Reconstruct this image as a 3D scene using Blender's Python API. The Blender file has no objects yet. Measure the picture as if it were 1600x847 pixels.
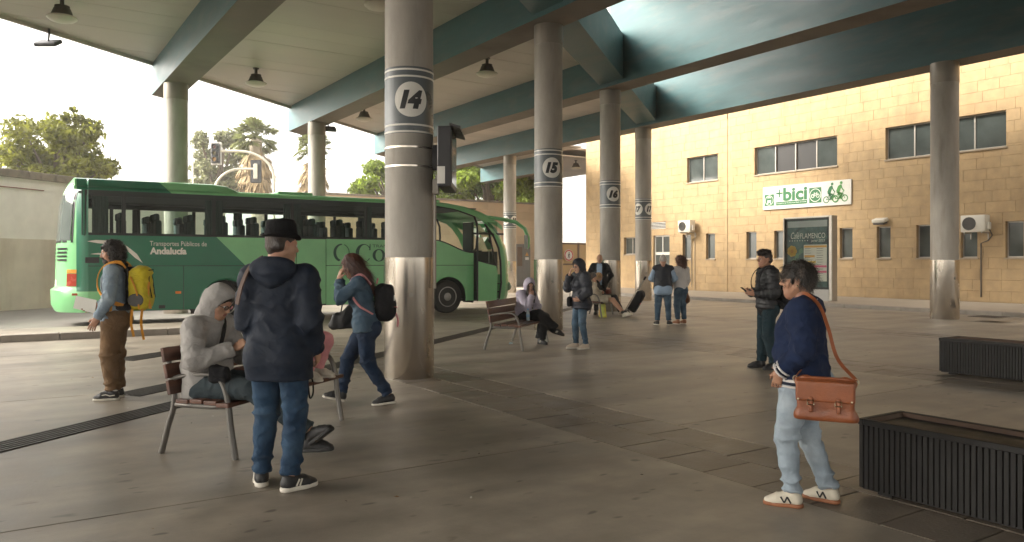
import bpy, bmesh, math, random
import numpy as np
from mathutils import Vector, Matrix, Euler
R = math.radians
random.seed(7); rng = np.random.default_rng(7)
SC = bpy.context.scene
COL = SC.collection
# ------------------------------------------------------------------ camera, sky, sun, exposure
F, HOR, CH = 1220.0, 410.0, 1.55            # focal length and horizon row in photo pixels, eye height
YAW = math.atan2(800.0, F)                  # camera looks this far to the right of +Y
SY, CY = math.sin(YAW), math.cos(YAW)
cam = bpy.data.cameras.new('camera'); cam_o = bpy.data.objects.new('camera', cam); COL.objects.link(cam_o)
cam.sensor_width = 36; cam.lens = F/1600*36; cam.clip_end = 2000; cam.clip_start = .05
cam.shift_y = -(423.5-HOR)/1600
cam_o.location = (0, 0, CH); cam_o.rotation_euler = (R(90), 0, -YAW)
SC.camera = cam_o
SUN_EL, SUN_AZ = R(36), R(-60)              # azimuth measured from +Y towards +X
w = bpy.data.worlds.new("World"); SC.world = w; w.use_nodes = True
nt = w.node_tree; bg = nt.nodes['Background']
sky = nt.nodes.new('ShaderNodeTexSky'); sky.sky_type = 'NISHITA'; sky.sun_disc = False
sky.sun_elevation = SUN_EL; sky.sun_rotation = SUN_AZ; sky.dust_density = 4; sky.air_density = 1.0; sky.ozone_density = 1.0
hs = nt.nodes.new('ShaderNodeHueSaturation'); hs.inputs['Saturation'].default_value = .12
tint = nt.nodes.new('ShaderNodeMix'); tint.data_type = 'RGBA'; tint.blend_type = 'MULTIPLY'; tint.inputs[0].default_value = 1
tint.inputs[7].default_value = (1.0, .955, .875, 1)
nt.links.new(sky.outputs[0], hs.inputs['Color']); nt.links.new(hs.outputs[0], tint.inputs[6]); nt.links.new(tint.outputs[2], bg.inputs[0])
bg.inputs[1].default_value = .15
sl = bpy.data.lights.new('sun', 'SUN'); so = bpy.data.objects.new('sun', sl); COL.objects.link(so)
sl.energy = 1.15; sl.angle = R(18); sl.color = (1, .93, .82)
sd = Vector((math.sin(SUN_AZ)*math.cos(SUN_EL), math.cos(SUN_AZ)*math.cos(SUN_EL), math.sin(SUN_EL)))
so.rotation_euler = sd.to_track_quat('Z', 'Y').to_euler(); so.location = (-20, 0, 40)
SC.view_settings.view_transform = 'Standard'; SC.view_settings.look = 'None'
SC.view_settings.exposure = 2.28; SC.view_settings.gamma = 1
SC.cycles.max_bounces = 8; SC.cycles.diffuse_bounces = 4; SC.cycles.glossy_bounces = 3; SC.cycles.transparent_max_bounces = 16
SC.cycles.use_denoising = True

# ------------------------------------------------------------------ pixel -> place helpers (photo pixels, 1600 wide)
def ray(x):                      # horizontal direction (X, Y) of the viewing ray through column x, per F of depth
    l = x-800.0
    return SY*F+CY*l, CY*F-SY*l
def G(x, y, z=0):                # point of height z seen at pixel (x, y)
    d = F*(CH-z)/(y-HOR); rx, ry = ray(x); return Vector((rx*d/F, ry*d/F, z))
def AT(x, y, d):                 # point at depth d
    rx, ry = ray(x); return Vector((rx*d/F, ry*d/F, CH+(HOR-y)*d/F))
def ON_X(x, y, X):               # point on the plane X = const
    rx, ry = ray(x); t = X/rx; return Vector((X, ry*t, CH+(HOR-y)*t))
def ON_Y(x, y, Y):
    rx, ry = ray(x); t = Y/ry; return Vector((rx*t, Y, CH+(HOR-y)*t))

# ------------------------------------------------------------------ materials
MATS = {}
def mat(name, col, rough=.6, metal=0., var=.12, vs=3.0, bump=0., bs=60., stretch=(1, 1, 1), rvar=.08, spec=.5, coat=0., rnd=0.,
        col2=None, c2s=1.2, c2lo=.52, c2hi=.7, c2st=(1, 1, 1), island=0., det=6, sheen=0.):
    if name in MATS: return MATS[name]
    m = bpy.data.materials.new(name); m.use_nodes = True; MATS[name] = m
    N = m.node_tree.nodes; L = m.node_tree.links; b = N['Principled BSDF']
    tc = N.new('ShaderNodeTexCoord'); mp = N.new('ShaderNodeMapping'); mp.inputs['Scale'].default_value = stretch
    L.new(tc.outputs['Object'], mp.inputs[0])
    nz = N.new('ShaderNodeTexNoise'); nz.inputs['Scale'].default_value = vs; nz.inputs['Detail'].default_value = det; nz.inputs['Roughness'].default_value = .6
    L.new(mp.outputs[0], nz.inputs['Vector'])
    mr = N.new('ShaderNodeMapRange'); mr.inputs[1].default_value = .25; mr.inputs[2].default_value = .75
    mr.inputs[3].default_value = 1-var; mr.inputs[4].default_value = 1+var
    L.new(nz.outputs[0], mr.inputs[0])
    def mul(cin, fac):
        x = N.new('ShaderNodeVectorMath'); x.operation = 'SCALE'; L.new(cin, x.inputs[0]); L.new(fac, x.inputs['Scale']); return x.outputs[0]
    rgb = N.new('ShaderNodeRGB'); rgb.outputs[0].default_value = (*col, 1); c = rgb.outputs[0]
    if col2 is not None:
        mp2 = N.new('ShaderNodeMapping'); mp2.inputs['Scale'].default_value = c2st; mp2.inputs['Location'].default_value = (3.3, 1.7, .4)
        L.new(tc.outputs['Object'], mp2.inputs[0])
        n2 = N.new('ShaderNodeTexNoise'); n2.inputs['Scale'].default_value = c2s; n2.inputs['Detail'].default_value = 7; L.new(mp2.outputs[0], n2.inputs['Vector'])
        r2 = N.new('ShaderNodeMapRange'); r2.inputs[1].default_value = c2lo; r2.inputs[2].default_value = c2hi; L.new(n2.outputs[0], r2.inputs[0])
        mx = N.new('ShaderNodeMix'); mx.data_type = 'RGBA'; mx.inputs[7].default_value = (*col2, 1)
        L.new(r2.outputs[0], mx.inputs[0]); L.new(c, mx.inputs[6]); c = mx.outputs[2]
    c = mul(c, mr.outputs[0])
    if rnd:
        oi = N.new('ShaderNodeObjectInfo'); r3 = N.new('ShaderNodeMapRange'); r3.inputs[3].default_value = 1-rnd; r3.inputs[4].default_value = 1+rnd
        L.new(oi.outputs['Random'], r3.inputs[0]); c = mul(c, r3.outputs[0])
    if island:
        gi = N.new('ShaderNodeNewGeometry'); r4 = N.new('ShaderNodeMapRange'); r4.inputs[3].default_value = 1-island; r4.inputs[4].default_value = 1+island
        L.new(gi.outputs['Random Per Island'], r4.inputs[0]); c = mul(c, r4.outputs[0])
    L.new(c, b.inputs['Base Color'])
    rr = N.new('ShaderNodeMapRange'); rr.inputs[1].default_value = .3; rr.inputs[2].default_value = .7
    rr.inputs[3].default_value = max(.02, rough-rvar); rr.inputs[4].default_value = min(1, rough+rvar); L.new(nz.outputs[0], rr.inputs[0]); L.new(rr.outputs[0], b.inputs['Roughness'])
    b.inputs['Metallic'].default_value = metal; b.inputs['Specular IOR Level'].default_value = spec; b.inputs['Coat Weight'].default_value = coat
    b.inputs['Coat Roughness'].default_value = .08
    if sheen: b.inputs['Sheen Weight'].default_value = sheen; b.inputs['Sheen Roughness'].default_value = .5
    if bump:
        nb = N.new('ShaderNodeTexNoise'); nb.inputs['Scale'].default_value = bs; nb.inputs['Detail'].default_value = 4; L.new(mp.outputs[0], nb.inputs['Vector'])
        bp = N.new('ShaderNodeBump'); bp.inputs['Strength'].default_value = bump; bp.inputs['Distance'].default_value = .02
        L.new(nb.outputs[0], bp.inputs['Height']); L.new(bp.outputs[0], b.inputs['Normal'])
    return m
def glass(name, tint=(.5, .55, .55), mix=.25, rough=.03):
    """window glass: tinted see-through sheet with a mirror-like surface"""
    if name in MATS: return MATS[name]
    m = bpy.data.materials.new(name); m.use_nodes = True; MATS[name] = m
    N = m.node_tree.nodes; L = m.node_tree.links; N.remove(N['Principled BSDF'])
    t = N.new('ShaderNodeBsdfTransparent'); t.inputs[0].default_value = (*tint, 1)
    g = N.new('ShaderNodeBsdfGlossy'); g.inputs['Roughness'].default_value = rough; g.inputs[0].default_value = (.9, .95, .95, 1)
    fr = N.new('ShaderNodeLayerWeight'); fr.inputs[0].default_value = mix
    mx = N.new('ShaderNodeMixShader'); L.new(fr.outputs['Fresnel'], mx.inputs[0]); L.new(t.outputs[0], mx.inputs[1]); L.new(g.outputs[0], mx.inputs[2])
    L.new(mx.outputs[0], N['Material Output'].inputs[0]); return m

# ------------------------------------------------------------------ object helpers
def link(o, parent=None):
    COL.objects.link(o)
    if parent is not None: o.parent = parent
    return o
def tag(o, label=None, cat=None, group=None, kind=None):
    if label: o['label'] = label
    if cat: o['category'] = cat
    if group: o['group'] = group
    if kind: o['kind'] = kind
    return o
def thing(name, label, cat, loc=(0, 0, 0), rz=0., group=None):
    o = link(bpy.data.objects.new(name, None)); o.empty_display_size = .2
    o.location = loc; o.rotation_euler = (0, 0, rz); return tag(o, label, cat, group)
def copy_tree(o, parent=None):
    c = o.copy(); link(c)
    if parent is not None: c.parent = parent
    for ch in list(o.children): copy_tree(ch, c)
    return c
class MB:
    """collects simple shapes and links them as one mesh object"""
    def __init__(s): s.v = []; s.f = []; s.m = []
    def add(s, vs, fs, mi=0):
        o = len(s.v); s.v += [tuple(v) for v in vs]; s.f += [tuple(i+o for i in f) for f in fs]; s.m += [mi]*len(fs); return s
    def box(s, lo, hi, mi=0, M=None):
        x0, y0, z0 = lo; x1, y1, z1 = hi
        vs = [Vector(p) for p in ((x0,y0,z0),(x1,y0,z0),(x1,y1,z0),(x0,y1,z0),(x0,y0,z1),(x1,y0,z1),(x1,y1,z1),(x0,y1,z1))]
        if M is not None: vs = [M @ v for v in vs]
        return s.add(vs, [(0,3,2,1),(4,5,6,7),(0,1,5,4),(1,2,6,5),(2,3,7,6),(3,0,4,7)], mi)
    def cbox(s, c, size, mi=0, M=None):
        return s.box([c[i]-size[i]/2 for i in range(3)], [c[i]+size[i]/2 for i in range(3)], mi, M)
    def tube(s, path, r, n=10, mi=0, caps=True, sq=None):
        path = [Vector(p) for p in path]; rs = r if isinstance(r, (list, tuple)) else [r]*len(path)
        rings = []; up = None
        for i, p in enumerate(path):
            a = path[max(i-1, 0)]; b = path[min(i+1, len(path)-1)]; d = (b-a).normalized()
            if up is None: up = Vector((0, 0, 1)) if abs(d.z) < .9 else Vector((1, 0, 0))
            x = d.cross(up)
            x = x.normalized() if x.length > 1e-5 else Vector((1, 0, 0)); u = x.cross(d).normalized(); up = u
            ax, au = (1, 1) if sq is None else sq
            rings.append([p+(x*math.cos(2*math.pi*k/n)*ax+u*math.sin(2*math.pi*k/n)*au)*rs[i] for k in range(n)])
        vs = [v for q in rings for v in q]; fs = []
        for i in range(len(path)-1):
            for k in range(n):
                k2 = (k+1) % n; fs.append((i*n+k, i*n+k2, (i+1)*n+k2, (i+1)*n+k))
        if caps: fs.append(tuple(range(n-1, -1, -1))); fs.append(tuple((len(path)-1)*n+k for k in range(n)))
        return s.add(vs, fs, mi)
    def lathe(s, prof, c=(0, 0, 0), n=32, mi=0, M=None, caps=True):
        vs = []; fs = []; c = Vector(c)
        for (r, z) in prof:
            for k in range(n):
                a = 2*math.pi*k/n; v = Vector((r*math.cos(a), r*math.sin(a), z))
                if M is not None: v = M @ v
                vs.append(v+c)
        for i in range(len(prof)-1):
            for k in range(n):
                k2 = (k+1) % n; fs.append((i*n+k, i*n+k2, (i+1)*n+k2, (i+1)*n+k))
        if caps:
            fs.append(tuple(range(n-1, -1, -1))); fs.append(tuple((len(prof)-1)*n+k for k in range(n)))
        return s.add(vs, fs, mi)
    def prism(s, poly, z0, z1, mi=0, M=None):
        """poly: 2D outline extruded along z"""
        n = len(poly); vs = [Vector((x, y, z0)) for x, y in poly]+[Vector((x, y, z1)) for x, y in poly]
        if M is not None: vs = [M @ v for v in vs]
        return s.add(vs, [tuple(range(n-1, -1, -1)), tuple(range(n, 2*n))]+[(i, (i+1) % n, n+(i+1) % n, n+i) for i in range(n)], mi)
    def quad(s, a, b, c, d, mi=0): return s.add([a, b, c, d], [(0, 1, 2, 3)], mi)
    def build(s, name, mats, parent=None, smooth=False, bevel=0., seg=1, kind=None, recalc=True, ang=35):
        me = bpy.data.meshes.new(name)
        bm = bmesh.new(); bv = [bm.verts.new(v) for v in s.v]
        for f, m in zip(s.f, s.m):
            try: q = bm.faces.new([bv[i] for i in f]); q.material_index = m
            except ValueError: pass
        if recalc: bmesh.ops.recalc_face_normals(bm, faces=bm.faces[:])
        if bevel:
            es = [e for e in bm.edges if len(e.link_faces) == 2 and e.calc_face_angle(0) > R(30)]
            bmesh.ops.bevel(bm, geom=es, offset=bevel, segments=seg, affect='EDGES', profile=.5)
        if smooth:
            for q in bm.faces: q.smooth = True
            for e in bm.edges:
                if len(e.link_faces) == 2 and e.calc_face_angle(0) > R(ang): e.smooth = False
        bm.to_mesh(me); bm.free()
        for m in (mats if isinstance(mats, (list, tuple)) else [mats]): me.materials.append(m)
        o = link(bpy.data.objects.new(name, me), parent)
        if kind: o['kind'] = kind
        return o
def ROT(ax, deg): return Matrix.Rotation(R(deg), 4, ax)
def T(*p): return Matrix.Translation(p)

_fc = [0]
def text_mb(body, size, shear=0., bold=0., align='CENTER', cuts=0., width=None, height=None):
    """lettering as flat faces in the XY plane, x along the writing"""
    cu = bpy.data.curves.new('t', 'FONT'); cu.body = body; cu.size = size; cu.shear = shear; cu.offset = bold; cu.align_x = align; cu.align_y = 'CENTER'
    cu.resolution_u = 4
    o = bpy.data.objects.new('t', cu); COL.objects.link(o)
    dg = bpy.context.evaluated_depsgraph_get(); me = bpy.data.meshes.new_from_object(o.evaluated_get(dg))
    bpy.data.objects.remove(o); bpy.data.curves.remove(cu)
    bm = bmesh.new(); bm.from_mesh(me); bpy.data.meshes.remove(me)
    xs = [v.co.x for v in bm.verts]; ys = [v.co.y for v in bm.verts]
    x0, x1, y0, y1 = min(xs), max(xs), min(ys), max(ys)
    sx = width/(x1-x0) if width else 1.; sy = height/(y1-y0) if height else (sx if width else 1.)
    if height and not width: sx = sy
    ox = (x0+x1)/2 if align == 'CENTER' else x0
    for v in bm.verts: v.co.x = (v.co.x-ox)*sx; v.co.y = (v.co.y-(y0+y1)/2)*sy
    if cuts:
        x = min(v.co.x for v in bm.verts)+cuts; xe = max(v.co.x for v in bm.verts)
        while x < xe:
            bmesh.ops.bisect_plane(bm, geom=bm.verts[:]+bm.edges[:]+bm.faces[:], plane_co=(x, 0, 0), plane_no=(1, 0, 0)); x += cuts
    bm.verts.ensure_lookup_table(); bm.verts.index_update()
    mb = MB(); mb.add([v.co.copy() for v in bm.verts], [[v.index for v in f.verts] for f in bm.faces]); bm.free()
    return mb
def place(mb, M):
    mb.v = [tuple(M @ Vector(v)) for v in mb.v]; return mb
def disc2(cx, cy, r, n=28, r2=None):
    mb = MB()
    if r2 is None: mb.add([(cx+r*math.cos(2*math.pi*k/n), cy+r*math.sin(2*math.pi*k/n), 0) for k in range(n)], [tuple(range(n))])
    else:
        vs = []
        for k in range(n): a = 2*math.pi*k/n; vs += [(cx+r*math.cos(a), cy+r*math.sin(a), 0), (cx+r2*math.cos(a), cy+r2*math.sin(a), 0)]
        mb.add(vs, [(2*k, 2*((k+1) % n), 2*((k+1) % n)+1, 2*k+1) for k in range(n)])
    return mb
def poly2(pts): return MB().add([(x, y, 0) for x, y in pts], [tuple(range(len(pts)))])
def line2(pts, w):
    """flat stroke of width w along points"""
    mb = MB()
    for (a, b) in zip(pts[:-1], pts[1:]):
        a = Vector(a); b = Vector(b); d = (b-a); n = Vector((-d.y, d.x)).normalized()*w/2
        mb.add([(*(a-n), 0), (*(b-n), 0), (*(b+n), 0), (*(a+n), 0)], [(0, 1, 2, 3)])
    return mb
def merge(*mbs):
    o = MB()
    for m in mbs: o.add(m.v, m.f, 0)
    return o
# ================================================================== SETTING
m_conc = mat('floor_concrete', (.25, .215, .172), .46, 0, .34, 2.6, .07, 45, rvar=.06, col2=(.16, .135, .108), c2s=.8, c2lo=.46, c2hi=.70, rnd=.05, det=12, spec=.45)
# oil spots and scuffs on the concrete
def add_spots(m, scale=5.5, amt=.55):
    N = m.node_tree.nodes; L = m.node_tree.links; b = N['Principled BSDF']
    src = b.inputs['Base Color'].links[0].from_socket
    tc = N.new('ShaderNodeTexCoord'); mp = N.new('ShaderNodeMapping'); mp.inputs['Scale'].default_value = (.75, 1.5, 1); L.new(tc.outputs['Object'], mp.inputs[0])
    nw = N.new('ShaderNodeTexNoise'); nw.inputs['Scale'].default_value = 3; L.new(mp.outputs[0], nw.inputs['Vector'])
    ad = N.new('ShaderNodeMix'); ad.data_type = 'RGBA'; ad.blend_type = 'ADD'; ad.inputs[0].default_value = .25; L.new(mp.outputs[0], ad.inputs[6]); L.new(nw.outputs['Color'], ad.inputs[7])
    vo = N.new('ShaderNodeTexVoronoi'); vo.inputs['Scale'].default_value = scale; L.new(ad.outputs[2], vo.inputs['Vector'])
    r = N.new('ShaderNodeMapRange'); r.inputs[1].default_value = .09; r.inputs[2].default_value = .18; r.inputs[3].default_value = 1; r.inputs[4].default_value = 0; L.new(vo.outputs['Distance'], r.inputs[0])
    n2 = N.new('ShaderNodeTexNoise'); n2.inputs['Scale'].default_value = .8; n2.inputs['Detail'].default_value = 4; L.new(mp.outputs[0], n2.inputs['Vector'])
    r2 = N.new('ShaderNodeMapRange'); r2.inputs[1].default_value = .40; r2.inputs[2].default_value = .55; L.new(n2.outputs[0], r2.inputs[0])
    mu = N.new('ShaderNodeMath'); mu.operation = 'MULTIPLY'; L.new(r.outputs[0], mu.inputs[0]); L.new(r2.outputs[0], mu.inputs[1])
    m2 = N.new('ShaderNodeMath'); m2.operation = 'MULTIPLY'; m2.inputs[1].default_value = amt; L.new(mu.outputs[0], m2.inputs[0])
    mx = N.new('ShaderNodeMix'); mx.data_type = 'RGBA'; mx.inputs[7].default_value = (.06, .05, .042, 1); L.new(m2.outputs[0], mx.inputs[0]); L.new(src, mx.inputs[6])
    # long smears
    mp3 = N.new('ShaderNodeMapping'); mp3.inputs['Scale'].default_value = (.25, 1.6, 1); mp3.inputs['Rotation'].default_value = (0, 0, R(-12)); L.new(tc.outputs['Object'], mp3.inputs[0])
    n3 = N.new('ShaderNodeTexNoise'); n3.inputs['Scale'].default_value = 1.1; n3.inputs['Detail'].default_value = 8; L.new(mp3.outputs[0], n3.inputs['Vector'])
    r3 = N.new('ShaderNodeMapRange'); r3.inputs[1].default_value = .35; r3.inputs[2].default_value = .68; r3.inputs[3].default_value = .78; r3.inputs[4].default_value = 1.22; L.new(n3.outputs[0], r3.inputs[0])
    sc = N.new('ShaderNodeVectorMath'); sc.operation = 'SCALE'; L.new(mx.outputs[2], sc.inputs[0]); L.new(r3.outputs[0], sc.inputs['Scale'])
    L.new(sc.outputs[0], b.inputs['Base Color'])
add_spots(m_conc, 4.2, .75)
m_asph = mat('road_surface', (.20, .185, .165), .8, 0, .18, .7, .2, 80, col2=(.13, .12, .11), c2s=.3)
m_tile = mat('paving_tile', (.155, .128, .10), .45, 0, .25, 2.5, .2, 40, rvar=.12, rnd=.14, col2=(.10, .08, .064), c2s=1.4)
m_kerb = mat('kerb_stone', (.27, .24, .205), .75, 0, .2, 3, .25, 40, rnd=.1)
m_gap = mat('joint_dirt', (.05, .043, .036), .9, 0, .2, 6)
m_steelbar = mat('drain_iron', (.05, .042, .036), .55, .5, .3, 9)

tag(MB().quad((-400, -80, -.03), (400, -80, -.03), (400, 600, -.03), (-400, 600, -.03)).build('ground', m_gap), kind='structure')
# road beyond the platform, to the horizon
tag(MB().box((-400, 17.0, -.5), (24.0, 600, -.004)).build('road', m_asph), kind='structure')
floor = tag(link(bpy.data.objects.new('floor', None)), kind='structure')
def slab(x0, x1, y0, y1, m, name, parent, g=.005, z=0., th=.028, bev=.004):
    return MB().box((x0+g, y0+g, z-th), (x1-g, y1-g, z)).build(name, m, parent, bevel=bev)
YJ = [-9.65, -4.65, .35, 5.35, 10.35, 15.35, 18.0]
XB = [(-14, -6.8), (-6.8, -1.45), (-1.45, 4.35), (5.4, 10.2), (11.25, 15.9), (16.95, 21.6), (21.6, 24.0)]
for a, b in XB:
    ys = YJ if b < 6 else YJ[:-1]+[20.35, 25.35, 30.35, 35.35, 40.35, 46.0]
    if a > 5: ys = [y for y in ys]
    for y0, y1 in zip(ys[:-1], ys[1:]):
        slab(a, b, y0, y1, m_conc, 'concrete_slab', floor)
# road lies lower on the left part only: right of x = 5.4 the slabs sit 4 mm above the road sheet
def tile_band(x0, x1, ya, yb, dy):
    n = int((yb-ya)/dy); xm = (x0+x1)/2
    for r, (a, b) in enumerate(((x0, xm), (xm, x1))):
        for k in range(n):
            off = dy*.5*r; dz = random.uniform(-.0035, .0015)
            slab(a, b, ya+k*dy+off, ya+(k+1)*dy+off, m_tile, 'paving_tile', floor, .005, dz, .024, .004)
tile_band(4.35, 5.4, -1.0, 17.4, .46)
tile_band(10.2, 11.25, 2.0, 20.0, .5)
tile_band(15.9, 16.95, 6.0, 22.0, .5)
mb = MB()
for x0, x1, ya, yb in ((4.35, 5.4, -9.65, -1.0), (4.35, 5.4, 17.63, 18), (10.2, 11.25, -9.65, 2.0), (10.2, 11.25, 20.25, 46), (15.9, 16.95, -9.65, 6.0), (15.9, 16.95, 22.25, 46)):
    mb.box((x0+.005, ya+.005, -.028), (x1-.005, yb-.005, -.002))
mb.build('paving_strip', m_tile, floor)
# raised island with its kerb in front of the coach
isl = tag(link(bpy.data.objects.new('platform_island', None)), kind='structure')
MB().box((-16, 18.32, -.03), (6.0, 19.7, .135)).build('island_paving', m_conc, isl, bevel=.01)
for k in range(22): MB().box((-16+k+.004, 18.0, -.03), (-15+k-.004, 18.30, .14)).build('kerb_stone', m_kerb, isl, bevel=.018, seg=2)
# pavement along the building
side = tag(link(bpy.data.objects.new('pavement', None)), kind='structure')
MB().box((24.32, -12, -.03), (29.55, 37.2, .12)).build('pavement_slab', mat('pavement_concrete', (.33, .28, .22), .7, 0, .15, 1.2, .15, 30), side)
for k in range(49): MB().box((24.0, -12+k+.004, -.03), (24.30, -11+k-.004, .125)).build('kerb_stone', m_kerb, side, bevel=.016, seg=2)

# long slotted drain, parallel to the row of numbered columns
dr = thing('floor_drain', 'long dark slotted drain running diagonally across the concrete floor', 'drain', (0.0, 7.82, 0), math.atan2(.63, .777))
MB().box((-9, -.17, .0005), (23, .17, .003)).build('drain_channel', m_gap, dr)
for k in range(6):
    y = -.155+k*.062; MB().box((-9, y-.017, .001), (23, y+.017, .010)).build('drain_bar', m_steelbar, dr, bevel=.003)
def cover(pt, sx, sy, rz, label):
    t = thing('drain_cover', label, 'drain cover', pt, rz)
    MB().box((-sx/2, -sy/2, 0), (sx/2, sy/2, .004)).build('frame', m_gap, t)
    n = int(sy/.06)
    for k in range(n):
        y = -sy/2+.03+k*(sy-.06)/max(1, n-1); MB().box((-sx/2+.02, y-.016, .001), (sx/2-.02, y+.016, .011)).build('bar', m_steelbar, t, bevel=.003)
cover(G(240, 609), .9, .42, math.atan2(.63, .777), 'small rectangular iron grating in the floor beside the backpacker\'s shoe')
cover(G(236, 556), 1.3, .5, math.atan2(.63, .777), 'wide rectangular iron grating set in floor between backpacker and grey hooded man')
cover(G(1545, 495, .125), .8, .7, 0, 'dark service cover in the pavement at the foot of the facade right of steel column')

# ------------------------------------------------------------------ CANOPY
m_beam = mat('beam_paint', (.045, .112, .122), .5, 0, .25, 1.6, .06, 12, stretch=(1, .35, 1.6), col2=(.085, .125, .125), c2s=1.6, c2lo=.50, c2hi=.75, c2st=(1, .6, 2.2))
m_soff = mat('beam_soffit', (.15, .125, .10), .7, 0, .2, 1.2, .06, 12, col2=(.10, .075, .055), c2s=.6)
m_ceil = mat('ceiling_panel', (.445, .385, .33), .5, 0, .10, .8, .02, 10, rnd=.06)
can = thing('canopy', 'large bus station canopy with teal beams and beige panelled ceiling', 'canopy')
BX = [-1.2, 4.55, 10.45, 16.2, 21.9]
def edge(x): return 24.2+.77*(x-0.0)         # far, slanted edge of the roof
def row(x): return 9.64+.80*(x-4.65)         # the row of numbered columns
HW, ZS, ZC, ZT = .42, 7.0, 8.0, 8.45
def beam(x, y0, y1l, y1r, name='beam'):
    x0, x1 = x-HW, x+HW
    v = [(x0,y0,ZS),(x1,y0,ZS),(x1,y1r,ZS),(x0,y1l,ZS),(x0,y0,ZT),(x1,y0,ZT),(x1,y1r,ZT),(x0,y1l,ZT)]
    mb = MB(); mb.add(v, [(4,5,6,7),(0,1,5,4),(1,2,6,5),(2,3,7,6),(3,0,4,7)], 0); mb.add(v, [(0,3,2,1)], 1)
    return mb.build(name, [m_beam, m_soff], can)
for x in BX: beam(x, -14, edge(x-HW)+.35, edge(x+HW)+.35)
beam(27.75, 37.8, edge(27.33)+.35, edge(28.17)+.35)
def panel_bay(x0, x1, ya, fb, dy=1.05, z=ZC):
    """ceiling boards between two beams, from ya (number or function of x) to the slanted edge fb(x)"""
    fa = ya if callable(ya) else (lambda x: ya)
    lo = min(fa(x0), fa(x1)); hi = max(fb(x0), fb(x1)); y = math.floor(lo/dy)*dy
    while y < hi:
        # clip the board [y, y+dy] x [x0, x1] with both slanted ends
        pts = [(x0, y+.006), (x1, y+.006), (x1, y+dy-.006), (x0, y+dy-.006)]
        for f, sgn in ((fb, 1), (fa, -1)):
            out = []
            for i in range(len(pts)):
                p, q = pts[i], pts[(i+1) % len(pts)]; dp = sgn*(p[1]-f(p[0])); dq = sgn*(q[1]-f(q[0]))
                if dp <= 0: out.append(p)
                if (dp < 0) != (dq < 0) and dp != dq: t = dp/(dp-dq); out.append((p[0]+(q[0]-p[0])*t, p[1]+(q[1]-p[1])*t))
            pts = out
            if len(pts) < 3: break
        if len(pts) >= 3:
            dz = random.uniform(0, .006); MB().prism(pts, z+dz, z+.06+dz).build('ceiling_panel', m_ceil, can)
        y += dy
bays = [(BX[i]+HW, BX[i+1]-HW) for i in range(4)]
panel_bay(-7.2+HW, BX[0]-HW, lambda x: row(x)-.55, edge); panel_bay(-17, -7.2-HW, lambda x: row(x)-.55, edge); beam(-7.2, -14, edge(-7.6)+.35, edge(-6.8)+.35)  # outermost left bay is unseen, added to hold sun back from the floor
for i in range(4): panel_bay(*bays[i], lambda x: row(x)-.55, edge)
panel_bay(BX[4]+HW, 27.33, lambda x: 34.5, edge); panel_bay(28.17, 36, lambda x: 37.8, edge)
# solid roof deck above the boards; towards the camera the roof is stepped up, with an open clerestory between
ZH = 10.3
def deck(x0, x1, fa, fb, z=ZT):
    v = [(x0, fa(x0), z), (x1, fa(x1), z), (x1, fb(x1), z), (x0, fb(x0), z)]
    MB().add(v+[(a, b, z+.12) for a, b, c in v], [(3,2,1,0),(4,5,6,7),(0,1,5,4),(1,2,6,5),(2,3,7,6),(3,0,4,7)]).build('roof_deck', m_ceil, can)
deck(-17, BX[4]+HW, lambda x: row(x)-.5, edge)
deck(-17, 25.0, lambda x: -32, lambda x: row(x)+.2, ZH)  # overhang and rear reach are unseen, sized to shade facade and foreground
v = [(-17, row(-17)-.3, ZT+.1), (BX[2]-HW, row(BX[2]-HW)-.3, ZT+.1), (BX[2]-HW, row(BX[2]-HW)-.2, ZT+.1), (-17, row(-17)-.2, ZT+.1)]
MB().add(v+[(a, b, ZH) for a, b, c in v], [(3,2,1,0),(4,5,6,7),(0,1,5,4),(1,2,6,5),(2,3,7,6),(3,0,4,7)]).build('sun_block_wall', m_beam, can)  # unseen wall added to close the left clerestory and stop sun patches
deck(BX[4]+HW+.01, 27.5, lambda x: 34.5, edge); deck(27.51, 36, lambda x: 37.8, edge)
for x in BX: MB().box((x-HW+.004, -14, ZT-.01), (x+HW-.004, row(x)-.35, ZH)).build('upper_beam', m_beam, can)
# cross beams along the column row
for i in range(4):
    x0, x1 = bays[i]; z0 = 7.12
    v = [(x0, row(x0)-.62, z0), (x1, row(x1)-.62, z0), (x1, row(x1)+.5, z0), (x0, row(x0)+.5, z0)]
    MB().add(v+[(a, b, ZT-.004) for a, b, c in v], [(3,2,1,0),(4,5,6,7),(0,1,5,4),(1,2,6,5),(2,3,7,6),(3,0,4,7)]).build('cross_beam', m_beam, can)
# fascia along the slanted edge
for (x0, x1) in [(-17, -7.2-HW), (-7.2+HW, BX[0]-HW)]+bays+[(BX[4]+HW, 27.33), (28.17, 36)]:
    v = [(x0, edge(x0), ZC-.10), (x1, edge(x1), ZC-.10), (x1, edge(x1)+.12, ZC-.10), (x0, edge(x0)+.12, ZC-.10)]
    MB().add(v+[(a, b, ZT+.13) for a, b, c in v], [(3,2,1,0),(4,5,6,7),(0,1,5,4),(1,2,6,5),(2,3,7,6),(3,0,4,7)]).build('fascia', m_ceil, can)

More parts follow.
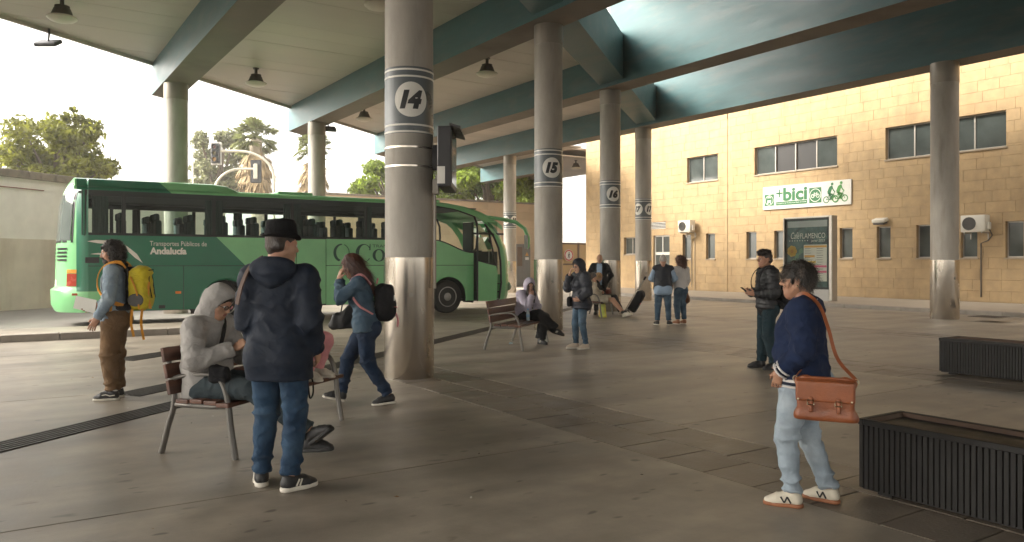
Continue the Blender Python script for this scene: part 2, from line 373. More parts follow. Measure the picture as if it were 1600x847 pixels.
# ------------------------------------------------------------------ COLUMNS
m_shaft = mat('column_concrete', (.35, .322, .28), .58, 0, .22, 3.2, .18, 35, stretch=(1, 1, .35), det=10, col2=(.22, .19, .155), c2s=1.6, c2lo=.5, c2hi=.75, c2st=(2.5, 2.5, .35))
m_inox = mat('brushed_steel', (.66, .60, .52), .24, 1., .05, 3, .02, 60, stretch=(1, 1, .3), rvar=.06, col2=(.55, .48, .40), c2s=1.2, c2lo=.5, c2hi=.9, c2st=(1, 1, .8))
m_cap = mat('column_cap', (.27, .245, .21), .42, .5, .14, 3, .04, 30, stretch=(1, 1, .3))
m_band = mat('band_grey', (.09, .105, .112), .32, 0, .06, 3)
m_white = mat('sign_white', (.74, .72, .66), .5, 0, .05, 4)
m_black = mat('print_black', (.015, .015, .016), .5, 0, .1, 5)
CR = .325
def wrap(mb, rad, ang, z):
    """bend flat lettering round the column: x -> arc, facing direction ang"""
    o = []
    for (x, y, q) in mb.v:
        a = ang+x/rad; o.append((math.cos(a)*(rad+q), math.sin(a)*(rad+q), z+y))
    mb.v = o; return mb
DISC = math.atan2(-.932, -.362)
def number_discs(col, num, angs, zb):
    for a in angs:
        dm = MB(); n = 36; vs = [(0, 0, 0)]; fs = []
        for ring in (1, 2, 3, 4):
            for k in range(n): vs.append((.225*ring/4*math.cos(2*math.pi*k/n), .232*ring/4*math.sin(2*math.pi*k/n), 0))
        for k in range(n):
            fs.append((0, 1+k, 1+(k+1) % n))
            for r in range(3): fs.append((1+r*n+k, 1+(r+1)*n+k, 1+(r+1)*n+(k+1) % n, 1+r*n+(k+1) % n))
        dm.add(vs, fs); band = wrap(dm, CR+.010, a, zb).build('number_disc', m_white, col, recalc=False)
        tx = text_mb(num, .3, shear=.26, bold=.022, cuts=.02, height=.25, width=.31 if len(num) > 1 else None)
        wrap(tx, CR+.0135, a, zb).build('number', m_black, col, recalc=False)
def column(pos, label, num=None, angs=(), sleeve=1.62, cap=.45, rad=CR, group=None, name='column'):
    c = thing(name, label, 'column', pos, 0, group)
    n = 56; k = rad/CR
    MB().lathe([(rad, sleeve-.02), (rad, ZS-cap)], n=n, caps=False).build('shaft', m_shaft, c, smooth=True)
    MB().lathe([(rad+.006, -.02), (rad+.006, .02), (rad+.012, .03), (rad+.012, sleeve-.005), (rad+.002, sleeve), (rad-.05, sleeve)], n=n, caps=False).build('steel_sleeve', m_inox, c, smooth=True)
    if cap: MB().lathe([(rad-.05, ZS-cap), (rad+.007, ZS-cap), (rad+.010, ZS-cap+.01), (rad+.010, ZS+.01)], n=n, caps=False).build('steel_cap', m_cap, c, smooth=True)
    if num:
        zb = 3.70
        MB().lathe([(rad, zb-.44), (rad+.004, zb-.44), (rad+.004, zb+.44), (rad, zb+.44)], n=n, caps=False).build('number_band', m_band, c, smooth=True)
        for z in (zb-.42, zb-.33, zb+.31, zb+.40):
            MB().lathe([(rad+.004, z-.012), (rad+.0065, z-.012), (rad+.0065, z+.012), (rad+.004, z+.012)], n=n, caps=False).build('band_stripe', m_white, c, smooth=True)
        number_discs(c, num, angs, zb)
    # small plate and seam bolts on the sleeve
    MB().lathe([(.03, 0), (.032, .006), (.0, .007)], n=16, M=T(math.cos(DISC)*(rad+.011), math.sin(DISC)*(rad+.011), 1.12) @ Matrix.Rotation(DISC, 4, 'Z') @ ROT('Y', 90)).build('sleeve_boss', m_cap, c)
    return c
c14 = column((4.65, 9.64, 0), 'nearest concrete column with number 14 on a grey band and steel sleeve', '14', (DISC,))
column((10.6, 14.63, 0), 'concrete column with number 15 on a grey band behind the lavender hooded girl', '15', (DISC,))
column((16.25, 19.08, 0), 'concrete column with number 16 on a grey band behind the bald man', '16', (DISC,))
v17 = math.atan2(-23.65, -21.9); v18 = math.atan2(-33.6, -21.9)
column((21.9, 23.65, 0), 'concrete column with number 17 on two discs beside the man in dark vest', '17', (v17-R(42), v17+R(49)))
column((21.9, 33.6, 0), 'far concrete column with number 18 on two discs behind the coach front', '18', (v18-R(42), v18+R(46)))
column((21.7, 11.42, 0), 'concrete column without a number at the right, steel sleeve by the pavement', None, cap=.55, rad=.35)
column((4.5, 25.6, 0), 'left rear concrete column behind the dark green end of the coach', None, cap=.5, rad=.34)
column((10.35, 29.7, 0), 'middle rear concrete column behind the coach roof, palm beyond it', None, cap=.5, rad=.33)

# straps and information screen on column 14
for z in (3.08, 2.83): MB().lathe([(CR, z-.012), (CR+.008, z-.012), (CR+.008, z+.012), (CR, z+.012)], n=56, caps=False).build('steel_strap', m_inox, c14, smooth=True)
m_case = mat('screen_case', (.035, .034, .036), .45, .2, .15, 6)
m_scr = mat('dark_screen', (.012, .012, .014), .12, 0, .05, 4)
scr = thing('display_screen', 'black information screen in a steel case hung on the side of column 14', 'screen', (4.65, 9.64, 0), -YAW)
# local x = image right, y = away
mb = MB(); mb.box((.44, -.62, 2.52), (.62, .30, 3.30)).build('case', m_case, scr, bevel=.012)
MB().add([(.60, -.66, 3.30), (.60, .34, 3.30), (.74, .34, 3.26), (.74, -.66, 3.26), (.60, -.66, 3.33), (.60, .34, 3.33), (.74, .34, 3.29), (.74, -.66, 3.29)], [(3,2,1,0),(4,5,6,7),(0,1,5,4),(1,2,6,5),(2,3,7,6),(3,0,4,7)]).build('visor', m_case, scr)
MB().box((.62, -.56, 2.58), (.626, .24, 3.24)).build('screen_face', m_scr, scr)
MB().box((.30, -.06, 2.80), (.46, .06, 3.14)).build('bracket', m_case, scr, bevel=.01)
MB().tube([(.36, -.13, 1.2), (.36, -.13, 2.6), (.40, -.13, 2.72)], .022, 10).build('conduit', m_cap, scr, smooth=True)
MB().box((.335, -.2, 2.46), (.42, -.08, 2.66)).build('junction_box', m_cap, scr, bevel=.008)
MB().box((.44, -.625, 2.56), (.54, -.622, 2.78)).build('sticker', m_white, scr)

# ------------------------------------------------------------------ LAMPS under the ceiling
m_lamp = mat('lamp_housing', (.075, .062, .05), .45, .3, .15, 8)
m_diff = mat('lamp_diffuser', (.55, .50, .42), .35, 0, .1, 5)
def ceiling_lamp(x, y, label):
    t = thing('ceiling_lamp', label, 'lamp', (x, y, 7.42), 0, 'bell lamps under the canopy ceiling')
    MB().lathe([(.05, .30), (.05, ZC-7.42+.02)], n=14).build('stem', m_lamp, t, smooth=True)
    MB().lathe([(.10, ZC-7.42-.03), (.10, ZC-7.42+.02)], n=18).build('ceiling_rose', m_lamp, t, smooth=True)
    MB().lathe([(.30, .10), (.24, .16), (.19, .30), (.17, .32), (.17, .37), (.06, .40)], n=28).build('housing', m_lamp, t, smooth=True)
    MB().lathe([(.0, -.03), (.16, -.02), (.28, .02), (.335, .07), (.335, .105), (.30, .11)], n=28).build('diffuser', m_diff, t, smooth=True)
for (px, py, lb) in ((97, 25, 'bell lamp at the upper left corner near the canopy edge'), (400, 128, 'bell lamp between left rear column and column 14, over the coach'),
                     (761, 113, 'bell lamp just right of column 14 below dark beam'), (569, 184, 'small far bell lamp left of column 14 over the coach roof'),
                     (592, 5, 'bell lamp half cut by the top edge beside column 14'), (903, 252, 'farthest bell lamp at the left corner of the facade')):
    p = AT(px, py, 6.0*F/(HOR-py)) if px != 903 else Vector((30.4, 39.0, 7.5))
    ceiling_lamp(p.x, p.y, lb)
m_fl = mat('floodlight_grey', (.10, .10, .11), .45, .4, .1, 6)
def floodlight(px, py, d, rz, label):
    p = AT(px, py, d); t = thing('floodlight', label, 'floodlight', p, rz)
    M = ROT('X', 28)
    MB().box((-.30, -.20, -.06), (.30, .20, .05), M=M).build('housing', m_fl, t, bevel=.02)
    MB().box((-.26, -.17, -.068), (.26, .17, -.061), M=M).build('lens', m_diff, t)
    MB().tube([(0, 0, .03), (0, .05, .25), (0, .05, max(.3, ZC-p.z))], .03, 8).build('bracket', m_fl, t, smooth=True)
floodlight(75, 67, 21.5, -YAW, 'flat grey floodlight hanging off the canopy edge at the upper left')
floodlight(513, 201, 31.0, -YAW+.4, 'small floodlight by the top of the middle rear column')

# ================================================================== STATION BUILDING (facade on the plane X = FX)
FX = 29.6
m_stone = mat('sandstone', (.385, .268, .142), .85, 0, .18, 3.2, .25, 45, rnd=.04, det=10, col2=(.325, .218, .112), c2s=1.3, c2lo=.48, c2hi=.78, c2st=(1, 1.3, .22))
m_mortar = mat('mortar', (.36, .25, .135), .9, 0, .15, 5)
m_alu = mat('window_aluminium', (.36, .33, .29), .4, .35, .08, 6)
m_sill = mat('window_sill', (.30, .24, .17), .7, 0, .12, 6)
m_pane = mat('frosted_pane', (.055, .065, .062), .10, 0, .3, 1.5, spec=.6)
m_dark = mat('dark_opening', (.012, .011, .011), .5, 0, .1, 3)
bld = thing('station_building', 'long sandstone station building with two rows of recessed windows', 'building', (0, 0, 0))
def fac(x, y): p = ON_X(x, y, FX); return p.y, p.z
OPENS = []      # (y0, y1, z0, z1)
WIN = []
def small(px):
    y, _ = fac(px, 380); WIN.append((y-.29, y+.29, 1.72, 2.99, 1, ()))
for px in (1073, 1110, 1174, 1218, 1322, 1380.5, 1443.5, 1514, 1585): small(px)
for px in (1700, 1810): small(px)
def big(xa, xb, n, dark=()):
    a, _ = fac(xa, 250); b, _ = fac(xb, 250); WIN.append((b, a, 5.64, 6.92, n, dark))
big(1073.5, 1121.5, 2); big(1179, 1308, 4, (1, 2)); big(1383.5, 1572, 4)
ya, _ = fac(975, 380); yb, _ = fac(997, 380); WIN.append((yb, ya, 2.0, 2.95, 2, ()))
ya, _ = fac(1021, 380); yb, _ = fac(1046, 380); DOOR = (yb, ya, .12, 3.0)
ya, _ = fac(1017, 350); yb, _ = fac(1040, 350); GRIL = (yb, ya, 3.35, 3.72)
OPENS = [wd[:4] for wd in WIN]+[DOOR, GRIL]
MB().box((FX+.22, -12, 0), (44, 36.95, 9.7)).build('wall_core', m_mortar, bld)
def subtract(rects, o):
    out = []
    for (a, b, c, d) in rects:
        oa, ob, oc, od = o
        if oa >= b or ob <= a or oc >= d or od <= c: out.append((a, b, c, d)); continue
        if c < oc: out.append((a, b, c, oc))
        if d > od: out.append((a, b, od, d))
        z0, z1 = max(c, oc), min(d, od)
        if a < oa: out.append((a, oa, z0, z1))
        if b > ob: out.append((ob, b, z0, z1))
    return out
rects = []
rr = random.Random(11); z = .12; rowi = 0
SEAM, _ = fac(1137, 300)
while z < 9.6:
    h = .40; y = -6-rr.random()*.8
    while y < 37:
        wd = rr.choice((.62, .74, .82, .98)); y1 = min(y+wd, 37.0)
        rs = [(y, y1, z, z+h)]
        for o in OPENS: rs = subtract(rs, o)
        rs2 = []
        for q in rs: rs2 += subtract([q], (SEAM-.012, SEAM+.012, 0, 10))
        rects += [q for q in rs2 if q[1]-q[0] > .03 and q[3]-q[2] > .03]
        y = y1
    z += h; rowi += 1
def seen(r):
    yc, zc = (r[0]+r[1])/2, (r[2]+r[3])/2; d = FX*SY+yc*CY; l = FX*CY-yc*SY
    px, py = 800+l*F/d, HOR-(zc-CH)*F/d
    lim = 62+(1600-px)*.235
    if not (880 < px < 1605 and lim < py < 500): return -1
    return (r[1]-r[0])*(r[3]-r[2])/d**2
rects.sort(key=seen, reverse=True)
rest = MB()
def block(mb, r):
    g = .0022; dx = rr.uniform(-.0025, .0025); a, b, c, d = r
    f, e = FX+dx, .004
    # front face slightly pillowed: chamfered edge
    v = [(f+e, a+g, c+g), (f+e, b-g, c+g), (f+e, b-g, d-g), (f+e, a+g, d-g), (f, a+g+e, c+g+e), (f, b-g-e, c+g+e), (f, b-g-e, d-g-e), (f, a+g+e, d-g-e),
         (FX+.24, a+g, c+g), (FX+.24, b-g, c+g), (FX+.24, b-g, d-g), (FX+.24, a+g, d-g)]
    return mb.add(v, [(4,7,6,5), (0,4,5,1), (1,5,6,2), (2,6,7,3), (3,7,4,0), (0,1,9,8), (1,2,10,9), (2,3,11,10), (3,0,8,11)])
for i, r in enumerate(rects):
    if i < 290: block(MB(), r).build('stone_block', m_stone, bld, recalc=False)
    else: block(rest, r)
rest.build('stone_cladding', mat('sandstone_far', (.385, .268, .142), .85, 0, .18, 3.2, .25, 45, island=.035, det=10, col2=(.325, .218, .112), c2s=1.3, c2lo=.48, c2hi=.78, c2st=(1, 1.3, .22)), bld, kind='stuff', recalc=False)
MB().box((FX-.03, -12, 9.6), (44.2, 37.05, 9.75)).build('coping', m_sill, bld)
m_cur = mat('window_interior', (.10, .10, .09), .8, 0, .3, 2)
for (y0, y1, z0, z1, n, dark) in WIN:
    f = MB(); t = .045; X0, X1 = FX+.145, FX+.19
    for (a, b, c, d) in ((y0, y1, z0, z0+t), (y0, y1, z1-t, z1), (y0, y0+t, z0+t, z1-t), (y1-t, y1, z0+t, z1-t)): f.box((X0, a, c), (X1, b, d))
    wn = (y1-y0)/n
    for k in range(1, n): f.box((X0-.012, y0+k*wn-.03, z0+t), (X1, y0+k*wn+.03, z1-t))
    fr = f.build('window', m_alu, bld, bevel=.004)
    for k in range(n):
        kk = n-1-k                                  # panes counted from image left
        if kk in dark: MB().box((FX+.2, y0+k*wn+.03, z0+t), (FX+.205, y0+(k+1)*wn-.03, z1-t)).build('pane', m_dark, fr)  # open panes: near-black sheet stands in for the unlit room
        else: MB().box((FX+.165, y0+k*wn+.03, z0+t), (FX+.173, y0+(k+1)*wn-.03, z1-t)).build('pane', m_pane, fr)
    MB().box((FX-.045, y0-.04, z0-.06), (FX+.12, y1+.04, z0-.002)).build('sill', m_sill, fr, bevel=.006)
# glazed door and grille
y0, y1, z0, z1 = DOOR
f = MB(); X0, X1 = FX+.1, FX+.17
m_wh = mat('white_frame', (.62, .60, .55), .4, 0, .08, 5)
for (a, b, c, d) in ((y0, y0+.07, z0, z1), (y1-.07, y1, z0, z1), (y0+.07, y1-.07, z1-.08, z1), (y0+.07, y1-.07, 1.95, 2.10), (y0+.07, y1-.07, z0, z0+.12)): f.box((X0, a, c), (X1, b, d))
f.box((X0+.002, (y0+y1)/2-.03, 2.10), (X1-.002, (y0+y1)/2+.03, z1-.08))
d_ = f.build('door', m_wh, bld, bevel=.004)
MB().box((FX+.13, y0+.07, z0+.12), (FX+.138, y1-.07, 1.95)).build('pane', m_pane, d_)
MB().box((FX+.13, y0+.07, 2.10), (FX+.138, y1-.07, z1-.08)).build('pane', m_pane, d_)
MB().box((X0-.05, y1-.17, 1.0), (X0, y1-.13, 1.25)).build('handle', m_alu, d_)
y0, y1, z0, z1 = GRIL
gr = MB().box((FX+.2, y0, z0), (FX+.205, y1, z1)).build('vent_grille', m_dark, bld)
for k in range(5): MB().box((FX-.005, y0, z0+k*.078), (FX+.1, y1, z0+k*.078+.03)).build('grille_slat', m_wh, gr)
# conduit, downpipe
yc, _ = fac(1086, 400); MB().tube([(FX-.02, yc, .12), (FX-.02, yc, 3.4)], .018, 8).build('conduit', m_sill, bld)

# air conditioners
m_ac = mat('ac_white', (.60, .565, .49), .45, 0, .08, 4, col2=(.48, .43, .35), c2s=2, c2lo=.55, c2hi=.8)
m_acg = mat('ac_grille', (.07, .065, .06), .5, 0, .1, 4)
def ac(px, py, label):
    yc, zc = fac(px, py); t = thing('air_conditioner', label, 'air conditioner', (FX, yc, zc), 0)
    MB().box((-.52, -.42, -.30), (-.16, .42, .30)).build('casing', m_ac, t, bevel=.02, seg=2, smooth=True)
    M = T(-.521, .12, 0) @ ROT('Y', -90)
    MB().lathe([(.235, 0), (.235, .012), (.225, .015)], n=32, M=M).build('fan_recess', m_acg, t)
    g = MB()
    for k in range(7):
        r = .03+k*.033; g.tube([M @ Vector((r*math.cos(a), r*math.sin(a), .022)) for a in np.linspace(0, 2*math.pi, 25)], .005, 5, caps=False)
    for k in range(8): a = k*math.pi/4; g.tube([M @ Vector((.02*math.cos(a), .02*math.sin(a), .022)), M @ Vector((.24*math.cos(a), .24*math.sin(a), .022))], .005, 5)
    g.build('fan_guard', m_acg, t)
    MB().box((-.42, -.51, -.22), (-.25, -.421, .04)).build('valve_cover', m_ac, t, bevel=.015)
    for y in (-.3, .3):
        b = MB(); b.box((-.5, y-.02, -.35), (0, y+.02, -.305)); b.box((-.04, y-.02, -.55), (0, y+.02, -.35)); b.build('bracket', m_alu, t)
    MB().tube([(-.3, -.46, -.2), (-.1, -.47, -.42), (-.025, -.30, -.6), (-.025, -.05, -.7), (-.025, -.05, -zc+.3)], .02, 8).build('pipe', m_acg if px > 1300 else m_sill, t, smooth=True)
ac(1080, 354, 'small white air conditioner unit above the curly haired woman')
ac(1531, 350, 'larger white air conditioner unit right of the steel sleeved column')
# wall lamp
yc, zc = fac(1379, 345)
wl = thing('wall_lamp', 'small beige lamp on the facade under the white bicycle sign', 'lamp', (FX, yc, zc))
MB().box((-.34, -.27, -.02), (0, .27, .13), M=ROT('Y', -14)).build('housing', m_ac, wl, bevel=.04, seg=2, smooth=True)
MB().box((-.33, -.23, -.10), (-.05, .23, -.015), M=ROT('Y', -14)).build('lens', m_acg, wl, bevel=.02)

# ------------------------------------------------------------------ +bici sign
m_grn = mat('sign_green', (.006, .115, .03), .5, 0, .06, 4)
m_grn2 = mat('sign_light_green', (.03, .19, .02), .5, 0, .06, 4)
MF = Matrix(((0, 0, -1, 0), (-1, 0, 0, 0), (0, 1, 0, 0), (0, 0, 0, 1)))      # drawing plane on the facade: x -> image right, y -> up, z -> out
ya, _ = fac(1193.5, 308); yb, _ = fac(1331.5, 300)
SW, SH = ya-yb, 1.05; zc = fac(1331, 299.5)[1]
sg = thing('bicycle_sign', 'white hanging board on the facade reading +bici with green cyclists', 'sign', (FX-.07, (ya+yb)/2, zc))
sg.rotation_euler = MF.to_euler()
MB().box((-SW/2, -SH/2, -.06), (SW/2, SH/2, 0)).build('board', mat('sign_board', (.56, .545, .50), .6, 0, .05, 4, spec=.2), sg, bevel=.008)
def u(fx): return (fx-.5)*SW
Lz = .004
def pz(mb, name, m, z=Lz, par=None): return place(mb, T(0, 0, z)).build(name, m, par or sg, recalc=False)
def sq(x0, x1, y0, y1): return poly2([(x0, y0), (x1, y0), (x1, y1), (x0, y1)])
x0, x1 = u(.022), u(.140); h = (x1-x0)*.5+.03
pz(sq(x0, x1, -.13-h*.75, -.13+h*.95+.02), 'bus_icon', m_grn); cx, cy = (x0+x1)/2, -.10
pz(disc2(cx, cy, .225, 32, .205), 'icon_ring', m_white, .008)
bus_i = merge(sq(cx-.105, cx+.105, cy-.09, cy+.12), sq(cx-.10, cx-.05, cy-.15, cy-.10), sq(cx+.05, cx+.10, cy-.15, cy-.10), disc2(cx, cy+.10, .10, 20))
pz(bus_i, 'bus_pictogram', m_white, .008); pz(merge(sq(cx-.10, cx+.10, cy, cy+.10), disc2(cx-.07, cy-.055, .02, 10), disc2(cx+.07, cy-.055, .02, 10), sq(cx-.09, cx+.09, cy+.15, cy+.18)), 'bus_window', m_grn, .012)
pz(merge(sq(u(.205)-.035, u(.205)+.035, .0, .37), sq(u(.205)-.18, u(.205)+.18, .15, .22)), 'plus_mark', m_grn)
pz(place(text_mb('bici', .8, bold=.03, width=u(.53)-u(.25), height=.60), T((u(.25)+u(.53))/2, .115, 0)), 'lettering', m_grn)
pz(sq(u(.165), u(.53), -.36, -.20), 'text_strip', m_grn)
pz(place(text_mb('Consorcio de Transportes Bahía de Cádiz', .1, width=u(.52)-u(.175), height=.06), T((u(.17)+u(.525))/2, -.275, 0)), 'lettering', m_white, .008)
x0, x1 = u(.553), u(.688)
pz(sq(x0, x1, -.36, .30), 'bicycle_icon', m_grn); cx, cy = (x0+x1)/2, -.03
pz(disc2(cx, cy, .285, 36, .26), 'icon_ring', m_white, .008)
def bike(cx, cy, s):
    a, b = (cx-.52*s, cy-.2*s), (cx+.52*s, cy-.2*s); c, d, e = (cx-.05*s, cy-.2*s), (cx-.2*s, cy+.25*s), (cx+.33*s, cy+.25*s)
    return merge(disc2(*a, .35*s, 28, .25*s), disc2(*b, .35*s, 28, .25*s), line2([a, c, d, a], .07*s), line2([d, e, c], .07*s), line2([b, e, (e[0]-.04*s, e[1]+.16*s), (e[0]+.12*s, e[1]+.18*s)], .07*s), line2([(d[0]-.1*s, d[1]+.1*s), (d[0]+.12*s, d[1]+.1*s)], .08*s), line2([d, (d[0]-.02*s, d[1]+.1*s)], .06*s))
pz(bike(cx, cy+.02, .24), 'bicycle_pictogram', m_white, .008)
def cyclist(cx, cy, s):
    return merge(bike(cx, cy, s), disc2(cx+.14*s, cy+1.32*s, .15*s, 20), poly2([(cx-.36*s, cy+.34*s), (cx-.05*s, cy+.36*s), (cx+.22*s, cy+1.08*s), (cx+.05*s, cy+1.18*s), (cx-.20*s, cy+1.02*s), (cx-.40*s, cy+.60*s)]),
                 line2([(cx+.12*s, cy+1.05*s), (cx+.26*s, cy+.72*s), (cx+.46*s, cy+.50*s)], .12*s), line2([(cx-.22*s, cy+.38*s), (cx+.20*s, cy+.28*s), (cx+.06*s, cy-.18*s), (cx+.18*s, cy-.22*s)], .16*s), line2([(cx-.2*s, cy+.34*s), (cx+.04*s, cy+.08*s), (cx-.1*s, cy-.26*s)], .15*s))
pz(cyclist(u(.79), -.18, .43), 'cyclist_figure', m_grn); pz(cyclist(u(.885), -.16, .43), 'cyclist_figure', m_grn2, .006)

# ------------------------------------------------------------------ poster case
a = ON_X(1223, 400, 25.6); b = ON_X(1300, 400, 25.6)
PW = a.y-b.y; PC = (a.y+b.y)/2
ps = thing('poster_case', 'tall free standing glass poster case with a flamenco festival poster', 'poster case', (25.6, PC, .12)); ps.rotation_euler = MF.to_euler()
PH = 3.17
m_pf = mat('poster_frame', (.42, .39, .34), .38, .6, .08, 5); m_pf2 = mat('poster_inner_frame', (.03, .03, .032), .4, .2, .1, 5)
MB().box((PW/2-.14, 0, -.34), (PW/2, PH, 0)).build('side_post', m_pf, ps, bevel=.02); MB().box((-PW/2, 0, -.34), (-PW/2+.07, PH, 0)).build('side_post', m_pf, ps, bevel=.02)
MB().box((-PW/2+.07, PH-.06, -.32), (PW/2-.14, PH, -.004)).build('top_rail', m_pf, ps); MB().box((-PW/2+.07, 0, -.32), (PW/2-.14, .42, -.004)).build('base_panel', mat('poster_base', (.34, .33, .31), .45, .2, .08, 3), ps)
MB().box((-PW/2+.07, .42, -.30), (PW/2-.14, PH-.06, -.12)).build('back_panel', m_pf2, ps)
X0, X1 = -PW/2+.15, PW/2-.26
m_art = bpy.data.materials.new('poster_print'); m_art.use_nodes = True
N = m_art.node_tree.nodes; L = m_art.node_tree.links
tc = N.new('ShaderNodeTexCoord'); vz = N.new('ShaderNodeTexNoise'); vz.inputs['Scale'].default_value = 2.4; vz.inputs['Detail'].default_value = 5; vz.inputs['Distortion'].default_value = 1.2
L.new(tc.outputs['Object'], vz.inputs['Vector']); cr = N.new('ShaderNodeValToRGB'); L.new(vz.outputs[0], cr.inputs[0]); L.new(cr.outputs[0], N['Principled BSDF'].inputs['Base Color'])
e = cr.color_ramp.elements; e[0].position = .3; e[0].color = (.012, .02, .03, 1); e[1].position = .72; e[1].color = (.10, .16, .13, 1)
q = cr.color_ramp.elements.new(.48); q.color = (.03, .075, .07, 1); q = cr.color_ramp.elements.new(.58); q.color = (.05, .10, .10, 1)
pp = lambda mb, nm, m, z: place(mb, T(0, 0, z)).build(nm, m, poster, recalc=False)
poster = MB().box((X0, .5, -.12), (X1, PH-.14, -.10)).build('poster', m_art, ps)
m_pw = mat('poster_pale', (.62, .58, .52), .5, 0, .06, 4); m_or = mat('poster_orange', (.62, .30, .05), .5, 0, .08, 4); m_pk = mat('poster_pink', (.62, .10, .20), .5, 0, .08, 4)
m_bl = mat('poster_blue', (.03, .06, .22), .5, 0, .3, 6); m_yl = mat('poster_yellow', (.70, .42, .05), .5, 0, .1, 4); m_gn = mat('poster_green', (.08, .17, .10), .5, 0, .2, 5)
W = X1-X0
pp(sq(X0, X1, PH-.40, PH-.16), 'poster_header', mat('poster_header_grey', (.33, .34, .33), .4, 0, .08, 3), -.096)
pp(place(text_mb('Café', .3, shear=.3, width=W*.22, height=.25), T(X0+W*.2, 2.46, 0)), 'lettering', m_pw, -.094)
pp(place(text_mb('FLAMENCO', .3, width=W*.62, height=.20), T(X0+W*.64, 2.44, 0)), 'lettering', m_pw, -.094)
pp(place(text_mb('jerez 2023', .2, shear=.2, width=W*.34, height=.12), T(X0+W*.77, 2.24, 0)), 'lettering', m_pw, -.094)
pp(merge(*[disc2(X0+W*(.06+.065*k), 2.26, .022, 10) for k in range(8)]), 'poster_dots', m_pw, -.094)
px0 = X0+W*.42
pp(sq(px0, X1-.02, .72, 2.10), 'programme_panel', m_pw, -.095)
bars = []
for k, (z, m_, wd) in enumerate(((2.03, m_or, 1.), (1.66, m_or, .5), (1.44, m_yl, .55), (1.28, m_pk, 1.), (1.08, m_pk, 1.), (.88, m_pk, .6))):
    pp(sq(px0+.02 if wd > .52 else px0+.03, px0+(X1-px0)*wd-.03, z-.04, z+.04), 'programme_bar', m_, -.092)
tl = MB()
rt = random.Random(3)
for k in range(15):
    z = 1.95-k*.085
    for c in range(2):
        xx = px0+.05+c*(X1-px0)*.5; tl.add([(xx, z-.012, 0), (xx+.3*rt.uniform(.5, 1), z-.012, 0), (xx+.3, z+.012, 0), (xx, z+.012, 0)], [(0, 1, 2, 3)])
pp(tl, 'programme_text', mat('print_grey', (.25, .24, .22), .6), -.0935)
def flower(cx, cy, r, n): return merge(*[disc2(cx+r*.6*math.cos(2*math.pi*k/n), cy+r*.6*math.sin(2*math.pi*k/n), r*.5, 12) for k in range(n)])
pp(flower(X0+W*.12, 1.86, .2, 7), 'painted_flower', m_yl, -.0945); pp(disc2(X0+W*.12, 1.86, .07, 14), 'flower_centre', m_or, -.092)
pp(merge(*[poly2([(X0+W*.2+.3*k*.6-.2, 1.3+.2*(k % 3)), (X0+W*.2+.18*k, 1.42+.2*(k % 3)), (X0+W*.2+.18*k-.05, 1.6+.2*(k % 3)), (X0+W*.2+.18*k-.2, 1.5+.2*(k % 3))]) for k in range(3)]), 'painted_leaf', m_gn, -.0945)
pp(merge(disc2(X0+W*.15, 1.18, .17, 20), poly2([(X0+W*.04, 1.0), (X0+W*.26, 1.0), (X0+W*.28, 1.28), (X0+W*.15, 1.38), (X0+W*.05, 1.25)])), 'painted_hair', m_pk, -.094)
pp(poly2([(X0+.03, .52), (X0+W*.3, .52), (X0+W*.3, .88), (X0+W*.2, 1.02), (X0+W*.08, 1.0), (X0+.03, .85)]), 'painted_dress', m_bl, -.093)
MB().quad((X0-.07, .44, -.012), (X1+.10, .44, -.012), (X1+.10, PH-.07, -.012), (X0-.07, PH-.07, -.012)).build('glass_front', glass('poster_glass', (.82, .86, .84), .12, .02), ps)

# ================================================================== WALLS, GATE, CABINET beyond the stand
m_wwall = mat('white_wall', (.80, .77, .71), .85, 0, .10, 1.2, .1, 20, col2=(.70, .65, .57), c2s=.6, c2lo=.5, c2hi=.75, c2st=(1, 1, .35))
m_cope = mat('wall_coping', (.23, .195, .155), .85, 0, .25, 3, .3, 25, col2=(.13, .105, .085), c2s=2.5)
wa = math.atan2(.63, .777)
wl0 = thing('boundary_wall', 'high white rendered wall with weathered stone coping behind the coach tail', 'wall', (0, 29.7, 0), wa)
m_cream = mat('stained_render', (.66, .60, .50), .85, 0, .16, .9, .12, 20, col2=(.50, .42, .32), c2s=1.0, c2lo=.48, c2hi=.75, c2st=(1.6, 1.6, .25))
MB().box((-30, 0, -.2), (11, .3, 2.32)).build('lower_wall', m_cream, wl0); MB().box((-30, .03, 2.32), (11, .27, 4.30)).build('upper_wall', m_wwall, wl0)
for k in range(41): MB().box((-30+k+.006, -.08, 4.30), (-29+k-.006, .38, 4.56+random.uniform(-.012, .012))).build('coping_stone', m_cope, wl0, bevel=.015)
MB().box((-30, -.012, 3.96), (1.6, .03, 3.985)).build('cable', mat('red_brown_line', (.22, .07, .05), .7), wl0)
m_tan = mat('tan_wall', (.56, .42, .27), .85, 0, .12, .8, .1, 20, rnd=.06)
fw = thing('far_wall', 'tan block wall closing the yard behind the coach front', 'wall', (0, 45.0, 0))
MB().box((15, .1, -.2), (33.6, .4, 5.55)).build('wall_core', m_mortar, fw)
for i in range(10):
    for k in range(16):
        x0 = 15+k*1.2-(.6 if i % 2 else 0); x1 = min(x0+1.194, 33.6); x0 = max(15, x0)
        if x1-x0 > .1: MB().box((x0, 0, i*.56+.003), (x1, .12, i*.56+.557)).build('wall_block', m_tan, fw)
MB().box((14.95, -.05, 5.6), (33.65, .45, 5.72)).build('coping', m_cope, fw)
gt = thing('yard_gate', 'brown framed gate of tan panels with a no pedestrians sign', 'gate', (33.7, 45.3, 0))
m_rust = mat('gate_brown', (.14, .085, .05), .55, .2, .2, 4)
for x in (0, 1.75, 3.5):
    MB().box((x, -.06, 0), (x+.14, .06, 3.0)).build('gate_post', m_rust, gt)
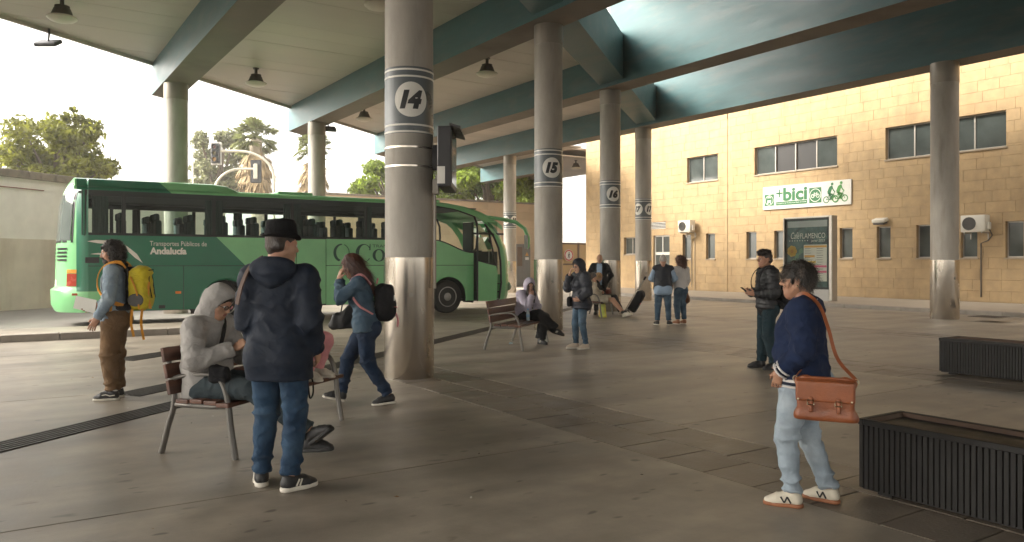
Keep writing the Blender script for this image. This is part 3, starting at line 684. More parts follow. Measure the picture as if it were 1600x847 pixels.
for x in (.14, 1.89):
    for z in (.1, 1.35, 2.86): MB().box((x, -.04, z), (x+1.61, .04, z+.12)).build('gate_rail', m_rust, gt)
    MB().box((x, -.01, .2), (x+1.61, .01, 2.86)).build('gate_panel', mat('gate_panel_ochre', (.50, .33, .14), .6, 0, .12, 1), gt)
p = ON_Y(889.5, 399, 45.15)
ns = thing('no_pedestrians_sign', 'round white sign with red ring and walking figure on the far gate', 'sign', (p.x, 45.2, p.z)); ns.rotation_euler = (R(90), 0, 0)
MB().lathe([(.42, -.03), (.42, 0)], n=32).build('plate', m_white, ns)
m_red = mat('sign_red', (.55, .04, .03), .5)
place(disc2(0, 0, .40, 36, .31), T(0, 0, .004)).build('red_ring', m_red, ns, recalc=False)
place(merge(disc2(.02, .19, .045, 14), line2([(.02, .13), (0, -.03)], .10), line2([(0, -.02), (.09, -.22)], .05), line2([(0, -.02), (-.09, -.2)], .05), line2([(.03, .10), (.11, .0)], .035), line2([(.0, .10), (-.08, .0)], .035)), T(0, 0, .005)).build('walking_figure', m_black, ns, recalc=False)
# electric cabinet
m_cab = mat('cabinet_grey', (.17, .165, .155), .5, .2, .12, 3)
p = ON_Y(818, 446, 44.2)
cb = thing('electric_cabinet', 'tall grey electric cabinet with warning triangle behind the coach mirror', 'cabinet', (p.x, 44.2, 0))
MB().box((-.58, 0, 0), (.58, .6, 2.8)).build('body', m_cab, cb, bevel=.02)
MB().box((-.05, -.03, .15), (.54, -.002, 2.7)).build('door', m_cab, cb, bevel=.012); MB().box((-.52, -.025, 1.3), (-.12, -.002, 2.6)).build('side_door', m_rust, cb)
MB().box((-.52, -.025, .2), (-.12, -.002, 1.2)).build('side_door', m_cab, cb)
place(poly2([(.12, 2.0), (.40, 2.0), (.26, 2.26)]), T(0, -.034, 0) @ ROT('X', 90)).build('warning_triangle', m_or, cb, recalc=False)
place(sq(.12, .42, 1.72, 1.90), T(0, -.034, 0) @ ROT('X', 90)).build('warning_label', m_white, cb, recalc=False)
# pale buildings far beyond
m_pale = mat('pale_render', (.80, .78, .74), .9, 0, .05, .2); m_palewin = mat('pale_shutter', (.50, .50, .49), .6)
def far_block(x, y, w, d_, h, nx, nz, label, rz=0.):
    t = thing('apartment_block', label, 'building', (x, y, 0), rz)
    MB().box((0, 0, 0), (w, d_, h)).build('wall', m_pale, t)
    for i in range(nx):
        for k in range(nz):
            cx = w*(i+.5)/nx; z = h*(k+.45)/nz+.2
            wn = MB().box((cx-.65, -.06, z-.75), (cx+.65, .02, z+.75)).build('window', m_palewin, t); MB().box((cx-.57, -.075, z-.67), (cx+.57, -.061, z+.67)).build('pane', m_palewin, wn)
    MB().box((-.2, -.2, h), (w+.2, d_+.2, h+.3)).build('roof', m_pale, t)
# ================================================================== TREES, PALMS, SIGNALS
m_bark = mat('bark', (.12, .09, .065), .9, 0, .3, 6, .5, 30, stretch=(1, 1, .3))
def leafmat(name, c, tr=.35):
    m = mat(name, c, .55, 0, .35, .9, island=.40, det=3)
    b = m.node_tree.nodes['Principled BSDF']; N = m.node_tree.nodes; L = m.node_tree.links
    t = N.new('ShaderNodeBsdfTranslucent'); L.new(b.inputs['Base Color'].links[0].from_socket, t.inputs[0])
    mx = N.new('ShaderNodeMixShader'); mx.inputs[0].default_value = tr; L.new(b.outputs[0], mx.inputs[1]); L.new(t.outputs[0], mx.inputs[2]); L.new(mx.outputs[0], N['Material Output'].inputs[0])
    return m
def leaves(name, clumps, n, size, m, parent):
    """many small leaf faces spread through clumps (centre, radius)"""
    V = []; Fc = []; tot = sum(c[1]**2 for c in clumps); o = 0
    for c, r in clumps:
        k = int(n*r*r/tot)
        d = rng.normal(size=(k, 3)); d /= np.linalg.norm(d, axis=1)[:, None]
        rad = r*(rng.random(k)**.38)*(1+.22*np.sin(d[:, 0]*5+c[0])*np.sin(d[:, 2]*6+c[1]))
        p = np.array(c)+d*rad[:, None]*np.array([1, 1, .8])
        a = rng.normal(size=(k, 3)); a /= np.linalg.norm(a, axis=1)[:, None]
        b = np.cross(a, d+rng.normal(size=(k, 3))*.5); b /= np.linalg.norm(b, axis=1)[:, None]+1e-6
        s = size*(.6+.8*rng.random(k))[:, None]
        q = np.stack([p-a*s, p+b*s*.42, p+a*s, p-b*s*.42], 1).reshape(-1, 3); V.append(q)
        Fc.append(np.arange(k*4).reshape(k, 4)+o); o += k*4
    V = np.concatenate(V); Fc = np.concatenate(Fc)
    me = bpy.data.meshes.new(name); me.vertices.add(len(V)); me.vertices.foreach_set('co', V.astype(np.float32).ravel())
    me.loops.add(Fc.size); me.loops.foreach_set('vertex_index', Fc.astype(np.int32).ravel()); me.polygons.add(len(Fc)); me.polygons.foreach_set('loop_start', np.arange(0, Fc.size, 4, dtype=np.int32))
    me.update(calc_edges=True); me.materials.append(m)
    return link(bpy.data.objects.new(name, me), parent)
def tree(pos, h, rx, rz, label, m, n, size, seed, nc=16, zc=None, group=None):
    t = thing('leafy_tree', label, 'tree', pos, 0, group); rd = random.Random(seed)
    zc = zc or h-rz
    tr = MB(); tr.tube([(0, 0, -.1), (.08, .05, zc*.4), (-.05, .1, zc*.75), (0, 0, zc)], [h*.035, h*.028, h*.022, h*.012], 10)
    cl = []
    for k in range(nc):
        a = rd.uniform(0, 6.28); rr_ = math.sqrt(rd.random())*.78; z = rd.uniform(-.75, .8)
        q = math.sqrt(max(0.05, 1-z*z)); c = (rx*rr_*q*math.cos(a), rx*rr_*q*math.sin(a), zc+rz*z)
        cl.append((c, rx*rd.uniform(.17, .34)))
        tr.tube([(0, 0, zc*.62), (c[0]*.5, c[1]*.5, zc*.62+(c[2]-zc*.62)*.6), c], [h*.014, h*.009, h*.003], 6)
    tr.build('trunk', m_bark, t, smooth=True)
    leaves('crown', cl, n, size, m, t); return t
m_lf1 = leafmat('leaf_olive', (.17, .18, .025), .6); m_lf2 = leafmat('leaf_glare_pale', (.19, .20, .10), .5); m_lf3 = leafmat('leaf_fresh', (.20, .27, .03), .6)  # second leaf colour is paled to imitate glare over the far tree
p = AT(88, 300, 36); tree((p.x, p.y, 0), 8.4, 2.9, 1.85, 'rounded olive green tree rising behind the white wall coping at left', m_lf1, 13000, .15, 5, 34, 6.35)
leaves('sprig', [((.85, 0, 8.25), .30), ((.35, .3, 8.35), .25), ((1.25, 0, 8.05), .26), ((.7, .2, 8.7), .16)], 260, .14, m_lf1, bpy.data.objects['leafy_tree'])
p = AT(340, 300, 62); tree((p.x, p.y, 0), 12.2, 3.0, 3.2, 'pale glare-washed tree beyond the coach behind the traffic signals', m_lf2, 9000, .2, 8, 30, 9.0)
p = AT(612, 300, 58); tree((p.x, p.y, 0), 9.2, 3.2, 2.3, 'bright fresh green tree just left of column 14 over the coach roof', m_lf3, 12000, .2, 11, 36, 6.9)
GR = 'green trees beyond the far wall'
for i, (px, d, h, lb) in enumerate(((705, 60, 9.8, 'green tree beyond far wall, first right of column 14'), (765, 62, 10.2, 'green tree beyond far wall, left of the column 18 top'), (822, 61, 9.6, 'green tree beyond far wall, between columns 18 and 15'))):
    p = AT(px, 300, d); tree((p.x, p.y, 0), h, 3.4, 2.3, lb, m_lf3 if i != 1 else leafmat('leaf_green', (.10, .17, .035), .5), 12000, .2, 20+i, 18, 7.4, GR)
m_palm = leafmat('palm_leaf', (.17, .19, .07), .5); m_dead = mat('dead_frond', (.34, .25, .14), .9, 0, .25, 2, island=.3)
m_ptr = mat('palm_trunk', (.42, .36, .28), .9, 0, .3, 4, .6, 14, stretch=(1, 1, 2.5))
def frond(mb, base, az, el, ln, droop, rd, blade):
    """fan palm leaf: a stalk and a fan of narrow blades"""
    d = Vector((math.cos(az)*math.cos(el), math.sin(az)*math.cos(el), math.sin(el)))
    tip = base+d*ln+Vector((0, 0, -droop*.4)); mb.tube([base, base+d*ln*.5, tip], [.04, .03, .02], 5)
    side = d.cross(Vector((0, 0, 1))).normalized(); up = side.cross(d)
    n = 15
    for k in range(n):
        a = R(-85+170*k/(n-1)); q = (d*math.cos(a)+side*math.sin(a)+up*rd.uniform(-.15, .15)).normalized()
        e = tip+q*blade*rd.uniform(.85, 1.05)+Vector((0, 0, -droop*rd.uniform(.5, 1.1)*blade)); s = q.cross(up).normalized()*blade*.085; m_ = tip+(e-tip)*.55+Vector((0, 0, droop*.18*blade))
        mb.add([tip, m_+s, e, m_-s], [(0, 1, 2, 3)])
def palm(pos, h, r, label, seed):
    t = thing('palm_tree', label, 'palm', pos, 0, 'palms behind the coach'); rd = random.Random(seed)
    tr = MB(); k = 26; tr.tube([(.1*math.sin(i*.2), 0, h*i/k) for i in range(k+1)], [r*(1.15-.25*i/k)*(1+.05*(i % 2)) for i in range(k+1)], 14); tr.build('trunk', m_ptr, t, smooth=True)
    top = Vector((.1*math.sin(k*.2), 0, h))
    for i in range(46):
        mb = MB(); frond(mb, top+Vector((0, 0, rd.uniform(-.2, .3))), rd.uniform(0, 6.28), R(rd.uniform(-30, 85)), rd.uniform(.7, 1.25), rd.uniform(.15, .55), rd, .9); mb.build('frond', m_palm, t)
    for i in range(54):
        z = rd.uniform(-2.3, -.2); mb = MB(); frond(mb, top+Vector((0, 0, z)), rd.uniform(0, 6.28), R(rd.uniform(-75, -20)), rd.uniform(.5, 1.0), .9, rd, .95); mb.build('dead_frond', m_dead, t)
p = AT(402, 300, 56); palm((p.x, p.y, 0), 10.4, .46, 'palm with thick trunk and shaggy skirt standing between the rear columns', 2)
p = AT(492, 300, 62); palm((p.x, p.y, 0), 10.6, .42, 'palm half hidden behind the middle rear column', 4)
p = AT(545, 304, 60); 
t = thing('palm_tree', 'small young fan palm tops beside the bright green tree', 'palm', (p.x, p.y, 0)); rd = random.Random(9)
MB().tube([(0, 0, 0), (0, 0, 5.9)], .12, 8).build('trunk', m_ptr, t)
for i in range(14): mb = MB(); frond(mb, Vector((0, 0, 5.9)), rd.uniform(0, 6.28), R(rd.uniform(5, 80)), .6, .3, rd, .7); mb.build('frond', m_lf3, t)
# traffic signals
m_pole = mat('signal_pole', (.52, .49, .40), .5, .2, .1, 4); m_sig = mat('signal_black', (.045, .047, .05), .5, 0, .1, 5)
m_back = mat('signal_backboard', (.50, .48, .44), .5, 0, .05, 4)
def signal(base_px, d, top_y, head_px, head_y, back, label):
    b = AT(base_px, 300, d); h = AT(head_px, head_y, d+.001); t = thing('traffic_signal', label, 'traffic light', (b.x, b.y, 0), -YAW)
    ln = (head_px-base_px)*d/F; zt = AT(base_px, top_y, d).z; zh = h.z
    sgn = 1 if ln > 0 else -1; path = [(0, 0, 0), (0, 0, zt-1.6)]
    for k in range(1, 9):
        a = k/8*math.pi/2; path.append((sgn*abs(ln)*.62*(1-math.cos(a)), 0, zt-1.6+1.6*math.sin(a)))
    path.append((ln*.97, 0, zt)); MB().tube(path, .075, 10).build('pole', m_pole, t, smooth=True)
    x = ln; z0 = zh
    MB().box((x-.32, -.03, z0-.68), (x+.32, .03, z0+.68)).build('backboard', m_back if not back else m_sig, t, bevel=.05)
    hd = MB().box((x-.24, -.2 if not back else .03, z0-.58), (x+.24, -.03 if not back else .2, z0+.58)).build('signal_head', m_sig, t, bevel=.03)
    if not back:
        for k, c in enumerate(((.10, .02, .02), (.12, .09, .02), (.55, .30, .10))):
            zz = z0+.37-k*.37; M = T(x, -.2, zz) @ ROT('X', 90)
            MB().lathe([(.13, 0), (.13, .02)], n=18, M=M).build('signal_lens', mat('lens_%s' % ('red', 'amber', 'lit')[k], c, .3), t)
            MB().lathe([(.15, 0), (.15, .2), (.14, .2), (.14, 0)], n=18, M=M).build('signal_hood', m_sig, t)
    else: MB().box((x-.12, -.12, z0-.45), (x+.12, -.03, z0+.45)).build('rear_cover', m_pole, t, bevel=.03)
signal(428, 46, 236, 338, 240, False, 'traffic light facing the camera on a long curved arm above the coach')
signal(333, 46, 264, 400, 268, True, 'traffic light seen from behind on a lower curved arm beside the palm trunk')
p = AT(303, 290, 52)
t = thing('street_lamp', 'thin white lamp pole above the coach roof beside the pale tree', 'street lamp', (p.x, p.y, 0), -YAW)
MB().tube([(0, 0, 0), (-.1, 0, 9.3)], [.09, .05], 8).build('pole', m_white, t, smooth=True); MB().box((-.45, -.08, 9.25), (.05, .08, 9.37)).build('lamp_head', m_white, t, bevel=.03)
# ================================================================== COACH  (local: x to the front, y away, z up)
BO = Vector((1.45, 20.95, 0))
bus = thing('coach', 'long green intercity coach parked beyond the platform with its front door open', 'coach', BO)
def bx(px): return ON_Y(px, 400, BO.y).x-BO.x
def bz(px, py): return ON_Y(px, py, BO.y).z
BW, BL = 2.55, 12.45
m_paint = bpy.data.materials.new('coach_paint'); m_paint.use_nodes = True
N = m_paint.node_tree.nodes; L = m_paint.node_tree.links; b = N['Principled BSDF']
b.inputs['Roughness'].default_value = .34; b.inputs['Coat Weight'].default_value = .25; b.inputs['Coat Roughness'].default_value = .06
tc = N.new('ShaderNodeTexCoord'); sx = N.new('ShaderNodeSeparateXYZ'); L.new(tc.outputs['Object'], sx.inputs[0])
def mth(op, a, c, bb=None):
    n = N.new('ShaderNodeMath'); n.operation = op
    for i, q in enumerate((a, c)):
        if isinstance(q, (int, float)): n.inputs[i].default_value = q
        else: L.new(q, n.inputs[i])
    return n.outputs[0]
dark = mth('LESS_THAN', mth('ADD', sx.outputs[0], sx.outputs[2]), 5.40)
tail = mth('MAXIMUM', mth('LESS_THAN', sx.outputs[0], .06), mth('MULTIPLY', mth('LESS_THAN', sx.outputs[0], .80), mth('LESS_THAN', sx.outputs[2], .86)))
dark = mth('MULTIPLY', dark, mth('SUBTRACT', 1.0, tail))
mx = N.new('ShaderNodeMix'); mx.data_type = 'RGBA'; mx.inputs[6].default_value = (.22, .56, .25, 1); mx.inputs[7].default_value = (.005, .15, .075, 1); L.new(dark, mx.inputs[0])
nz = N.new('ShaderNodeTexNoise'); nz.inputs['Scale'].default_value = 1.3; nz.inputs['Detail'].default_value = 6; L.new(tc.outputs['Object'], nz.inputs['Vector'])
mr = N.new('ShaderNodeMapRange'); mr.inputs[1].default_value = .3; mr.inputs[2].default_value = .7; mr.inputs[3].default_value = .9; mr.inputs[4].default_value = 1.1; L.new(nz.outputs[0], mr.inputs[0])
sc = N.new('ShaderNodeVectorMath'); sc.operation = 'SCALE'; L.new(mx.outputs[2], sc.inputs[0]); L.new(mr.outputs[0], sc.inputs['Scale']); L.new(sc.outputs[0], b.inputs['Base Color'])
n2 = N.new('ShaderNodeTexNoise'); n2.inputs['Scale'].default_value = .9; L.new(tc.outputs['Object'], n2.inputs['Vector']); bp = N.new('ShaderNodeBump'); bp.inputs['Strength'].default_value = .08; bp.inputs['Distance'].default_value = .05
L.new(n2.outputs[0], bp.inputs['Height']); L.new(bp.outputs[0], b.inputs['Normal'])
m_rub = mat('coach_black', (.012, .013, .014), .4, 0, .2, 4); m_tyre = mat('tyre', (.022, .021, .02), .8, 0, .2, 12); m_rim = mat('wheel_rim', (.34, .33, .31), .4, .7, .2, 6)
m_cglass = glass('coach_glass', (.76, .84, .80), .14, .02); m_int = mat('coach_interior', (.045, .05, .048), .8, 0, .15, 3); m_seat = mat('coach_seat', (.02, .045, .042), .85, 0, .2, 8)
m_cur = mat('coach_curtain', (.03, .055, .05), .9, 0, .2, 4)
ARCH = (3.42, 9.98); AR = .61
def arch(x):
    z = 0
    for c in ARCH:
        if abs(x-c) < AR: z = max(z, .50+math.sqrt(AR*AR-(x-c)**2))
    return z
def ztop(x):          # lower edge of the glazing
    if x < 9.5: return 2.21
    t = min(1, (x-9.5)/1.3); return 2.21-.36*(t*t*(3-2*t))
def zroof(x):
    xs = [-1, 9.3, 10.0, 10.6, 11.1, 11.5, 11.8, 12.1]; zs = [3.40, 3.40, 3.37, 3.29, 3.17, 3.03, 2.90, 2.74]
    return float(np.interp(x, xs, zs))
def zwin(x): return min(3.27, zroof(x)-.13) if x < 9.4 else float(np.interp(x, [9.4, 10.2, 10.8, 11.3], [3.27, 3.18, 3.02, 2.84]))
def side_panel(x0, x1, z0, z1, y, m, name, parent, th=.02):
    """upright panel whose lower edge follows the wheel arches; z1 number or function"""
    n = max(2, int((x1-x0)/.05)); xs = np.linspace(x0, x1, n+1); mb = MB()
    f = z1 if callable(z1) else (lambda x: z1)
    lo = [max(z0, arch(x)) for x in xs]; hi = [f(x) for x in xs]
    for i in range(n):
        a, b_ = xs[i], xs[i+1]
        if lo[i] >= hi[i]-.001 and lo[i+1] >= hi[i+1]-.001: continue
        la, lb = min(lo[i], hi[i]), min(lo[i+1], hi[i+1])
        mb.add([(a, y, la), (b_, y, lb), (b_, y, hi[i+1]), (a, y, hi[i])], [(0, 1, 2, 3)]); mb.add([(a, y, la), (b_, y, lb), (b_, y+th, lb), (a, y+th, la)], [(3, 2, 1, 0)])
        mb.add([(a, y, hi[i]), (b_, y, hi[i+1]), (b_, y+th, hi[i+1]), (a, y+th, hi[i])], [(0, 1, 2, 3)])
    for x, i in ((x0, 0), (x1, n)): mb.add([(x, y, lo[i]), (x, y, hi[i]), (x, y+th, hi[i]), (x, y+th, lo[i])], [(0, 1, 2, 3) if i == 0 else (3, 2, 1, 0)])
    return mb.build(name, m, parent, recalc=False)
xa, xb_ = bx(463), bx(509.5)
XD = 10.86
g = .007
side_panel(.28, XD, .36, ztop, .024, m_rub, 'side_backing', bus, .03)
for (x0, x1, z0, z1) in ((.3, xa-g, 1.47, lambda x: ztop(x)-.01), (xb_+g, XD, 1.47, lambda x: ztop(x)-.01)): side_panel(x0, x1, z0, z1, 0, m_paint, 'side_panel', bus)
for (x0, x1) in ((.3, bx(287)-g), (bx(287)+g, xa-g), (xb_+g, bx(600)-g), (bx(600)+g, XD-.26), (XD-.26+g, XD)): side_panel(x0, x1, .37, 1.455, 0, m_paint, 'luggage_door', bus)
side_panel(xa+.012, xb_-.012, .40, 2.19, -.004, m_paint, 'middle_door', bus)
side_panel(.28, 12.0, .36, ztop, BW-.02, m_paint, 'far_side', bus)
for c in ARCH:
    for yy in (-.004,):
        MB().tube([(c+(AR+.012)*math.cos(a), yy, .5+(AR+.012)*math.sin(a)) for a in np.linspace(-.22, math.pi+.22, 26)], .022, 6).build('arch_lip', m_paint, bus, smooth=True)
    w_ = MB(); ar = np.linspace(-.25, math.pi+.25, 16)
    for a0, a1 in zip(ar[:-1], ar[1:]): w_.quad((c+AR*math.cos(a0), .03, .5+AR*math.sin(a0)), (c+AR*math.cos(a1), .03, .5+AR*math.sin(a1)), (c+AR*math.cos(a1), .75, .5+AR*math.sin(a1)), (c+AR*math.cos(a0), .75, .5+AR*math.sin(a0)))
    w_.quad((c-.7, .74, .2), (c+.7, .74, .2), (c+.7, .74, 1.2), (c-.7, .74, 1.2)); w_.build('wheel_well', m_rub, bus)
# roof shell
mb = MB(); xs = list(np.linspace(.0, 9.2, 10))+[9.6, 10.0, 10.3, 10.6, 10.9, 11.2, 11.5, 11.8, 12.02]
def section(x):
    zr, zw_ = zroof(x), zwin(x) if x < 11.3 else zroof(x)-.22
    if x >= 11.3: zw_ = min(zw_, 2.84-(x-11.3)*.2)
    ins = max(0, (x-11.2))*.18
    pts = [(ins, zw_), (ins+.005, zw_+(zr-zw_)*.35), (ins+.04, zr-.05), (ins+.12, zr-.012), (ins+.3, zr+.012), (BW/2, zr+.03)]
    return pts+[(BW-y, z) for y, z in pts[-2::-1]]
prof = [section(x) for x in xs]; n = len(prof[0])
mb.add([(x, y, z) for x, p in zip(xs, prof) for y, z in p], [(i*n+k, i*n+k+1, (i+1)*n+k+1, (i+1)*n+k) for i in range(len(xs)-1) for k in range(n-1)])
mb.build('roof', m_paint, bus, smooth=True, recalc=False, ang=60)
MB().box((.1, .08, 3.20), (11.0, BW-.08, 3.24)).build('ceiling_lining', m_int, bus)
# roof pods
pod = MB(); v = []
for (x, zt, ins) in ((.02, 3.56, .10), (3.15, 3.57, .10), (3.5, 3.53, .12), (3.78, 3.42, .16)):
    v += [(x, ins-.09, 3.36), (x, ins, zt-.03), (x, ins+.1, zt), (x, BW-ins-.1, zt), (x, BW-ins, zt-.03), (x, BW-ins+.09, 3.36)]
pod.add(v, [(i*6+k, i*6+k+1, (i+1)*6+k+1, (i+1)*6+k) for i in range(3) for k in range(5)]+[(0, 5, 4, 3, 2, 1), (18, 19, 20, 21, 22, 23)]); pod.build('roof_pod', m_paint, bus, smooth=True, ang=40)
MB().box((bx(440), .35, 3.40), (bx(496), 1.2, 3.49)).build('roof_hatch', m_paint, bus, bevel=.035, seg=2); MB().box((9.25, .4, 3.40), (9.9, 1.3, 3.47)).build('roof_hatch', m_paint, bus, bevel=.03, seg=2)
# tail
def tail_x(y, z):
    u_ = abs(y-BW/2)/(BW/2); cap = -.30+.55*max(0, (u_-.25)/.75)**2.6
    off = float(np.interp(z, [.36, .5, .88, .93, 1.0, 2.0, 3.0, 3.4, 3.55], [-.02, -.09, -.10, -.02, 0, .02, .10, .22, .40]))
    return cap+off*(1-.75*max(0, u_-.7)/.3)
ys = [0, .03, .09, .18, .32, .55, .85, BW/2]; ys = ys+[BW-y for y in ys[-2::-1]]; zsq = [.36, .5, .7, .88, .93, 1.0, 1.4, 1.8, 2.1, 2.5, 3.0, 3.3, 3.42, 3.53]
mb = MB(); nn = len(ys)
mb.add([(tail_x(y, z) if 0 < k < nn-1 else .30, y, z) for z in zsq for k, y in enumerate(ys)], [(i*nn+k, i*nn+k+1, (i+1)*nn+k+1, (i+1)*nn+k) for i in range(len(zsq)-1) for k in range(nn-1)])
mb.build('tail_panel', m_paint, bus, smooth=True, ang=50)
def tail_patch(y0, y1, z0, z1, m, name, off=.006):
    yy = np.linspace(y0, y1, 9); zz = np.linspace(z0, z1, 6); q = MB()
    q.add([(tail_x(y, z)-off, y, z) for z in zz for y in yy], [(i*9+k, i*9+k+1, (i+1)*9+k+1, (i+1)*9+k) for i in range(5) for k in range(8)]); return q.build(name, m, bus, smooth=True)
m_rg = mat('tail_glass', (.10, .12, .115), .06, 0, .1, 2, spec=.8)
tail_patch(.22, BW-.22, 2.02, 3.22, m_rub, 'rear_window_seal', .004); tail_patch(.27, BW-.27, 2.07, 3.17, m_rg, 'rear_window', .012)
for k in range(4): tail_patch(.35, .95, 1.58+k*.09, 1.63+k*.09, m_rub, 'engine_louvre'); tail_patch(1.6, 2.2, 1.58+k*.09, 1.63+k*.09, m_rub, 'engine_louvre')
for y0 in (.14, BW-.34): tail_patch(y0, y0+.2, .98, 1.28, mat('tail_lamp', (.35, .05, .03), .25, 0, .1, 5), 'tail_lamp'); tail_patch(y0, y0+.2, 1.29, 1.38, mat('tail_lamp_amber', (.6, .28, .05), .25), 'indicator')
tail_patch(1.0, 1.55, .98, 1.12, m_white, 'number_plate')
# front
def front_x(z): return float(np.interp(z, [.3, .5, .9, 1.6, 2.0, 2.4, 2.7, 2.95, 3.15], [12.38, 12.46, 12.50, 12.47, 12.40, 12.20, 11.95, 11.62, 11.2]))
def fx_(y, z):
    u_ = abs(y-BW/2)/(BW/2); return front_x(z)-.46*max(0, (u_-.3)/.7)**2.8
ys = [0, .02, .06, .14, .28, .5, .85, BW/2]; ys = ys+[BW-y for y in ys[-2::-1]]; nn = len(ys); zs_ = [.3, .5, .7, .9, 1.15, 1.6, 2.0, 2.4, 2.7, 2.9, 3.0]
mb = MB(); V = [(fx_(y, z), y+(.18*max(0, fx_(y, z)-11.2) if z > 2.6 and y < .1 else 0), z) for z in zs_ for y in ys]
for i in range(len(zs_)-1):
    for k in range(nn-1):
        gl = 1.1 < (zs_[i]+zs_[i+1])/2 < 2.85 and 3 <= k < nn-4
        mb.add([V[i*nn+k], V[i*nn+k+1], V[(i+1)*nn+k+1], V[(i+1)*nn+k]], [(0, 1, 2, 3)], 1 if gl else 0)
# pillar return behind the front corner
for i in range(len(zs_)-1): mb.add([V[i*nn], V[(i+1)*nn], (V[(i+1)*nn][0]-.13, .03, zs_[i+1]), (V[i*nn][0]-.13, .03, zs_[i])], [(0, 1, 2, 3)])
mb.build('front_panel', [m_paint, m_cglass], bus, smooth=True, ang=50)
MB().tube([(fx_(0, z)-.15, .02, z) for z in (.4, .9, 1.6, 2.0, 2.4, 2.75)], .032, 6).build('door_frame', m_rub, bus, smooth=True)
for y in (.3, BW-.3): MB().lathe([(.14, 0), (.12, .05), (0, .07)], n=20, M=T(fx_(y, .78)-.01, y, .78) @ ROT('Y', 90)).build('headlight', m_white, bus, smooth=True)
side_panel(12.0-.02, 12.1, .36, 1.9, BW-.03, m_paint, 'far_corner', bus)
# doorway and steps
MB().box((XD, .5, .36), (12.05, .54, 1.9)).build('stairwell', m_int, bus)
for k, (z, y) in enumerate(((.38, .03), (.62, .22), (.88, .42))): MB().box((XD+.03, y, z-.03), (12.1, y+.3, z)).build('step', m_int, bus)
st = MB().box((XD+.15, .025, .40), (11.9, .035, .415)).build('step_edge', m_white, bus)
MB().box((XD-.05, .02, .3), (XD+.02, .6, 2.8)).build('door_post', m_rub, bus, bevel=.01)
MB().tube([(11.45, .10, .6), (11.5, .12, 1.9)], .016, 8).build('handrail', m_rim, bus)
MB().box((XD, .02, 2.42), (11.98, .05, 2.48)).build('door_lintel', m_rub, bus); MB().box((XD+.02, .03, 2.48), (11.75, .036, 2.82)).build('quarter_light', m_cglass, bus)
# open door leaf, swung out along the side
D0 = thing('coach_door_tmp', 'x', 'x') if False else None
lf = [(XD-.02, .36), (11.52, .36), (11.56, 1.2), (11.50, 1.6), (11.26, 2.46), (XD-.02, 2.50)]
dm = MB(); yy0, yy1 = -.30, -.255
cut = 1.58
dm.prism([(lf[0][0], lf[0][1]), lf[1], lf[2], (11.50, cut-.14), (XD-.02, cut+.02)], 0, .045, M=T(0, yy1, 0) @ ROT('X', 90))
door = dm.build('door', m_paint, bus)
fr = MB()
P4 = [(XD-.02, cut+.02), (11.50, cut-.14), (11.26, 2.46), (XD-.02, 2.50)]
fr.tube([(x, (yy0+yy1)/2, z) for x, z in P4+P4[:1]], .03, 6, caps=False); fr.tube([(XD-.02, (yy0+yy1)/2, .36), (XD-.02, (yy0+yy1)/2, 2.5)], .03, 6); fr.build('frame', m_rub, door)
MB().add([(x, -.278, z) for x, z in P4], [(0, 1, 2, 3)]).build('pane', m_cglass, door)
fr = MB(); fr.tube([(11.0, -.25, .75), (11.0, .06, .75)], .02, 6); fr.tube([(11.0, -.25, 1.9), (11.0, .06, 1.9)], .02, 6); fr.build('hinge_arm', m_rub, door)
# mirror arm
MB().tube([(11.45, .1, 2.98), (11.9, -.04, 2.92), (12.3, -.2, 2.83), (12.58, -.30, 2.62), (12.68, -.36, 2.32), (12.66, -.37, 2.06), (12.64, -.37, 1.98)], [.07, .09, .085, .085, .085, .07, .03], 12, sq=(1.0, .7)).build('mirror_arm', m_paint, bus, smooth=True)
MB().box((12.56, -.46, 2.0), (12.60, -.28, 2.42)).build('mirror_glass', m_rim, bus, bevel=.01)
# glazing: near and far
edges = [bx(131), bx(193.5), bx(334.5), bx(457), bx(572), bx(628), 9.5]
edges2 = edges+[10.9]
def pane(x0, x1, y, name='window_pane'):
    nx = max(2, int((x1-x0)/.25)); xs_ = np.linspace(x0, x1, nx+1); q = MB()
    for a, c in zip(xs_[:-1], xs_[1:]): q.add([(a, y, ztop(a)), (c, y, ztop(c)), (c, y, zwin(c)), (a, y, zwin(a))], [(0, 1, 2, 3)])
    return q.build(name, m_cglass, bus, recalc=False)
for i, (x0, x1) in enumerate(zip(edges2[:-1], edges2[1:])):
    pane(x0+.015, x1-.015, .012); pane(x0+.015, x1-.015, BW-.012)
    for y in (.022, BW-.05):
        q = MB()
        q.box((x0-.045, y, 2.2), (x0+.045, y+.03, 3.28)); q.build('window_pillar', m_rub, bus)
for y in (.022, BW-.05):
    MB().box((.2, y, 3.14), (9.4, y+.02, 3.28)).build('window_header', m_rub, bus); MB().box((.2, y, 2.19), (9.5, y+.02, 2.26)).build('window_sill', m_rub, bus)
    q = MB()
    q.tube([(x, y+.01, zwin(x)) for x in np.linspace(9.4, 10.9, 9)]+[(11.0, y+.01, 2.75), (11.02, y+.01, 2.4), (10.98, y+.01, 2.0), (10.86, y+.01, 1.84)]+[(x, y+.01, ztop(x)) for x in np.linspace(10.8, 9.5, 9)], .035, 6); q.build('cab_window_seal', m_rub, bus, smooth=True)
MB().box((.18, .02, 2.2), (bx(131)+.02, .05, 3.3)).build('rear_quarter', m_paint, bus); MB().box((.18, BW-.05, 2.2), (bx(131)+.02, BW-.02, 3.3)).build('rear_quarter', m_paint, bus)
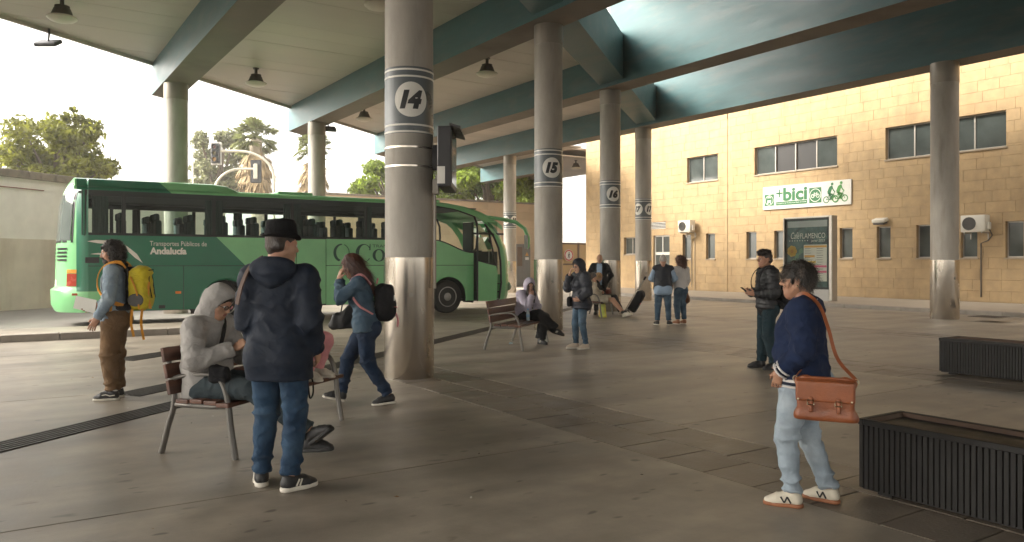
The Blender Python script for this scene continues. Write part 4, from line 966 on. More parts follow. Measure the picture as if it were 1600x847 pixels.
# interior
MB().box((.2, .06, 1.36), (10.7, BW-.06, 1.40)).build('cabin_floor', m_int, bus); MB().box((.26, .1, 1.4), (.30, BW-.1, 3.2)).build('rear_bulkhead', m_int, bus)
for y in (.1, BW-.5): MB().box((.4, y, 2.97), (9.6, y+.4, 3.2)).build('luggage_rack', m_int, bus, bevel=.04)
def seat_mesh():
    q = MB(); q.box((-.05, -.22, 1.78), (.42, .22, 1.93))
    q.box((-.16, -.22, 1.88), (-.02, .22, 2.60)); q.box((-.19, -.15, 2.57), (-.06, .15, 2.77))
    q.box((-.02, -.2, 1.4), (.3, .2, 1.78)); return q.build('seat', m_seat, bus, bevel=.05, seg=3, smooth=True, ang=60)
s0 = seat_mesh(); first = True
for i in range(11):
    for y in (.34, .80, BW-.80, BW-.34):
        if i in (0,) and y > 1.2: continue
        if first: s = s0; first = False
        else: s = s0.copy(); link(s, bus)
        s.location = (1.15+i*.80, y, 0)
s = s0.copy(); link(s, bus); s.location = (10.1, BW-.6, -.25)
st = MB(); st.tube([(10.55+.05*math.sin(a), BW-.6+.22*math.cos(a), 2.02+.22*math.sin(a)) for a in np.linspace(0, 6.283, 20)], .018, 6, caps=False); st.build('steering_wheel', m_rub, bus)
MB().box((10.6, .55, 1.4), (11.9, BW-.1, 1.86)).build('dashboard', m_int, bus, bevel=.06)
for (x, wd, y) in ((edges[0]+.35, .35, .07), (edges[1]+2.0, .25, .07), (edges[2]+.12, .22, .07), (edges[2]+1.9, .2, .07), (edges[3]+.15, .2, .07), (edges[4]+.1, .2, .07), (edges[1]+.6, .2, BW-.09), (edges[2]+1.2, .25, BW-.09), (edges[3]+1.1, .25, BW-.09), (edges[4]+.9, .3, BW-.09), (edges[5]+.9, .3, BW-.09)):
    q = MB(); kk = 9; vs = []
    for i in range(kk): xx = x-wd/2+wd*i/(kk-1); vs += [(xx, y+.015*(i % 2), 2.24), (xx, y+.015*(i % 2), 3.16)]
    q.add(vs, [(2*i, 2*i+2, 2*i+3, 2*i+1) for i in range(kk-1)]); q.build('curtain', m_cur, bus)
MB().box((.3, .1, .36), (10.85, BW-.05, .42)).build('underbody', m_rub, bus)
# wheels
def wheel(x, y, flip):
    M = T(x, y, .50) @ ROT('X', 90 if not flip else -90)
    t_ = MB().lathe([(.30, -.28), (.46, -.28), (.495, -.24), (.50, -.14), (.495, -.03), (.46, .0), (.30, -.005)], n=40, M=M).build('wheel', m_tyre, bus, smooth=True, ang=50)
    MB().lathe([(.305, -.02), (.31, .006), (.285, .01), (.265, -.03), (.235, -.055), (.14, -.075), (.135, -.02), (.12, -.0), (.08, .012), (0, .012)], n=36, M=M).build('rim', m_rim, t_, smooth=True, ang=40)
    h = MB()
    for k in range(10):
        a = k*.6283; h.lathe([(.026, 0), (.026, .004)], n=12, M=M @ T(.19*math.cos(a), .19*math.sin(a), -.062))
    h.build('rim_hole', m_rub, t_); h = MB()
    for k in range(10):
        a = (k+.5)*.6283; h.lathe([(.013, 0), (.011, .03), (0, .032)], n=8, M=M @ T(.245*math.cos(a)*.42/.4*.62, .245*math.sin(a)*.42/.4*.62, -.065))
    h.build('wheel_nut', m_rim, t_)
for x in ARCH: wheel(x, .06, False); wheel(x, BW-.06, True)
# small fittings
m_amb = mat('marker_amber', (.75, .22, .03), .25)
def plate(px0, px1, py0, py1, m, name, y=-.012): MB().box((bx(px0), y, bz(px0, py1)), (bx(px1), .004, bz(px0, py0))).build(name, m, bus, bevel=.004)
plate(274, 283, 455, 459, m_amb, 'side_marker'); plate(112, 121, 458.5, 462, mat('marker_red', (.45, .08, .03), .3), 'side_marker', -.02); plate(540, 548, 461, 465, m_amb, 'side_marker')
plate(133, 155, 402, 411, m_rub, 'side_vent'); plate(248, 258, 477, 482, m_rub, 'side_vent')
# lettering
MS = T(0, -.006, 0) @ ROT('X', 90)
def bt(body, x0, x1, zc_, h, m, **k): place(text_mb(body, .3, width=x1-x0, height=h, align='LEFT', **k), MS @ T(x0, zc_, 0)).build('lettering', m, bus, recalc=False)
bt('Transportes Públicos de', bx(234), bx(323), bz(234, 381.5), .155, m_white); bt('Andalucía', bx(234), bx(291.5), bz(234, 392), .175, m_white, bold=.014)
def bpoly(pts, m, name='swoosh', y=-.006): MB().add([(bx(x), y, bz(x, yy)) for x, yy in pts], [tuple(range(len(pts)))]).build(name, m, bus)
bpoly([(136, 377), (150, 375), (170, 376), (184, 379.5), (168, 381.5), (152, 380)], m_white); bpoly([(141, 397), (154, 395.2), (170, 397.5), (186, 405), (170, 402), (155, 398)], m_white)
bpoly([(196, 383), (204, 389), (214, 397), (223, 411), (211, 403), (200, 393)], m_white)
m_lg = mat('logo_dark_green', (.012, .075, .045), .45, 0, .06, 3)
cx, cz = bx(533.5), bz(533, 395); q = MB(); n = 40
vs = []
for k in range(n):
    a = 2*math.pi*k/n; vs += [(.255*math.cos(a)*.93, .255*math.sin(a), 0), (.03+.215*math.cos(a)*.86, .008+.215*math.sin(a), 0)]
q.add(vs, [(2*k, 2*((k+1) % n), 2*((k+1) % n)+1, 2*k+1) for k in range(n) if k not in (8, 9, 28, 29)]); place(q, MS @ T(cx, cz, 0)).build('logo_ring', m_lg, bus, recalc=False)
def glyph_c(x0, x1, zc_, h):      # a book-face C: thick left bow, thin ends with serifs
    w_ = x1-x0; q = MB(); n = 30; vs = []
    for k in range(n+1):
        a = R(38+284*k/n); vs += [(w_*.5+w_*.52*math.cos(a), h*.5*math.sin(a), 0), (w_*.57+w_*.36*math.cos(a), h*.455*math.sin(a), 0)]
    q.add(vs, [(2*k, 2*k+2, 2*k+3, 2*k+1) for k in range(n)]); q.add([(w_*.86, h*.16, 0), (w_*.95, h*.16, 0), (w_*.95, h*.5, 0), (w_*.90, h*.5, 0)], [(0, 1, 2, 3)])
    return place(q, MS @ T(x0, zc_, 0))
def glyph_o(x0, x1, zc_, h):
    w_ = x1-x0; q = MB(); n = 30; vs = []
    for k in range(n): a = 2*math.pi*k/n; vs += [(w_*.5+w_*.5*math.cos(a), h*.5*math.sin(a), 0), (w_*.5+w_*.27*math.cos(a), h*.44*math.sin(a), 0)]
    q.add(vs, [(2*k, 2*((k+1) % n), 2*((k+1) % n)+1, 2*k+1) for k in range(n)]); return place(q, MS @ T(x0, zc_, 0))
glyph_c(bx(556), bx(580), bz(568, 395.5), .52).build('lettering', m_lg, bus, recalc=False)
glyph_o(bx(582), bx(602), bz(590, 399), .36).build('lettering', m_lg, bus, recalc=False)
bt('MES', bx(603.5), bx(668), bz(620, 399), .34, m_lg, bold=.012); bt('TRANSPORTES', bx(582), bx(640), bz(600, 384.5), .085, m_lg)
# ================================================================== SOFT SHAPES (distance fields meshed with surface nets)
def V3(*a): return np.array(a, float)
def unit(v): v = np.asarray(v, float); return v/(np.linalg.norm(v)+1e-12)
def snoise(P, f, seed=0):
    r = np.random.default_rng(seed); o = 0
    for k in range(4):
        A = r.normal(size=(3, 3)); A /= np.linalg.norm(A, axis=1)[:, None]; ph = r.uniform(0, 6.28, 3); q = P@A.T*f*(1+.35*k)+ph
        o = o+np.sin(q[..., 0]+1.3*np.sin(q[..., 1]))*np.sin(q[..., 1]+1.1*np.sin(q[..., 2]))/(1+.5*k)
    return o/2.0
class SDF:
    def __init__(s, h=.012): s.h = h; s.ops = []
    def cone(s, a, b, ra, rb, k=.03, sq=None, flat=0, mode='u'):
        """tapered round limb from a to b; sq = (axis, factor) squeezes it; flat 1/2/3 cuts the b / a / both ends"""
        a = np.asarray(a, float); b = np.asarray(b, float); m = max(ra, rb)*1.05
        f = 1.0
        if sq is not None: n = unit(sq[0]); f = sq[1]; m *= max(1, f)
        def tr(q): return q if sq is None else q+(q@n)[..., None]*n*(1/f-1)
        ab = tr(b-a); L2 = ab@ab+1e-12
        def fn(P):
            q = tr(P-a); t = np.clip((q@ab)/L2, 0, 1); d = np.linalg.norm(q-t[..., None]*ab, axis=-1)-(ra+(rb-ra)*t)
            if f < 1: d = d*(f+(1-f)*.5)
            if flat & 1: d = np.maximum(d, (P-b)@unit(b-a))
            if flat & 2: d = np.maximum(d, (P-a)@unit(a-b))
            return d
        s.ops.append((fn, np.minimum(a, b)-m, np.maximum(a, b)+m, k, mode)); return s
    def ell(s, c, r, k=.02, M=None, mode='u'):
        c = np.asarray(c, float); r = np.asarray(r, float)*np.ones(3); m = np.ones(3)*r.max() if M is not None else r
        def fn(P):
            q = P-c
            if M is not None: q = q@M            # M columns = axes
            g = np.linalg.norm(q/r, axis=-1); g2 = np.linalg.norm(q/(r*r), axis=-1); return g*(g-1)/(g2+1e-9)
        s.ops.append((fn, c-m, c+m, k, mode)); return s
    def box(s, c, hsz, rad=.01, k=.01, M=None, mode='u'):
        c = np.asarray(c, float); hsz = np.asarray(hsz, float); m = np.ones(3)*np.linalg.norm(hsz) if M is not None else hsz+rad
        def fn(P):
            q = P-c
            if M is not None: q = q@M
            q = np.abs(q)-(hsz-rad); return np.linalg.norm(np.maximum(q, 0), axis=-1)+np.minimum(q.max(-1), 0)-rad
        s.ops.append((fn, c-m, c+m, k, mode)); return s
    def cut(s, p, n):
        p = np.asarray(p, float); n = unit(n); s.ops.append((lambda P: (P-p)@n, None, None, 0, 'c')); return s
    def mesh(s, disp=None, smooth=0):
        h = s.h; us = [o for o in s.ops if o[4] == 'u']
        lo = np.min([o[1] for o in us], 0)-3*h; hi = np.max([o[2] for o in us], 0)+3*h; n = np.ceil((hi-lo)/h).astype(int)+1
        D = np.full(tuple(n), .12, np.float32); ax = [lo[i]+h*np.arange(n[i]) for i in range(3)]
        def grid(i0, i1): return np.stack(np.meshgrid(*[ax[i][i0[i]:i1[i]] for i in range(3)], indexing='ij'), -1)
        for fn, l, u_, k, mode in s.ops:
            if l is None: i0, i1 = np.zeros(3, int), n
            else:
                pad = k+4*h if mode == 'u' else k+h
                i0 = np.clip(np.floor((l-pad-lo)/h).astype(int), 0, n); i1 = np.clip(np.ceil((u_+pad-lo)/h).astype(int)+1, 0, n)
            if (i1 <= i0).any(): continue
            sl = tuple(slice(i0[i], i1[i]) for i in range(3)); d = fn(grid(i0, i1)); d0 = D[sl]
            if mode == 'u':
                if k > 0:
                    t = np.clip(.5+.5*(d0-d)/k, 0, 1); D[sl] = d0*(1-t)+d*t-k*t*(1-t)
                else: D[sl] = np.minimum(d0, d)
            elif mode == 's':
                d = -d
                if k > 0:
                    t = np.clip(.5-.5*(d0-d)/k, 0, 1); D[sl] = d0*(1-t)+d*t+k*t*(1-t)
                else: D[sl] = np.maximum(d0, d)
            else: D[sl] = np.maximum(d0, d)
        D[0] = D[-1] = 1; D[:, 0] = D[:, -1] = 1; D[:, :, 0] = D[:, :, -1] = 1
        S = D < 0; nx, ny, nz = n
        C = sum(S[i:nx-1+i, j:ny-1+j, l:nz-1+l].astype(np.int8) for i in (0, 1) for j in (0, 1) for l in (0, 1))
        act = np.argwhere((C > 0) & (C < 8)); ids = np.full((nx-1, ny-1, nz-1), -1, np.int32); ids[tuple(act.T)] = np.arange(len(act))
        acc = np.zeros((len(act), 3)); cnt = np.zeros(len(act)); cor = {}
        for i in (0, 1):
            for j in (0, 1):
                for l in (0, 1): cor[(i, j, l)] = D[act[:, 0]+i, act[:, 1]+j, act[:, 2]+l]
        for c0 in cor:
            for a in range(3):
                if c0[a]: continue
                c1 = list(c0); c1[a] = 1; A, B = cor[c0], cor[tuple(c1)]; m = (A < 0) != (B < 0); t = A/(A-B+1e-12)
                p = np.tile(np.array(c0, float), (len(act), 1)); p[:, a] = t; acc[m] += p[m]; cnt[m] += 1
        V = lo+h*(act+acc/cnt[:, None]); Fs = []
        for a in range(3):
            b, c = (a+1) % 3, (a+2) % 3
            s0 = [slice(None)]*3; s1 = [slice(None)]*3; s0[a] = slice(0, -1); s1[a] = slice(1, None); m = S[tuple(s0)] != S[tuple(s1)]
            e = np.argwhere(m); e = e[(e[:, b] > 0) & (e[:, c] > 0) & (e[:, b] < n[b]-1) & (e[:, c] < n[c]-1)]
            ins = S[tuple(e.T)]; q = []
            for db, dc in ((1, 1), (0, 1), (0, 0), (1, 0)): w_ = e.copy(); w_[:, b] -= db; w_[:, c] -= dc; q.append(ids[tuple(w_.T)])
            q = np.stack(q, 1); q[~ins] = q[~ins][:, ::-1]; Fs.append(q)
        Fc = np.concatenate(Fs); Fc = Fc[(Fc >= 0).all(1)]
        def vn(V):
            fnm = np.cross(V[Fc[:, 2]]-V[Fc[:, 0]], V[Fc[:, 3]]-V[Fc[:, 1]]); N_ = np.zeros_like(V)
            for k in range(4): np.add.at(N_, Fc[:, k], fnm)
            return N_/(np.linalg.norm(N_, axis=1)[:, None]+1e-12)
        for _ in range(smooth):
            A = np.zeros_like(V); q = np.zeros(len(V))
            for k in range(4): np.add.at(A, Fc[:, k], V[Fc[:, (k+1) % 4]]+V[Fc[:, (k+3) % 4]]); np.add.at(q, Fc[:, k], 2)
            V = V*.5+.5*A/q[:, None]
        if disp is not None: V = V+vn(V)*disp(V)[:, None]
        return V, Fc
def np_obj(name, V, Fc, mats, parent=None, mi=None, smooth=True):
    me = bpy.data.meshes.new(name); me.vertices.add(len(V)); me.vertices.foreach_set('co', np.asarray(V, np.float32).ravel())
    me.loops.add(Fc.size); me.loops.foreach_set('vertex_index', Fc.astype(np.int32).ravel()); me.polygons.add(len(Fc)); me.polygons.foreach_set('loop_start', np.arange(0, Fc.size, 4, dtype=np.int32))
    for m in (mats if isinstance(mats, (list, tuple)) else [mats]): me.materials.append(m)
    if mi is not None: me.polygons.foreach_set('material_index', mi.astype(np.int32))
    me.update(calc_edges=True); me.polygons.foreach_set('use_smooth', np.full(len(Fc), smooth))
    return link(bpy.data.objects.new(name, me), parent)
def soft(name, S, m, parent, disp=None, scale=1., smooth=1, M=None):
    V, Fc = S.mesh(disp, smooth); V = V*scale
    if M is not None: V = V@np.array(M.to_3x3()).T+np.array(M.translation)
    return np_obj(name, V, Fc, m, parent)

# ================================================================== PEOPLE
m_skin = mat('skin', (.46, .265, .175), .5, 0, .10, 9, .08, 120, spec=.4, col2=(.42, .19, .13), c2s=9, c2lo=.5, c2hi=.75)
m_skin_d = mat('skin_tanned', (.38, .20, .125), .5, 0, .10, 9, .08, 120, spec=.4, col2=(.34, .15, .10), c2s=9, c2lo=.5, c2hi=.75)
m_lip = mat('lips', (.33, .12, .10), .4, 0, .05, 9); m_eyew = mat('eye_white', (.62, .58, .54), .2); m_iris = mat('eye_iris', (.03, .02, .015), .15)
m_metal = mat('buckle_metal', (.45, .38, .26), .3, 1, .1, 6); m_lens = glass('spectacle_lens', (.72, .72, .74), .2, .02)
ITEMS = {}
def rotm(yaw=0, pitch=0, roll=0):
    """head / part rotation: yaw left, pitch down, roll to the right"""
    return np.array(Matrix.Rotation(R(yaw), 3, 'Z') @ Matrix.Rotation(-R(pitch), 3, 'X') @ Matrix.Rotation(R(roll), 3, 'Y'))
BASE = dict(pel=(0, 0, .955), wai=(0, .0, 1.09), che=(0, .01, 1.29), nek=(0, -.015, 1.475), head=(0, .02, 1.632),
            hipR=(.09, 0, .93), kneeR=(.10, .015, .50), ankR=(.105, -.03, .085), hipL=(-.09, 0, .93), kneeL=(-.10, .015, .50), ankL=(-.105, -.03, .085),
            shR=(.185, -.015, 1.415), elR=(.245, -.05, 1.125), wrR=(.255, .06, .885), shL=(-.185, -.015, 1.415), elL=(-.245, -.05, 1.125), wrL=(-.255, .06, .885))
def head_mesh(h, fem=0., chub=0.):
    S = SDF(h); w_ = 1-.05*fem
    S.ell((0, -.015, .035), (.077*w_, .097, .090), .0); S.ell((0, .038, -.030), (.060*w_+.006*chub, .058, .085), .04); S.ell((0, .058, -.098), (.030+.008*chub, .028, .024), .03)
    for s_ in (-1, 1):
        S.cone((s_*.052*w_, -.005, -.05), (s_*.018, .055, -.100), .022+.010*chub, .020, .03); S.ell((s_*.046, .052, -.028), (.024+.006*chub, .022, .024), .025)
        S.cone((s_*.012, .090, .022), (s_*.040, .080, .020), .010, .008, .015)
    S.cone((0, .092, .010), (0, .114, -.030), .0085, .0125, .016)
    for s_ in (-1, 1): S.ell((s_*.011, .103, -.034), (.009, .011, .008), .008); S.ell((s_*.031, .097, .001), (.017, .012, .011), .014, mode='s')
    S.cone((-.017, .090, -.060), (.017, .090, -.060), .0075, .0075, .010); S.cone((-.014, .088, -.072), (.014, .088, -.072), .0085, .0085, .010); S.box((0, .102, -.0660), (.022, .006, .0012), .001, .004, mode='s')
    for s_ in (-1, 1):
        S.ell((s_*.079*w_, -.012, -.004), (.010, .020, .032), .008, M=np.array(Matrix.Rotation(R(-14*s_), 3, 'Z'))); S.ell((s_*.087*w_, -.008, 0), (.006, .010, .018), .006, mode='s')
    S.cone((0, -.030, -.055), (0, -.045, -.17), .055-.006*fem+.006*chub, .058-.006*fem+.008*chub, .03)
    if chub: S.ell((0, .035, -.115), (.045, .04, .03*chub), .03)
    return S
def hand_sdf(h, sg, curl, spread=.0, fist=0., point=0):
    S = SDF(h); S.box((0, 0, .045), (.036, .0135, .046), .013, .0); S.cone((0, 0, -.06), (0, 0, .02), .027, .026, .02, sq=((0, 1, 0), .72))
    for i, (x, ln, r) in enumerate(((-.031, .060, .0075), (-.0105, .074, .0085), (.0105, .080, .0088), (.031, .070, .0085))):
        p = V3(sg*x, -.001, .086); a = 0; c = curl*(1.1-.1*i); sp = spread*(x/.031)
        for f, q in ((.42, .9), (.32, 1.15), (.26, .8)):
            a += c*q; d = V3(sg*math.sin(sp), -math.sin(a), math.cos(a)*math.cos(sp)); e = p+d*ln*f*1.15; S.cone(p, e, r, r*.92, .006); p = e; r *= .92
    b = V3(sg*.030, -.004, .018); c = b+V3(sg*.026, -.012-.006*curl, .030); e = c+V3(sg*(.010-.014*curl), -.012-.010*curl, .030); S.cone(b, c, .0125, .0105, .012); S.cone(c, e, .0102, .0085, .006)
    return S
class Person:
    def __init__(s, pos, rz, H, label, pose=None, skin=None, g=1.0, fem=0., chub=0., look=(0, 0, 0), near=1, hands=None, bodyless=False, group=None, belly=0.):
        s.k = H/1.75; s.J = {n: np.array(v, float) for n, v in BASE.items()}; s.near = near; s.g = g; s.fem = fem
        for n, v in (pose or {}).items(): s.J[n] = np.array(v, float)
        s.skin = skin or m_skin; J = s.J; s.pos = Vector(pos); s.rz = rz; s.Hm = rotm(*look); s.belly = belly
        up = unit(J['nek']-J['pel']); rt = unit(J['shR']-J['shL']); s.fw = unit(np.cross(up, rt)); s.up = up; s.rt = rt
        h = .014 if near else .02; S = SDF(h); fw = s.fw
        S.cone(J['pel'], J['wai'], .135*g, .115*g, .04, (fw, .72)); S.cone(J['wai'], J['che'], .118*g, .140*g, .05, (fw, .68)); S.cone(J['che'], J['nek']-up*.05, .135*g, .07, .05, (fw, .66)); S.cone(J['shL'], J['shR'], .052, .052, .05)
        S.cone(J['nek']-up*.06, s.hp((0, -.045, -.13)), .056, .054, .03)
        for q in 'LR':
            S.cone(J['hip'+q], J['knee'+q], .080*g, .055, .03); S.cone(J['knee'+q], J['ank'+q], .052, .036, .03); S.cone(J['knee'+q]*.7+J['ank'+q]*.3-fw*.015, J['knee'+q]*.45+J['ank'+q]*.55-fw*.01, .042, .035, .03)
            f = s.foot(q); S.cone(J['ank'+q], f(0, .10, .03), .034, .024, .03)
            S.cone(J['sh'+q], J['el'+q], .048, .038, .03); S.cone(J['el'+q], J['wr'+q], .038, .027, .02)
        Vs, Fs, Ms = [], [], []; off = 0
        V, Fc = S.mesh(None, 1); Vs.append(V); Fs.append(Fc); Ms.append(np.zeros(len(Fc))); off += len(V)
        hs = head_mesh(.0058 if near else .009, fem, chub); V, Fc = hs.mesh(None, 1 if near else 0)
        c = V[Fc].mean(1); lip = (np.abs(c[:, 0]) < .021) & (c[:, 1] > .086) & (c[:, 2] < -.0565) & (c[:, 2] > -.077)
        Vs.append(V@s.Hm.T+J['head']); Fs.append(Fc+off); Ms.append(lip*1.); off += len(V)
        for q in 'LR':
            o = (hands or {}).get(q, {}); d = o.get('d'); d = unit(d) if d is not None else unit(J['wr'+q]-J['el'+q])
            sg = 1 if q == 'R' else -1; palm = unit(o.get('palm', s.rt*-sg)); y = -palm; y = unit(y-d*(y@d)); x = np.cross(y, d); M = np.stack([x, y, d], 1); s.__dict__['hm'+q] = M
            hsd = hand_sdf(.0055 if near else .008, sg, o.get('curl', .45), o.get('spread', .04)); V, Fc = hsd.mesh(None, 0); V = V*(1-.06*fem)
            Vs.append(V@M.T+J['wr'+q]); Fs.append(Fc+off); Ms.append(np.zeros(len(Fc))); off += len(V)
        s.root = np_obj('person', np.concatenate(Vs)*s.k, np.concatenate(Fs), [s.skin, m_lip], None, np.concatenate(Ms)); s.root.location = s.pos; s.root.rotation_euler = (0, 0, rz)
        tag(s.root, label, 'person', group)
        if near:                          # eyes
            for sg in (-1, 1):
                mb = MB(); c = s.hp((sg*.031, .0835, .001)); Mx = Matrix(s.Hm.tolist()).to_4x4(); Mx.translation = Vector(c*s.k)
                mb.lathe([(.0, -.0115*s.k), (.008*s.k, -.008*s.k), (.0115*s.k, 0), (.0105*s.k, .005*s.k), (.0085*s.k, .008*s.k)], n=14, M=Mx @ ROT('X', -90), caps=False); mb.lathe([(.0085*s.k, .008*s.k), (.006*s.k, .0100*s.k), (0, .0116*s.k)], n=14, mi=1, M=Mx @ ROT('X', -90), caps=False)
                mb.build('eye', [m_eyew, m_iris], s.root, smooth=True)
    def hp(s, p): return s.Hm@np.array(p, float)+s.J['head']            # head frame -> local
    def hv(s, v): return s.Hm@np.array(v, float)
    def foot(s, q):
        """frame of a foot: f(x, y, z) with y towards the toes, z up from the sole"""
        o = s.J.get('toe'+q); a = s.J['ank'+q]
        y = unit(o) if o is not None else unit(V3((.18 if q == 'R' else -.18), 1, 0)); u_ = s.J.get('sole'+q); u_ = unit(u_) if u_ is not None else V3(0, 0, 1); u_ = unit(u_-y*(u_@y)); x = np.cross(y, u_)
        o0 = a-u_*.085
        return lambda X, Y, Z: o0+x*X+y*Y+u_*Z
    def part(s, name, S, m, disp=None, smooth=1): return soft(name, S, m, s.root, disp, s.k, smooth)
    # ---- cloth
    def folds(s, pts, amp=.006, f=46, seed=1, base=.0028, bf=15):
        """creases: rings of folds near the joints in pts [(centre, axis, reach)] plus a soft unevenness"""
        def fn(V):
            d = base*(1-2*np.abs(snoise(V*np.array([1, 1, .7]), bf*.8, seed)))+base*.5*snoise(V, bf*2.2, seed+5)
            for i, (c, a, w_) in enumerate(pts):
                q = V-np.asarray(c); e = np.exp(-(q*q).sum(1)/(2*w_*w_)); ph_ = .5*f*(q@unit(a))+2.4*snoise(V, 11, seed+i); d = d+amp*1.5*e*(1-2*np.abs(np.sin(ph_))**.8)
            return d
        return fn
    def top(s, m, t=.022, hem=.86, flare=.0, cuff=.97, puff=0., name='jacket', collar=.0, sleeve_r=1., h=None, amp=.006, sleeves=True, wide=1., cuts=(), open_front=0., pamp=.012, drop=.02, skirt_dir=None):
        J, g, fw, up, rt = s.J, s.g*wide, s.fw, s.up, s.rt; S = SDF(h or (.009 if s.near else .016)); fem = s.fem
        base = J['pel']; dn = unit(J['pel']-J['wai']) if skirt_dir is None else unit(skirt_dir); L_ = (J['pel'][2]-hem) if skirt_dir is None else hem; hemp = base+dn*L_
        S.cone(J['che'], J['wai'], (.155+.005*fem)*g+t, (.140-.008*fem)*g+t, .05, (fw, .70)); S.cone(J['wai'], base, (.142-.006*fem)*g+t, (.158+.008*fem)*g+t+flare*.4, .05, (fw, .72))
        S.cone(base, hemp-dn*.0, (.158+.008*fem)*g+t+flare*.4, (.160+.006*fem)*g+t+flare, .04, (fw, .74), flat=1)
        S.cone(J['che'], J['nek']-up*.06, .150*g+t, .085+t, .06, (fw, .66))
        S.cone(J['shL']-up*drop*.3, J['shR']-up*drop*.3, .056+t*.8, .056+t*.8, .06); S.cone(J['nek']-up*.07, J['nek']+up*(.0+collar), .072+t*.6, .062+t*.5, .035, flat=1)
        if fem:
            for q in (-1, 1): S.ell(J['che']+fw*(.085*g)-up*.035+rt*q*.075, (.07+t*.5, .06+t*.4, .068+t*.5), .05)
        if skirt_dir is None and hem < J['pel'][2]-.10:
            for q in 'LR': S.ell(J['pel']+(J['hip'+q]-J['pel'])*.9-fw*.05*g-up*.05, .104*g+t*.8, .06)
        if s.belly: S.ell(J['wai']+fw*.06, (.15*g+t, .10+s.belly, .15), .06)
        for q in 'LR':
            if not sleeves: continue
            a, e, w_ = J['sh'+q], J['el'+q], J['wr'+q]; c = e+(w_-e)*cuff
            ts = t*.72; S.cone(a, e, .061*sleeve_r+ts, .052*sleeve_r+ts, .035); S.cone(e, c, .051*sleeve_r+ts, .037*sleeve_r+ts*.8, .025, flat=1)
        for p, n in cuts: S.cut(p, n)
        if open_front: S.box(J['che']+fw*.2-up*.3, (open_front, .16, .50), .01, .02, M=np.stack([rt, fw, up], 1), mode='s')
        pts = [(J['el'+q], unit(J['wr'+q]-J['el'+q])+unit(J['el'+q]-J['sh'+q]), .085) for q in 'LR']+[(J['wr'+q]*.75+J['el'+q]*.25, J['wr'+q]-J['el'+q], .06) for q in 'LR']+[(J['wai'], up+rt*.3, .13), (J['sh'+'L']-up*.1, up+rt, .09), (J['sh'+'R']-up*.1, up-rt, .09)]
        f0 = s.folds(pts, amp, 52, 3+int(hem*10))
        def disp(V):
            d = f0(V)
            if puff:
                ph = (V-J['pel'])@up+.004*snoise(V, 18, 4); w_ = np.zeros(len(V)); 
                q = ph.copy()
                if sleeves:
                    for k in 'LR':
                        a, e, c = J['sh'+k], J['el'+k], J['wr'+k]; side = (V-J['che'])@rt*(1 if k == 'R' else -1)
                        u1 = np.clip((V-a)@(e-a)/((e-a)@(e-a)), 0, 1); d1 = np.linalg.norm(V-a-u1[:, None]*(e-a), axis=1); l1 = u1*np.linalg.norm(e-a)
                        u2 = np.clip((V-e)@(c-e)/((c-e)@(c-e)), 0, 1); d2 = np.linalg.norm(V-e-u2[:, None]*(c-e), axis=1); l2 = np.linalg.norm(e-a)+u2*np.linalg.norm(c-e)
                        m1 = np.minimum(d1, d2) < (.066+t)*1.12; l_ = np.where(d1 < d2, l1, l2); m1 &= (l_ > .06); q = np.where(m1, l_+.02, q)
                d = d+pamp*(np.sqrt(np.abs(np.sin(np.pi*q/puff)))-.7)
            return d
        return s.part(name, S, m, disp, 1)
    def pants(s, m, t=.012, loose=1., end=.93, name='trousers', flare=0., amp=.006, bunch=.006, h=None, seam=True):
        J, g, fw = s.J, s.g, s.fw; S = SDF(h or (.009 if s.near else .016)); up = unit(J['wai']-J['pel'])
        S.cone(J['pel']+up*.07, J['pel']-up*.02, .145*g+t, .155*g+t, .03, (fw, .74)); pts = []
        for q in 'LR':
            hp_, kn, an = J['hip'+q], J['knee'+q], J['ank'+q]
            S.cone(hp_, kn, (.092*g+t)*1.0, (.062+t)*loose, .035); e = kn+(an-kn)*end
            if end < 0: S.ops.pop(); S.cone(hp_, hp_+(kn-hp_)*-end, .092*g+t, (.070+t)*loose, .035, flat=1)
            elif end > .2: S.cone(kn, e, (.060+t)*loose, (.046+t)*loose+flare, .03, flat=1)
            elif end >= 0: S.cone(kn, kn+(kn-hp_)*.01, (.062+t)*loose, (.064+t)*loose, .01)
            bk = J['pel']+(hp_-J['pel'])*.9-fw*.055*g-up*.05; S.ell(bk, .100*g+t*.6, .05)
            pts += [(kn-fw*.03, unit(an-kn)+unit(kn-hp_), .075), (hp_+fw*.05, kn-hp_, .085), (kn*.3+an*.7, an-kn, .07), (an*.92+kn*.08, an-kn, .05)]
        f0 = s.folds(pts, amp, 50, 17, .0028, 18)
        return s.part(name, S, m, f0, 1)
